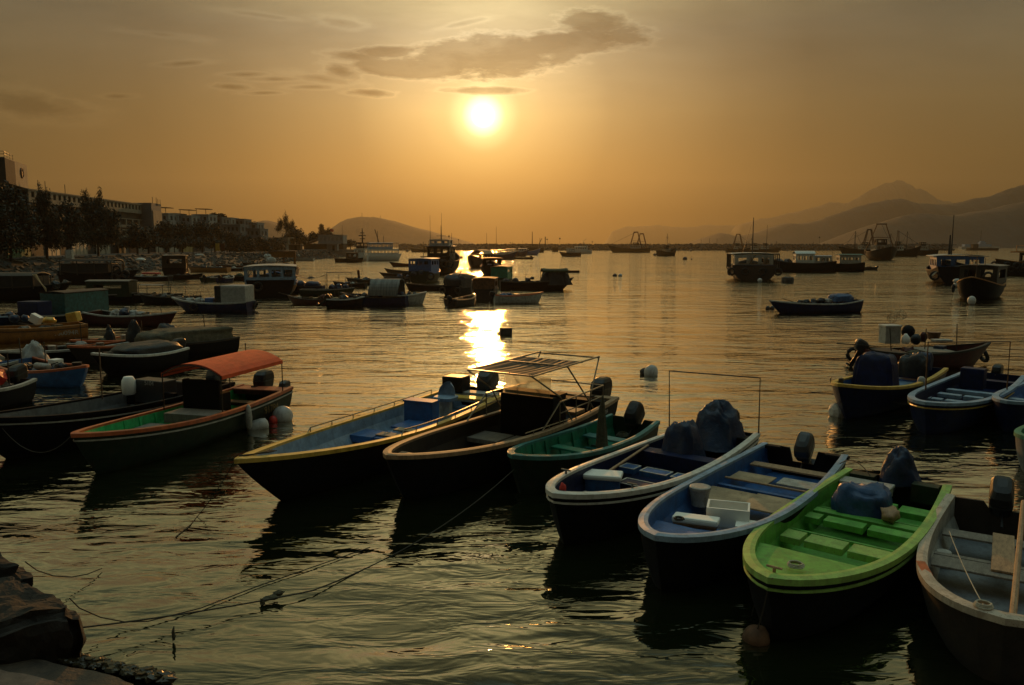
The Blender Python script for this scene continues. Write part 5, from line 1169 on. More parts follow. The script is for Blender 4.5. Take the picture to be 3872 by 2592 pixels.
for i in range(10): g.tube([(-24 + 24.9 * i / 9, .4, 22.2), (-24 + 24.9 * i / 9, .4, 23.35)], .05, 4)
for i in range(1, 4): g.tube([(.9 - 2.7 * i / 3, .4 + 7 * i / 3, 22.2), (.9 - 2.7 * i / 3, .4 + 7 * i / 3, 23.35)], .05, 4)
g.build('roof_railing', dark, tw)
MB().tube([(-1.8, 2, 22.2), (-1.9, 2, 30.6)], .07, 5).build('antenna', dark, tw); MB().tube([(-2.9, 2, 22.2), (-3.0, 2, 26.4)], .06, 5).lathe([(.05, 26.2), (.2, 26.4), (.05, 26.7)], (-3, 2, 0), 6).build('antenna', dark, tw)
ea = math.atan2(17 - 7.7, -4.8 + 1.6); em = MB(); em.torus((0, 0, 0), 1.0, .16, 20, 6, RX(math.pi / 2)); em.box((0, 0, 0), (.2, .12, 1.9)); em.box((0, 0, .1), (1.3, .12, .2)); em.torus((0, 0, 0), .5, .11, 14, 5, RX(math.pi / 2))
o = em.build('round_emblem', dkred, tw); o.location = (-3.25, 12.4, 20.1); o.rotation_euler = (0, 0, ea + math.pi); o.location.x += .12; o.location.y -= .03
# --- long block
lb = thing('long_building', 'long cream four storey block with a row of small square windows under its roof', 'building', (-105, 172, 0))
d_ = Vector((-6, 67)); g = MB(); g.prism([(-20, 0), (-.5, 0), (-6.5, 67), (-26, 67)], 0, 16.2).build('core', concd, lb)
g = MB()
for (z0, z1, n_, wz, fr) in ((13.9, 16.5, 27, (.42, .90), .5), (12.6, 13.9, 0, 0, 0), (9.6, 12.2, 14, (.30, .92), .82), (6.4, 9.1, 14, (.34, .9), .7), (2.6, 6.0, 10, (.15, .85), .75)):
    if n_ == 0: continue
    wallrun(g, (0, 0), (-6, 67), z0, z1, n_, wz, fr, .3)
g.build('facade', wall_l, lb)
MB().prism([(-19.5, -.2), (.35, -.2), (-5.65, 67.2), (-26, 67.2)], 16.5, 16.8).build('roof', wall_l, lb)
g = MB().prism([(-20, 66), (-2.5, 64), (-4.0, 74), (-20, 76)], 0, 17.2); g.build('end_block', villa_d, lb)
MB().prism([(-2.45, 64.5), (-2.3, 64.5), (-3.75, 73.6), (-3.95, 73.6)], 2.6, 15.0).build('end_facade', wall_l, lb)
g = MB()
for i, (x, y) in enumerate([(-.6, 5), (-.8, 8), (-2, 18), (-3, 66), (-3.2, 69), (-3.4, 70.5), (-3.8, 73)]): g.tube([(x, y, 16.6), (x, y, 19.0 if i < 5 else 18.6)], .08, 4)
g.build('roof_poles', dark, lb)
# --- hoarding wall along the promenade
hw = thing('boundary_wall', 'run of pale painted wall panels seen between the shoreline tree trunks', 'wall', (0, 0, 0))
pan = [(27, 115, 0), (178, 226, 1), (272, 329, 1), (364, 396, 1), (400, 415, 1), (448, 482, 1), (524, 557, 1), (589, 616, 1), (641, 673, 1), (686, 730, 2)]
gp = P('green_panel', (.05, .11, .05), .8, var=.3, scale=.5); yp = P('yellow_panel', (.32, .25, .11), .8, var=.3, scale=.5)
dd = lambda nx: 125 + (nx - 70) * .167
for (a, c, k_) in pan:
    A = atd(a, 930, dd(a)); C = atd(c, 930, dd(c)); g = MB(); n_ = max(1, int((C - A).length // 2.4)); wallrun(g, (A.x, A.y), (C.x, C.y), 2.6, 5.1, 0)
    for i in range(n_ + 1):
        q_ = A.lerp(C, i / n_); g.box((q_.x + .05, q_.y - .1, 3.9), (.14, .14, 2.7))
    g.build('wall_panel', [gp, palepanel, yp][k_], hw)
g = MB()
for i in range(24):
    a = atd(-40 + 34 * i, 930, dd(-40 + 34 * i)); c = atd(-6 + 34 * i, 930, dd(-6 + 34 * i)); wallrun(g, (a.x - .4, a.y + .3), (c.x - .4, c.y + .3), 2.6, 4.6, 0)
g.build('wall_base', concd, hw)
# --- villas
def villa(label, x0, x1, top, bot, d, m_=villa_m, nwin=3, storeys=2, canopy=0):
    a = atd(x0, top, d); c = atd(x1, top, d); w = c.x - a.x; zt = a.z; zb_ = atd(x0, bot, d).z - 3; t = thing('villa', label, 'villa', ((a.x + c.x) / 2, d, zb_))
    h_ = zt - zb_; g = MB(); hf = 3.0
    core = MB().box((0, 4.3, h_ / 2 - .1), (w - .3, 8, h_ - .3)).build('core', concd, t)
    z = h_ - hf
    for i in range(storeys):
        wallrun(g, (-w / 2, 0), (w / 2, 0), z, z + hf, nwin, (.32, .78), .52, .3); wallrun(g, (w / 2, 0), (w / 2, 8.4), z, z + hf, 2, (.35, .8), .4, .3); wallrun(g, (-w / 2, 0), (-w / 2, 8.4), z, z + hf, 0, th=.3); z -= hf
    g.box((0, 4.2, (z + hf) / 2), (w, 8.3, z + hf)); g.build('walls', m_, t)
    MB().box((0, 4.2, h_ + .15), (w + .5, 9, .3)).build('roof', m_, t)
    MB().box((0, -1.0, h_ - hf * .98), (w * .9, 1.8, .2)).box((0, -1.85, h_ - hf * .75), (w * .9, .1, .9)).build('balcony', m_, t)
    if canopy:
        g = MB().box((w * .05 * canopy, 3, h_ + 2.2), (w * .8, 5, .22), ry=.03)
        for sx in (-1, 1): g.tube([(sx * w * .3, 1, h_), (sx * w * .3, 1, h_ + 2.2)], .1, 4)
        g.build('roof_canopy', brown, t)
    return t
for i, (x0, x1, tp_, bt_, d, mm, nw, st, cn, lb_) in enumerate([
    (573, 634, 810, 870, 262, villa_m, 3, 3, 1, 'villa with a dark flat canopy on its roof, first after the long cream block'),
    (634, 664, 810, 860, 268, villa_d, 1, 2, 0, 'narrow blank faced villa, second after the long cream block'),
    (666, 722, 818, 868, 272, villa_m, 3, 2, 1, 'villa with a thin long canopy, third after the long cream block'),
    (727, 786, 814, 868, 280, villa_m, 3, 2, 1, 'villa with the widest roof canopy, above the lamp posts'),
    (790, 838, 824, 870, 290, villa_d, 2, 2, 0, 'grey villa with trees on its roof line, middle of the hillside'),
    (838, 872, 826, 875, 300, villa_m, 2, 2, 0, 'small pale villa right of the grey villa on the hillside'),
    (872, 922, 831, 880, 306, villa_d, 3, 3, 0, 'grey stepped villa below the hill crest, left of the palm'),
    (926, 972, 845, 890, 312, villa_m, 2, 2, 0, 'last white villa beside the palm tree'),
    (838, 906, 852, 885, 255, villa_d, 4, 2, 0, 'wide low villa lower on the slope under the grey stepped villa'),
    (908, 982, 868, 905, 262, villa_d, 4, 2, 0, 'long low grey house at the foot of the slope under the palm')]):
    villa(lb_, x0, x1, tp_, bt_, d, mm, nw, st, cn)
pv = thing('pavilion', 'flat roofed pavilion with a tall columned porch right of the villas', 'building', atd(1040, 900, 300) * 1)
pv.location.z = 0; w_ = 10.2
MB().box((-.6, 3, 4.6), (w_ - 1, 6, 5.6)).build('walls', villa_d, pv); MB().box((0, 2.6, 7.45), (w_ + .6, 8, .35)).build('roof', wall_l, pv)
g = MB(); [g.box((x, -1.2, 5), (.5, .5, 4.8)) for x in (2.0, 3.6, 5.0)]; g.build('columns', wall_l, pv); MB().box((3.5, -.6, 7.0), (3.8, 2, .9)).build('porch', wall_l, pv)
ch = thing('clubhouse', 'low quay clubhouse with a white upper storey and a red flag above it', 'building', (atd(1222, 930, 335).x, 335, 0))
MB().box((0, 4, 4.0), (16.8, 7, 2.8)).build('lower_floor', concd, ch); g = MB(); wallrun(g, (-2, 0), (8.6, 0), 5.4, 8.8, 6, (.35, .75), .7, .3); g.box((3.3, 4.2, 7), (10.4, 7.6, 3.3)); g.build('upper_floor', villa_m, ch)
g = MB(); g.add([(-8.5, -.6, 5.4), (-2, -.6, 7.6), (-2, 8, 7.6), (-8.5, 8, 5.4), (-8.5, -.6, 5.1), (-2, -.6, 7.3), (-2, 8, 7.3), (-8.5, 8, 5.1)], [(0, 1, 2, 3), (7, 6, 5, 4), (0, 4, 5, 1), (1, 5, 6, 2), (2, 6, 7, 3), (3, 7, 4, 0)]); g.build('sloping_roof', villa_d, ch)
MB().box((3.3, 4, 9.0), (11, 8.6, .25)).build('roof', villa_m, ch); MB().tube([(8.3, 0, 8.8), (8.3, 0, 13.2)], .07, 5).build('antenna', dark, ch)
MB().box((1.5, -.8, 5.3), (12, 1.6, .25)).build('terrace', villa_m, ch)
fl = thing('flag', 'small red flag flying over the white upper storey of the quay clubhouse', 'flag', (atd(1250, 930, 334).x, 334, 9.1)); MB().tube([(0, 0, 0), (0, 0, 2.6)], .05, 5).build('pole', dark, fl)
g = MB(); vs = [(1.4 * i / 6, .12 * math.sin(i * 1.3), (1.4 if j else 2.5) - .25 * i / 6) for j in (0, 1) for i in range(7)]; g.add(vs, [(i, i + 1, i + 8, i + 7) for i in range(6)]); o = g.build('cloth', redp, fl); sm = o.modifiers.new('t', 'SOLIDIFY'); sm.thickness = .03
dm = thing('dome_tent', 'pale half dome between the long cream block and the first villa', 'dome', (atd(587, 930, 235).x, 235, 2.6)); MB().lathe([(1.5, 0), (1.45, 4.6), (1.2, 5.4), (.7, 5.9), (.1, 6.1)], n=14).build('shell', villa_m, dm)
# quay at the marina end
qy = MB().prism([(-104, 296), (-78, 296), (-69, 320), (-66, 352), (-104, 352)], -1, 2.9).build('quay', concd); qy['kind'] = 'structure'
for i, (nx, ny, w_, h_, d, m__, lb_) in enumerate([(1010, 928, 5, 2.6, 268, offwhite, 'small pale shed with a flat roof on the quay below the pavilion'), (1060, 930, 4, 2.2, 272, villa_d, 'second grey shed on the quay below the pavilion porch'), (1110, 934, 5, 2.3, 290, concd, 'dark shed under the dense tree on the quay'), (1255, 938, 4, 2.4, 300, villa_d, 'grey shed on the quay edge under the clubhouse')]):
    p_ = atd(nx, ny, d); s_ = thing('shed', lb_, 'shed', (p_.x, d, 2.62)); MB().bbox((0, 1.5, h_ / 2), (w_, 3, h_), .05).build('walls', m__, s_); MB().box((0, 1.4, h_ + .08), (w_ + .6, 3.8, .14)).build('roof', offwhite if i == 0 else greywood, s_); MB().box((w_ * .15, -.02, 1.0), (.9, .05, 1.9)).build('door', black, s_)
for (nx, ny, m__, lb_) in [(822, 930, yellow, 'yellow upright board on the promenade under the villas'), (842, 934, dkred, 'dark red upright board beside the yellow one on the promenade')]:
    p_ = atd(nx, ny, 205); s_ = thing('notice_board', lb_, 'board', (p_.x, 205, 2.6)); MB().bbox((0, 0, 1.5), (1.0, .15, 1.9), .03).build('panel', m__, s_); MB().box((-.4, 0, .4), (.08, .08, .8)).box((.4, 0, .4), (.08, .08, .8)).build('legs', dark, s_)
bx = thing('cabinet', 'white equipment cabinet standing on the promenade edge below the tall trees', 'cabinet', (atd(265, 985, 112).x, 112, 2.6)); MB().bbox((0, 0, .65), (.9, .7, 1.3), .04).build('body', offwhite, bx); MB().box((0, -.37, .65), (.7, .02, 1.1)).build('door', white, bx)
lp = None
for i, (nx, top, lb_) in enumerate([(656, 872, 'leftmost of the four slim lamp posts rising among the shore trees'), (738, 848, 'tallest slim lamp post in front of the widest canopy villa'), (832, 862, 'slim lamp post in front of the middle hillside villas'), (976, 875, 'slim lamp post farthest right, at the foot of the villas')]):
    d = 210 + i * 14; p_ = atd(nx, top, d); loc = (p_.x, d, 2.6)
    if lp is None:
        lp = thing('street_lamp', lb_, 'lamp post', loc, 0, 'lamp posts along the promenade'); MB().tube([(0, 0, 0), (0, 0, 1)], [.09, .05], 6).build('pole', steel, lp); MB().box((.35, 0, 1.0), (.8, .2, .015)).build('lamp_head', steel, lp); c_ = lp
    else: c_ = dup(lp, loc, 0, lb_)
    c_.scale = (1, 1, p_.z - 2.6)
# --- beached small craft
sk_ = thing('upturned_dinghy', 'white dinghy lying bottom up on the boulder slope', 'dinghy', tuple(at(532, 985, 2.0)), R(-30)); MB().sphere((0, 0, 0), .8, 16, (1.5, .7, .55), flat=0).build('hull', white, sk_, smooth=True)
ib_ = thing('inflatable_dinghy', 'grey inflatable dinghy lying on the boulder slope', 'dinghy', tuple(at(652, 975, 2.2)), R(10)); MB().torus((0, 0, .25), 1.0, .3, 18, 8).build('tube', buoym, ib_, smooth=True).scale = (1.4, .8, 1); MB().box((0, 0, .12), (2, 1.1, .06)).build('floor', black, ib_)
sk_ = thing('upturned_dinghy', 'small pale hull on the slope right of the inflatable dinghy', 'dinghy', tuple(at(754, 968, 2.4)), R(20)); MB().sphere((0, 0, 0), .7, 14, (1.5, .7, .6), flat=0).build('hull', offwhite, sk_, smooth=True)
# --- trees
leaf = bpy.data.materials.new('foliage'); leaf.use_nodes = True; q = NB(leaf.node_tree); p = q.n['Principled BSDF']
q.set(p.inputs['Base Color'], q.ramp(q.noise(q.node('ShaderNodeTexCoord').outputs['Object'], .9, 3, .6), [(.3, (.003, .005, .002)), (.7, (.012, .017, .006))])); p.inputs['Roughness'].default_value = .7
leaf2 = leaf.copy(); leaf2.name = 'foliage_olive'
bark = P('bark', (.012, .009, .007), .9, var=.4)
def crown(blobs, n, size, seed, wisp=0.0, up=0.0):
    rg = np.random.default_rng(seed); V_ = []; n = int(n * 1.5); tot = sum(b[3] * b[4] * b[5] for b in blobs) ** 1
    for (x, y, z, rx, ry, rz_) in blobs:
        k = max(30, int(n * rx * ry * rz_ / tot)); c = rg.normal(0, .46, (k, 3)); c *= np.minimum(1, 1.35 / np.maximum(.01, np.linalg.norm(c, axis=1)))[:, None]
        c = c + .20 * np.sin(c[:, [1, 2, 0]] * 7 + seed)
        V_.append(c * np.array([rx, ry, rz_]) + np.array([x, y, z]))
    P_ = np.concatenate(V_); k = len(P_)
    d1 = rg.normal(0, 1, (k, 3)); d1[:, 2] += up; d1 /= np.linalg.norm(d1, axis=1)[:, None]; d2 = rg.normal(0, 1, (k, 3)); d2 -= (d1 * d2).sum(1)[:, None] * d1; d2 /= np.linalg.norm(d2, axis=1)[:, None]
    s1 = size * rg.uniform(.6, 1.4, (k, 1)) * (1 + wisp); s2 = size * rg.uniform(.3, .7, (k, 1)) / (1 + wisp)
    q4 = np.stack([P_ - d1 * s1, P_ - d2 * s2 + d1 * s1 * .1, P_ + d1 * s1, P_ + d2 * s2 + d1 * s1 * .1], 1).reshape(-1, 3)
    return q4, [(4 * i, 4 * i + 1, 4 * i + 2, 4 * i + 3) for i in range(k)]
def tree(label, nx, top, base, d, blobs, n=2500, size=.3, seed=1, m_=None, wisp=.0, up=0, name='tree', trunk=.22, z0=2.6, cat='tree'):
    "blobs: (dx, y of centre, half width, half height) in photo pixels at depth d"
    c = atd(nx, base, d); k = d / FPX; t = thing(name, label, cat, (c.x, d, z0)); bl = []
    for (dx_, cy, hw_, hh_) in blobs: bl.append((dx_ * k, rnd.uniform(-.3, .3) * hw_ * k, CAMH + (930 - cy) * k - z0, hw_ * k, hw_ * k * .9, hh_ * k))
    q4, fs = crown(bl, n, size, seed, wisp, up); me = bpy.data.meshes.new('crown'); me.from_pydata(q4.tolist(), [], fs); me.update(); link('crown', me, m_ or leaf, t)
    g = MB(); zt = CAMH + (930 - top) * k - z0
    g.tube([(0, 0, -.4), (.06 * zt * .2, 0, zt * .35), (-.02 * zt, 0, zt * .65), (0, 0, zt * .9)], [trunk, trunk * .8, trunk * .5, trunk * .15], 7)
    for b_ in bl:
        h0 = max(.25 * zt, b_[2] - b_[5] * 1.1); h0 = min(h0, zt * .6); g.tube([(0, 0, h0), (b_[0] * .5, b_[1] * .5, (h0 + b_[2]) / 2 - .1), (b_[0], b_[1], b_[2])], [trunk * .5, trunk * .35, trunk * .12], 5)
    g.build('trunk', bark, t); return t
tree('broad dark tree standing in front of the tower block at the left edge', 40, 690, 970, 112, [(-40, 790, 50, 70), (20, 770, 45, 55), (50, 840, 50, 55), (-10, 880, 80, 60), (60, 900, 40, 45)], 6500, .26, 1)
tree('dark tree mass cut by the left edge of the photo under the tower', -10, 740, 970, 105, [(-10, 840, 55, 70), (20, 900, 50, 50)], 3500, .26, 21)
tree('feathery casuarina with a tall thin tip, right of the tower block', 178, 695, 975, 120, [(-10, 725, 8, 28), (0, 770, 24, 35), (-20, 820, 28, 40), (18, 750, 10, 30), (14, 850, 40, 45), (-24, 880, 40, 40), (20, 910, 34, 30)], 5200, .22, 2, wisp=.9, up=1.2)
tree('low spreading tree between the thin tipped and the twin topped casuarinas', 255, 760, 970, 132, [(0, 800, 30, 30), (-25, 840, 35, 35), (28, 840, 35, 38), (0, 890, 50, 38)], 4200, .25, 3)
tree('tall twin topped casuarina, the largest tree on the left shore', 372, 722, 968, 145, [(20, 742, 9, 26), (12, 775, 16, 30), (-34, 745, 11, 22), (-30, 790, 24, 36), (6, 820, 42, 45), (52, 830, 30, 30), (-45, 860, 34, 38), (12, 885, 62, 42), (64, 890, 28, 28)], 8500, .24, 4, wisp=.9, up=1.0)
tree('small dark tree below the right end of the long cream block', 520, 845, 960, 172, [(-8, 880, 24, 26), (20, 900, 32, 26), (-28, 915, 22, 18)], 2600, .3, 5)
tree('second small dark tree below the right end of the long cream block', 562, 862, 958, 182, [(0, 895, 26, 26), (-10, 920, 26, 18)], 1900, .3, 6)
for i, (nx, tp_, w_, dd_, lb_) in enumerate([(628, 842, 44, 205, 'round dark tree left of the slim lamp posts'), (690, 850, 40, 208, 'round dark tree between the first two slim lamp posts'), (765, 842, 46, 212, 'bushy dark tree right of the tallest slim lamp post'), (812, 850, 30, 222, 'bushy tree in front of the middle lamp post'), (868, 880, 38, 226, 'low dark tree below the small pale villa'), (925, 892, 36, 232, 'low dark tree below the palm'), (985, 897, 38, 246, 'low dark tree left of the pavilion'), (1040, 905, 36, 262, 'low dark bushes before the pavilion')]):
    tree(lb_, nx, tp_, 950, dd_, [(0, tp_ + 22, w_ * .6, 22), (-w_ * .5, tp_ + 42, w_ * .5, 22), (w_ * .5, tp_ + 42, w_ * .5, 24), (0, min(930, tp_ + 62), w_ * .9, 20)], 2300, .36, 30 + i)
for i, (nx, w_) in enumerate([(480, 40), (600, 44), (660, 40), (730, 44), (800, 44)]):
    tree(['dark hedge clump at the foot of the pale wall panels, leftmost', 'dark hedge clump under the pale half dome', 'dark hedge clump left of the tallest lamp post foot', 'dark hedge clump right of the tallest lamp post foot', 'dark hedge clump beside the yellow board'][i], nx, 900, 955, 190 + i * 5, [(0, 918, w_, 14), (w_ * .6, 926, w_ * .5, 12)], 1300, .34, 50 + i, name='hedge', trunk=.1, cat='hedge')
tree('airy leafless looking tree with thin upright sprays, right of the villas', 1084, 815, 925, 318, [(-18, 850, 11, 18), (-2, 835, 9, 20), (8, 862, 14, 16), (24, 858, 9, 18), (-28, 868, 9, 10)], 700, .42, 7, wisp=1.6, up=2.0)
tree('dense dark tree at the end of the villas beneath the airy tree', 1120, 860, 935, 315, [(0, 892, 26, 22), (22, 908, 22, 16), (-24, 905, 24, 20)], 3000, .4, 8)
tree('dark tree with spiky top behind the clubhouse, left one', 1188, 878, 930, 350, [(0, 897, 18, 14), (-16, 908, 14, 10)], 1200, .4, 9, up=.8)
tree('taller dark tree with spiky top behind the clubhouse, right one', 1222, 850, 930, 352, [(-4, 868, 9, 15), (4, 885, 16, 12), (22, 880, 9, 14), (28, 892, 12, 8)], 1500, .4, 10, wisp=.6, up=.8)
tree('small round tree right of the clubhouse above the moored launch', 1325, 905, 945, 350, [(0, 920, 18, 10), (-14, 926, 14, 8)], 900, .4, 11)
tree('tree growing on the roof line of the grey villa, left one', 808, 812, 850, 296, [(0, 820, 10, 9)], 500, .4, 12, z0=10)
tree('tree growing on the roof line of the small pale villa', 838, 815, 850, 306, [(0, 822, 13, 9), (12, 826, 10, 5)], 700, .4, 13, z0=10)
pt_ = atd(953, 842, 309); pm_ = thing('palm_tree', 'small palm with drooping fronds at the end of the villas', 'palm', (pt_.x, 309, pt_.z - 5)); MB().tube([(0, 0, 0), (.1, 0, 2.6), (0, 0, 5)], [.2, .16, .13], 6).build('trunk', bark, pm_)
g = MB()
for i in range(13):
    a = i * 2.4; L_ = 2.0; e_ = .5 * (i % 3)
    pts = [(L_ * t * math.cos(a), L_ * t * math.sin(a), 5 + (.6 + e_) * t - 1.5 * t * t) for t in (0, .25, .5, .75, 1)]
    for j in range(4):
        A = Vector(pts[j]); C = Vector(pts[j + 1]); s__ = Vector((-math.sin(a), math.cos(a), 0)) * (.16 if j < 3 else .08); dn = Vector((0, 0, -.12)); g.add([A - s__ + dn, A, C, C - s__ * .7 + dn, A + s__ + dn, C + s__ * .7 + dn], [(0, 1, 2, 3), (1, 4, 5, 2)])
g.build('fronds', leaf2, pm_)
# people walking on the promenade are only specks; two are readable
# --- block, rock and step at the near left corner
rockm = P('weedy_rock', (.014, .010, .007), .9, var=.6, scale=3, bump=.9, bscale=9)
def rockprism(name, label, px, z, m_, seed, amp=.04, zb_=-.4, cat='rock', sub=2, flat=.5, bev=.05):
    poly = [at(x, y, z) for x, y in px]; bm = bmesh.new(); n = len(poly)
    tv = [bm.verts.new(p) for p in poly]; bv = [bm.verts.new((p.x, p.y, zb_)) for p in poly]; bm.faces.new(tv); bm.faces.new(bv[::-1])
    for i in range(n): bm.faces.new((tv[i], bv[i], bv[(i + 1) % n], tv[(i + 1) % n]))
    bmesh.ops.recalc_face_normals(bm, faces=bm.faces[:]); bmesh.ops.bevel(bm, geom=bm.edges[:], offset=bev, segments=3, affect='EDGES'); bmesh.ops.triangulate(bm, faces=bm.faces[:])
    for _ in range(sub): bmesh.ops.subdivide_edges(bm, edges=[e for e in bm.edges if e.calc_length() > .09], cuts=1, use_grid_fill=True); bmesh.ops.triangulate(bm, faces=bm.faces[:])
    for _ in range(2): bmesh.ops.subdivide_edges(bm, edges=[e for e in bm.edges if e.calc_length() > .12], cuts=1); bmesh.ops.triangulate(bm, faces=bm.faces[:])
    for v in bm.verts:
        nn = mn.noise_vector(v.co * 2.1 + Vector((seed, 0, 0))) * amp + mn.noise_vector(v.co * 7 + Vector((0, seed, 0))) * amp * .45; v.co += Vector((nn.x, nn.y, nn.z * flat))
    me = bpy.data.meshes.new(name); bm.to_mesh(me); bm.free(); o = link(name, me, m_); return tag(o, label, cat)
rockprism('stone_block', 'dark weed covered stone block standing in the water at lower left', [(-500, 2110), (0, 2158), (120, 2188), (240, 2240), (294, 2302), (296, 2318), (100, 2345), (-500, 2380)], .60, rockm, 3, .10, flat=.8, bev=.11)
rockprism('rock', 'rounded dark rock behind the weedy stone block at the left edge', [(-300, 2070), (0, 2088), (60, 2100), (98, 2130), (105, 2165), (-300, 2200)], .66, rockm, 5, .13, flat=.9, bev=.16)
st_ = P('pink_concrete', (.15, .10, .075), .9, var=.35, scale=5, bump=.5, bscale=25)
rockprism('stone_step', 'brown worn step edge sloping away at the bottom left corner', [(-700, 2410), (0, 2468), (200, 2490), (400, 2540), (520, 2580), (560, 2640), (500, 2760), (-700, 2760)], .14, P('wet_step', (.05, .034, .022), .7, var=.5, scale=5, bump=.6, bscale=15), 6, .035)
rockprism('stone_slab', 'pinkish brown concrete slab filling the bottom left corner', [(-700, 2500), (0, 2520), (150, 2548), (250, 2575), (330, 2610), (330, 2760), (-700, 2760)], .30, st_, 8, .02, zb_=.0)
wd = MB(); r = random.Random(4)
for i in range(260):
    t = r.random(); a = at(0 + 640 * t, 2462 + 110 * t ** 1.3 + r.uniform(-14, 16), .06 * r.random()); s_ = r.uniform(.02, .06); wd.sphere((a.x, a.y, a.z + .02), s_, 6, (1.3, 1, .6), .5, i)
o = wd.build('seaweed', P('seaweed', (.03, .022, .008), .35, var=.6, scale=8)); o['kind'] = 'stuff'; o['label'] = 'fringe of wet brown seaweed along the edge of the bottom left step'
q_ = MB().box((0, -24, .9), (160, 49, 3.8)).build('quayside', conc); q_['kind'] = 'structure'
# ================================================================ left middle group of boats
def skiffc(label, wl, head, L, B, hullm_, rimm_, ins_, cargo=None, cm=None, mot=False, h=.5, hb=.22, blunt=.35, **k):
    b_ = boat_c(label, wl, head, L, B, h=h, hb=hb, blunt=blunt, hullm=hullm_, rimm=rimm_, insm=ins_, name='skiff', cat='skiff', **k)
    bench(b_, .45, .28, h * .72, rimm_)
    if cargo: lumps(b_, [(L * f, rnd.uniform(-.2, .2), h * .85, s_) for f, s_ in cargo], cm or tarpk)
    if mot: motor(b_, tilt=.3, size=.9)
    clutter(b_, 4, int(L * 100 + wl[0]))
    return b_
# big blue cabin ferry and the orange cabin boat behind it
V1 = workboat('big blue cabin boat with open windows and a pale roof, left of centre', (1035, 1110), 104, 9.5, 4.5, 1.1, .8, .35, black, deckz=1.1, rimm_=midblue, sw=.92, blunt=.4)
cabin(V1, .1, 7.5, 4.3, 3.9, 1.0, 2.6, paleblue, offwhite, 4, 5, 4, over=.15, wz=(.45, .85), fr=.72, camber=.1)
for y in (-2.1, 2.15): MB().box((.2, y, 2.0), (.12, .14, 1.3)).build('corner_post', P('sky_blue_paint', (.06, .22, .38), .5), V1.root)
tyre(V1, -.1, 1.1, .9, .35, RY(1.57)); lumps(V1, [(2, 0, 3.2, .35), (2.6, .3, 3.5, .3)], offwhite, 'roof_bundle')
V2 = workboat('boat with an orange topped cabin moored behind the big blue cabin boat', (1075, 1060), 104, 9, 4.0, 1.5, .7, .4, brown, deckz=1.1, rimm_=orange); cabin(V2, .6, 5.5, 3.2, 3, 1.1, 3.75, orange, brown, 2, 2, 1, over=.2, wz=(.2, .72), fr=.86, camber=.12); lumps(V2, [(1.2, -1.9, 3.2, .3)], offwhite, 'bundle'); mast(V2, .4, 1.5, 3.9, .06, 1.7)
# white tarp sampan
V3 = workboat('sampan with a white sheeted box cabin, in open water left of centre', (800, 1178), 176, 5.6, 1.9, .6, .35, .1, navy, deckz=.5, rimm_=offwhite, blunt=.5)
MB().bbox((.9, 0, 1.15), (1.75, 1.6, 1.35), .12).build('cabin_cover', tarpw, V3.root); MB().bbox((1.95, 0, 1.15), (.55, 1.5, 1.3), .08).build('cabin_front', tarpk, V3.root)
g = MB(); vs = [(-.35 + .8 * i / 8, -.86 - .12 * math.sin(i * .9), .55 + 1.25 * (1 - .35 * abs(math.sin(i * .8)) * j)) for j in (0, 1) for i in range(9)]
MB().bbox((2.7, .1, .75), (.6, .9, .4), .04).build('blue_box', midblue, V3.root); lumps(V3, [(3.6, 0, .7, .3), (4.2, .1, .7, .35)], offwhite, 'cargo'); tyre(V3, -.12, -.5, .4, .24, RY(1.2)); tyre(V3, 3.6, .98, .35, .24)
MB().tube([(2.3, 0, 1.9), (6.2, .1, 1.75)], .02, 5).tube([(4.2, -.4, .6), (3.9, -.4, 1.5), (3.6, -.4, 1.72), (3.2, -.4, 1.5), (2.9, -.4, .6)], .012, 5).tube([(5.8, -.4, .6), (5.3, -.4, 1.6), (4.9, -.4, 1.72), (4.5, -.4, .9)], .012, 5).build('hoop_frame', dark, V3.root)
# arch roofed sampan and white boat
V4 = workboat('sampan with an arched ribbed canopy, dark inside, left of the grey white skiff', (1415, 1153), 172, 5.4, 2.1, .6, .3, .1, navy, deckz=.5, rimm_=brown, blunt=.4)
g = MB(); k = 14; vs = []
for i in range(7):
    x = .5 + 2.3 * i / 6
    for j in range(k + 1): a = math.pi * j / k; vs.append((x + .05 * math.sin(j), -1.02 * math.cos(a), .75 + 1.2 * math.sin(a) ** .7))
K = k + 1; fs = [(i * K + j, i * K + j + 1, (i + 1) * K + j + 1, (i + 1) * K + j) for i in range(6) for j in range(k)]
o = g.add(vs, fs).build('arched_canopy', P('ribbed_canopy', (.13, .13, .12), .7, var=.5, scale=9., stretch=(1, .1, .1)), V4.root); sm = o.modifiers.new('t', 'SOLIDIFY'); sm.thickness = .05
MB().box((2.75, 0, 1.1), (.05, 1.8, 1.2)).build('front_curtain', black, V4.root); lumps(V4, [(4, 0, .7, .3), (3.4, .2, .7, .3)], tarpk, 'cargo')  # black sheet across the arch mouth makes the inside dark
V5 = boat_c('grey white skiff with blue bundles, bow pointing right, beside the arched sampan', (1532, 1152), 4, 3.3, 1.5, h=.72, hb=.25, blunt=.3, hullm=offwhite, rimm=white, insm=greyfloor, name='skiff', cat='skiff', rake=.4); lumps(V5, [(.9, .1, .75, .35), (1.4, -.1, .8, .25)], tarpb, 'cargo'); lumps(V5, [(2.0, .1, .75, .24), (2.4, 0, .75, .2)], tarpk, 'bundle')
V6 = boat_c('dark skiff with a white rim and black gear, left of the arched sampan', (1308, 1163), 8, 2.7, 1.35, h=.6, hb=.18, blunt=.5, hullm=black, rimm=offwhite, insm=brown, name='skiff', cat='skiff', rake=.3); lumps(V6, [(1.2, 0, .7, .35), (2.1, .1, .72, .22)], tarpk); motor(V6, tilt=.9, size=.9)
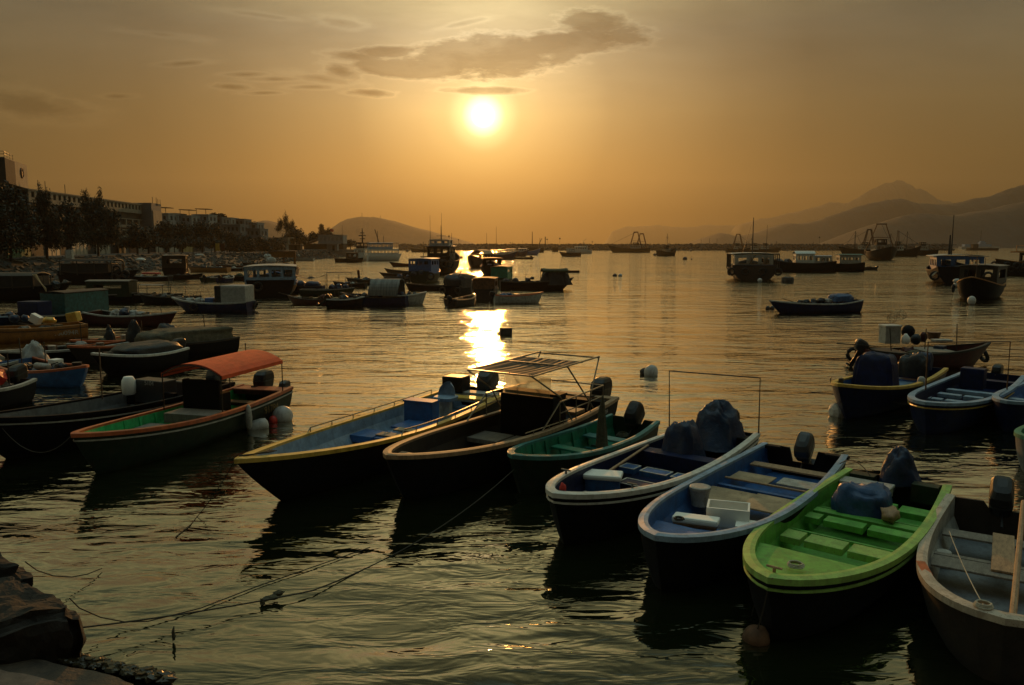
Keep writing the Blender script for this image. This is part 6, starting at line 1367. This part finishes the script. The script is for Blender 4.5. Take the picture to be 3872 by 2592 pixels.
V7 = boat_c('low red brown skiff with boards inside, below the hammock awning', (1168, 1152), 172, 3.4, 1.35, h=.42, hb=.28, blunt=.2, hullm=dkred, rimm=brown, insm=brown, name='skiff', cat='skiff', rake=.6); bench(V7, .4, .8, .36, greywood); lumps(V7, [(.5, 0, .6, .32)], dkred, 'red_bundle'); motor(V7, tilt=.8, size=.9, m=mblack)
V8 = boat_c('dark olive boat with plank deck under a bare goalpost frame, left of the arched sampan', (1240, 1118), 6, 4.8, 1.6, h=.55, hb=.15, blunt=.4, hullm=dkgreen, rimm=greywood, insm=brown, rake=.4); MB().tube([(2.4, -.7, .6), (2.4, -.7, 2.1), (4.6, -.6, 2.1), (4.6, -.6, .6)], .03, 5).tube([(3.5, -.65, 1.9), (3.5, -.65, .7)], .02, 5).build('goalpost_frame', dark, V8.root); lumps(V8, [(2.8, 0, .75, .35), (3.4, .1, .75, .35), (4.0, 0, .72, .3)], tarpb, 'cargo')
V9 = boat_c('boat heaped with grey blue tarpaulins right of the big blue cabin boat', (1155, 1105), 178, 3.6, 1.6, h=.55, hb=.15, blunt=.4, hullm=navy, rimm=brown, insm=brown, rake=.4); g = MB(); tarp(g, (1.0, 0, .5), (1.4, 1.3, .55), 41, .6); tarp(g, (2.5, 0, .5), (1.5, 1.3, .6), 42, .6); g.build('tarpaulin_heap', tarpb, V9.root, smooth=True)
aw = thing('awning', 'dark cloth slung like a hammock between poles right of the big blue cabin boat', 'awning', tuple(at(1175, 1085, 0)), R(3)); g = MB(); vs = []
for i in range(9):
    for j in range(5): f = i / 8 * 2 - 1; vs.append((f * 1.7, -.6 + 1.2 * j / 4, 1.32 - .42 * (1 - f * f) + .22 * math.exp(-((f) * 6) ** 2) * (j > 2)))
o = g.add(vs, [(i * 5 + j, i * 5 + j + 1, (i + 1) * 5 + j + 1, (i + 1) * 5 + j) for i in range(8) for j in range(4)]).build('cloth', brown, aw); sm = o.modifiers.new('t', 'SOLIDIFY'); sm.thickness = .02
[MB().tube([(x, y, -.2), (x, y, 1.34)], .025, 5).build('pole', dark, aw) for x in (-1.7, 0, 1.7) for y in (-.6, .6)]
skiffc('dark skiff with pale bundles right of the goalpost framed boat', (1322, 1090), 175, 3.6, 1.4, black, brown, brown, [(.4, .3), (.6, .35)], tarpb)
skiffc('dark boat with an upright red board behind the arched sampan', (1385, 1078), 178, 4.6, 1.6, brown, brown, black, [(.2, .35), (.5, .4), (.7, .35)], tarpk, h=.6); MB().box((3.2, -.2, 1.1), (.25, .12, 1.2), ry=.1).build('red_board', dkred, COL.objects['skiff.%03d' % max(int(o.name[6:]) for o in COL.objects if o.name.startswith('skiff.'))])
# boats between
for i, (wl, hd, L_, B__, a_, c_, i_, cg, cm_, mt, lb_) in enumerate([
    ((802, 1066), 82, 3.4, 1.6, dkgreen, offwhite, brown, [(.3, .3), (.6, .3)], tarpk, True, 'dark green tubby skiff seen end on, left of the big blue cabin boat'),
    ((858, 1068), 82, 3.2, 1.5, navy, offwhite, brown, [(.4, .4), (.7, .3)], offwhite, True, 'navy tubby skiff with white bundles beside the dark green one'),
    ((920, 1062), 178, 6.0, 1.7, black, brown, brown, [(.2, .4), (.4, .45), (.6, .5), (.8, .4)], tarpg, False, 'dark boat heaped with netting touching the big blue cabin boat'),
    ((702, 1056), 6, 4.6, 1.4, black, brown, brown, [(.3, .3), (.6, .3)], tarpk, False, 'low dark skiff trailing from the brown cabin boat'),
    ((905, 1022), 175, 9, 2.2, dkred, brown, brown, [(.3, .5), (.6, .6)], tarpg, False, 'long dark red boat moored along the boulders, farthest of the row'),
    ((790, 1030), 177, 7, 2.2, orange, brown, brown, [(.3, .4), (.6, .45)], tarpk, False, 'boat with a dull orange side moored along the boulders'),
    ((860, 1026), 176, 6, 2.0, black, offwhite, brown, [(.3, .4), (.7, .4)], offwhite, False, 'dark boat with white bundles moored along the boulders'),
    ((985, 1012), 172, 8, 2.2, black, brown, brown, [(.3, .5), (.6, .5)], tarpk, False, 'dark boat moored along the boulders behind the orange topped cabin'),
    ((1130, 988), 178, 9, 2.4, offwhite, greywood, brown, [(.3, .5)], tarpk, False, 'pale low boat on its own near the quay right of the orange topped cabin'),
    ((560, 1062), 176, 6, 1.8, black, offwhite, brown, [(.3, .5), (.6, .4)], offwhite, False, 'dark boat with a red cover and white heap below the boulders'),
    ((640, 1150), 178, 4.6, 1.6, black, brown, brown, [(.3, .3), (.6, .3), (.8, .25)], tarpk, False, 'flat dark boat left of the white sheeted sampan'),
    ((560, 1140), 176, 5.2, 1.7, black, greywood, brown, [(.2, .3), (.4, .35), (.7, .3)], tarpw, False, 'dark boat with pale heaps and a small grey awning left of the flat dark boat')]):
    s_ = skiffc(lb_, wl, hd, L_, B__, a_, c_, i_, cg, cm_, mt, h=.55 if L_ < 6.5 else .8)
    if i == 11: posts_roof(s_, 1.0, 3.0, 1.3, .6, 1.35, greywood, dark, 2, .05, name='small_awning'); mast(s_, .8, .5, 2.1, .03)
    if i == 9: MB().bbox((2.5, 0, .95), (2.0, 1.2, .2), .08).build('red_cover', redp, s_.root)
    if i == 5: mast(s_, 3, 1, 2.8, .04)
BC = workboat('brown cabin boat with a lit corner post moored at the boulder shore', (668, 1052), 108, 6, 3.4, 1.2, .5, .3, black, deckz=1.0); cabin(BC, .3, 4.5, 3.0, 2.8, 1.0, 3.1, brown, tan, 1, 2, 1, over=.15, wz=(.5, .8))
MB().tube([(.2, -1.7, 1.0), (.2, -1.7, 3.1)], .08, 6).build('corner_post', orange, BC.root); person('person in an orange coat standing on the dark boat below the boulders', at(468, 1040, .9), rz=1.0, m_=orange)  # corner post in plain orange paint
# big covered boats at far left
D1 = workboat('large dark covered boat with a tattered pale cloth hanging at its end', (100, 1130), 4, 7.6, 3.0, 1.0, .4, .2, black, deckz=.8); D1.root['category'] = 'workboat'
posts_roof(D1, .2, 5.2, 3.0, .9, 2.0, brown, dark, 4, .25, name='long_roof', r=.05); MB().bbox((2.7, 0, 1.4), (4.9, 2.6, 1.1), .05).build('covered_hold', tarpk, D1.root)
g = MB(); vs = []
for i in range(9):
    for j in range(6): f = i / 8; h_ = j / 5; vs.append((5.2 + 1.2 * h_ + .35 * f * (1 - h_), -1.55 - .06 * math.sin(i * 2.2) - .25 * h_, 2.15 - 1.55 * h_ * (.75 + .25 * f)))
o = g.add(vs, [(i * 6 + j, i * 6 + j + 1, (i + 1) * 6 + j + 1, (i + 1) * 6 + j) for i in range(8) for j in range(5)]).build('hanging_cloth', P('tan_cloth', (.42, .30, .16), .8, var=.4, scale=6, stretch=(3, 1, .4)), D1.root); sm = o.modifiers.new('t', 'SOLIDIFY'); sm.thickness = .02
lumps(D1, [(6.6, -.6, 1.2, .45), (7.0, .2, 1.2, .4)], tarpk, 'net_heap')
D2 = workboat('dark covered boat hung with shiny black tyres behind the tattered cloth boat', (385, 1070), 2, 9, 3.2, 1.2, .4, .3, black, deckz=1.0); posts_roof(D2, .4, 6.5, 3.2, 1.0, 2.7, black, dark, 4, .2, name='long_roof', r=.06); MB().bbox((3.2, 0, 1.7), (5.6, 2.8, 1.3), .05).build('covered_hold', tarpk, D2.root)
for i, (x, z) in enumerate([(6.9, .7), (7.4, 1.2), (7.8, .6), (8.2, 1.1), (7.2, 1.7)]): tyre(D2, x, -1.75, z, .40)
D3 = boat('teal cabin boat with a long flat box cabin in the dense group at far left', (400, 1160), (80, 1195), 2.1, h=.55, hb=.15, hs=.1, blunt=.3, hullm=black, rimm=greywood, insm=brown, rake=.6, deckz=.4); D3c = cabin(D3, .35 * D3.L, .98 * D3.L * .95, 1.7, 1.2, .4, 1.75, P('faded_teal_board', (.018, .085, .085), .7, var=.5, wear=.58, wearcol=(.05, .05, .04)), brown, 0, 0, 0, over=.05, name='box_cabin'); MB().bbox((.15 * D3.L, 0, .95), (1.0, 1.4, .9), .04).build('blue_locker', navy, D3.root)
D4 = boat_c('dull green cabin boat behind the teal one in the dense group at far left', (415, 1142), 2, 4.6, 1.9, h=.6, hb=.15, blunt=.3, hullm=black, rimm=greywood, insm=brown, deckz=.45, rake=.3); cabin(D4, .9, 4.2, 1.6, 1.5, .45, 1.65, dkgreen, greywood, 0, 1, 0, over=.06, wz=(.5, .8)); lumps(D4, [(.4, 0, .8, .3)], offwhite, 'cargo')
D5 = boat('dark red boat with white heaps and a blue grey load, bow pointing right', (668, 1180), (350, 1178), 1.7, h=.55, hb=.28, hs=.15, blunt=.15, hullm=dkred, rimm=offwhite, insm=brown, rake=.8); lumps(D5, [(1.6, .1, .6, .3), (2.3, .0, .65, .35), (3.0, .1, .65, .32), (3.6, 0, .65, .25)], tarpw, 'white_heap'); lumps(D5, [(2.6, -.3, .72, .3)], tarpb, 'cargo')
loose('bucket', 'pale bucket standing on the dark red boat with white heaps', 'bucket', lambda g: g.lathe([(.12, 0), (.16, .32), (.14, .32)], n=14), offwhite, at(482, 1180, .55))
# yellow barge
D6 = boat('ochre flat sided boat with pale painted numbers, carrying sacks, cut by the left edge', (-170, 1240), (316, 1222), 1.9, h=.62, hb=.18, hs=.05, blunt=.2, hullm=orange, rimm=orange, insm=orange, rake=.4, flare=.08, rub=brown)
text('TS0094R', .30, letter, D6.root, (1.0, D6.b(.15) * .99 + .012, .22), (R(90), 0, R(180)))
loose('foam_box', 'white foam box tipped on edge among the orange sacks of the ochre boat', 'box', lambda g: g.bbox((0, 0, .2), (.5, .35, .42), .03, ry=.5), foam, at(137, 1222, .66), smooth=False)
loose('sack', 'slumped orange sack right of the tipped foam box on the ochre boat', 'sack', lambda g: g.sphere((0, 0, .12), .26, 14, (1.3, .8, .7), .25, 3), yellow, at(185, 1222, .62), smooth=True)
loose('plastic_crate', 'blocky ochre bundle near the stern of the ochre boat', 'bundle', lambda g: g.bbox((0, 0, .25), (.55, .5, .5), .06, ry=-.2), yellow, at(280, 1218, .62))
loose('blue_sack', 'dark blue bags left of the tipped foam box on the ochre boat', 'bag', lambda g: (g.sphere((0, 0, .15), .22, 12, (1.2, 1, .9), .2, 3), g.sphere((.5, .1, .15), .2, 12, (1.1, 1, .9), .2, 6)), tarpb, at(55, 1216, .62), smooth=True)
# nearer left
D7 = boat('small blue boat with white sheet covered cargo at the left, outboard up', (325, 1385), (45, 1362), 1.75, h=.5, hb=.2, hs=.15, blunt=.35, hullm=midblue, rimm=redrim, insm=brown, rake=.5)
tp = MB(); tarp(tp, (0, 0, 0), (.85, .75, .70), 51, .75, .3, .05, .2, top=.55); o = tp.build('sheet_cover', tarpw, smooth=True); o.location = at(133, 1372, .42); tag(o, 'white sheet draped over a peaked pile on the small blue boat at left', 'sheet')
loose('cool_box', 'white square tub at the middle of the small blue boat at left', 'tub', lambda g: g.bbox((0, 0, .13), (.34, .34, .27), .03), foam, at(212, 1388, .48), D7.rz)
loose('roll', 'pale rolled mat lying beside the white tub on the small blue boat', 'roll', lambda g: g.lathe([(.08, -.32), (.11, -.3), (.11, .3), (.08, .32)], n=12, rot=RY(math.pi / 2)), offwhite, at(160, 1386, .60), D7.rz, smooth=True)
lumps(D7, [(.8, 0, .5, .2), (2.3, .2, .5, .2)], tarpk, 'cargo')
D8 = boat('dark boat with a white rim and black tarpaulin aft, bow pointing left', (345, 1338), (660, 1312), 1.8, h=.62, hb=.22, hs=.05, blunt=.3, hullm=black, rimm=white, insm=navy, rake=.8); g = MB(); tarp(g, (1.3, 0, .55), (2.4, 1.5, .42), 55, .5); g.build('tarpaulin_cover', tarpk, D8.root, smooth=True); motor(D8, size=.9)
D9 = boat('narrow boat with an orange red rim lying behind the dark white rimmed boat', (255, 1310), (600, 1278), 1.6, h=.55, hb=.2, blunt=.3, hullm=brown, rimm=redrim, insm=brown, rake=.7); bench(D9, .5, .3, .4, tan)
D9b = boat('second narrow boat with a dull rim in the pair with orange red rims', (262, 1288), (590, 1262), 1.5, h=.55, hb=.2, blunt=.3, hullm=brown, rimm=redrim, insm=tan, rake=.7)
D10 = boat('long dark boat covered by brown sacking, behind the red canopy', (500, 1300), (868, 1270), 1.9, h=.62, hb=.1, blunt=.3, hullm=black, rimm=brown, insm=brown, rake=.7); g = MB(); tarp(g, (2.0, 0, .5), (3.6, 1.7, .62), 61, .35, 0, .03, .1); g.build('sacking_cover', tarpbr, D10.root, smooth=True)
for i, (px, py, w_, h_, tl, lb_) in enumerate([(415, 1290, .5, .62, .4, 'small black motor cover leaning left, first of three humps'), (510, 1290, .7, .85, .5, 'tall black cover, second of three humps against the water'), (632, 1290, 1.1, .72, .6, 'broad dark cover, third of three humps against the water')]):
    tp = MB(); tarp(tp, (0, 0, 0), (w_, w_ * .8, h_), 63 + i, .75, 0, .05, .16, top=tl); o = tp.build('motor_cover', tarpk, smooth=True); o.location = at(px, py, .55); tag(o, lb_, 'cover')
D11 = boat('long thin dark boat lying behind the small blue boat at left', (-20, 1330), (455, 1292), 1.6, h=.5, hb=.15, blunt=.2, hullm=black, rimm=offwhite, insm=brown, rake=.7); lumps(D11, [(1.6, 0, .5, .25), (3.2, 0, .5, .22)], tarpw, 'cargo')
D12 = boat('dark stern with a glossy motor peeking in at the left edge', (-260, 1480), (52, 1432), 1.7, h=.6, hb=.2, blunt=.4, hullm=black, rimm=offwhite, insm=navy, rake=.7, notch=.1); motor(D12, m=mblack, size=1.0, tilt=.2); lumps(D12, [(.9, 0, .8, .4)], redp, 'cargo')
D13 = boat('grey boat end with pale bundles at the left edge above the glossy motor', (-200, 1375), (30, 1360), 1.6, h=.55, hb=.15, blunt=.4, hullm=black, rimm=offwhite, insm=brown); lumps(D13, [(.5, 0, .6, .35), (1.2, .1, .65, .3)], offwhite, 'cargo')
D14 = boat('blue grey boat with strewn gear at the left edge below the teal cabin boat', (-120, 1195), (200, 1180), 1.8, h=.5, hb=.2, blunt=.3, hullm=navy, rimm=paleblue, insm=navy); lumps(D14, [(.8, 0, .5, .3), (1.6, .2, .5, .3), (2.6, 0, .5, .3)], tarpb, 'cargo'); lumps(D14, [(1.2, -.2, .6, .2)], dkred, 'bundle')
# ferry, police launch, tender
fy = workboat('white and blue two deck ferry moored at the left of the harbour mouth', (1455, 986), 20, 10.5, 4.4, 1.4, .7, .2, white, deckz=1.2, name='ferry', cat='ferry', rimm_=white, sw=.9, rake=1.2)
cabin(fy, .4, 9.2, 4.2, 3.4, 1.2, 3.4, white, white, 3, 8, 3, over=.1, wz=(.5, .82), fr=.8); cabin(fy, .4, 7.4, 4.0, 3.6, 3.5, 5.3, paleblue, paleblue, 4, 6, 4, over=.25, wz=(.35, .75), fr=.82)
mast(fy, 5, 5.4, 7.6, .07, 0, yard=[(7, 1.8)]); mast(fy, 3.5, 5.4, 9.0, .12, 1.6); MB().tube([(4, 2, 5.3), (3, 3.2, 9.4)], .14, 5).build('derrick', dark, fy.root)
g = MB(); [g.tube([(x, -1.9, 3.5), (x, -1.9, 5.3)], .06, 4) for x in (7.8, 8.6, 9.2)]; g.tube([(7.4, -1.9, 5.3), (9.2, -1.9, 5.3)], .06, 4); g.build('deck_rail', tan, fy.root)
pl_ = workboat('police style launch with a tall cross treed mast, left of the two deck ferry', (1378, 985), 75, 9, 4.0, 1.4, .9, .2, white, deckz=1.2, name='launch', cat='launch', rimm_=white)
cabin(pl_, 1, 6, 3.4, 3, 1.2, 3.6, white, offwhite, 3, 3, 3, over=.15, wz=(.5, .8)); cabin(pl_, 1.6, 4.5, 2.6, 2.4, 3.7, 5.4, brown, brown, 2, 2, 2, over=.1); mast(pl_, 3, 5.4, 9.8, .28, -.2, yard=[(6.6, 1.8), (7.6, 2.4), (8.4, 1.4)]); MB().box((1.4, 1.4, 4.6), (.4, .8, .8)).build('lit_panel', tan, pl_.root)  # small plain tan panel beside the upper cabin
tn = boat_c('small dark tender with a low wheelhouse left of the launch with the tall mast', (1322, 993), 2, 7.5, 2.6, h=1.0, hb=.3, blunt=.3, hullm=black, rimm=rubber, insm=black, name='tender', cat='boat', deckz=.7); cabin(tn, 3, 6, 2, 1.8, .7, 2.6, brown, brown, 2, 2, 1, over=.1); tyre(tn, -.1, 0, .8, .35, RY(1.57))
lf = boat_c('low dark boat far off under the left hill, beside the breakwater end', (1612, 955), 178, 21, 5, h=1.8, hb=1.0, blunt=.3, hullm=black, rimm=brown, insm=black, name='trawler', cat='trawler', deckz=1.4); cabin(lf, 6, 12, 3.4, 3, 1.4, 4.5, brown, brown, 2, 3, 1, over=.2); mast(lf, 9, 4.5, 8, .15)

for i, (b__, n_) in enumerate([(V2, 3), (V3, 6), (V4, 4), (V5, 3), (V6, 4), (V7, 5), (V8, 5), (V9, 3), (BC, 3), (D1, 3), (D2, 3), (D3, 7), (D4, 6), (D5, 9), (D6, 7), (D7, 6), (D8, 3), (D9, 6), (D9b, 5), (D10, 3), (D11, 7), (D12, 4), (D14, 8), (c1, 5), (c2, 4), (c2b, 4), (c3, 3), (c4, 2), (c5, 4), (c6, 4), (c7, 4), (c8, 10), (c9, 6), (c10, 5), (P1, 6), (P2a, 8), (P2b, 5), (P4, 7), (P5, 3), (Q_, 6), (N_, 6), (S1, 3), (tn, 3)]): clutter(b__, n_, 900 + i * 7)
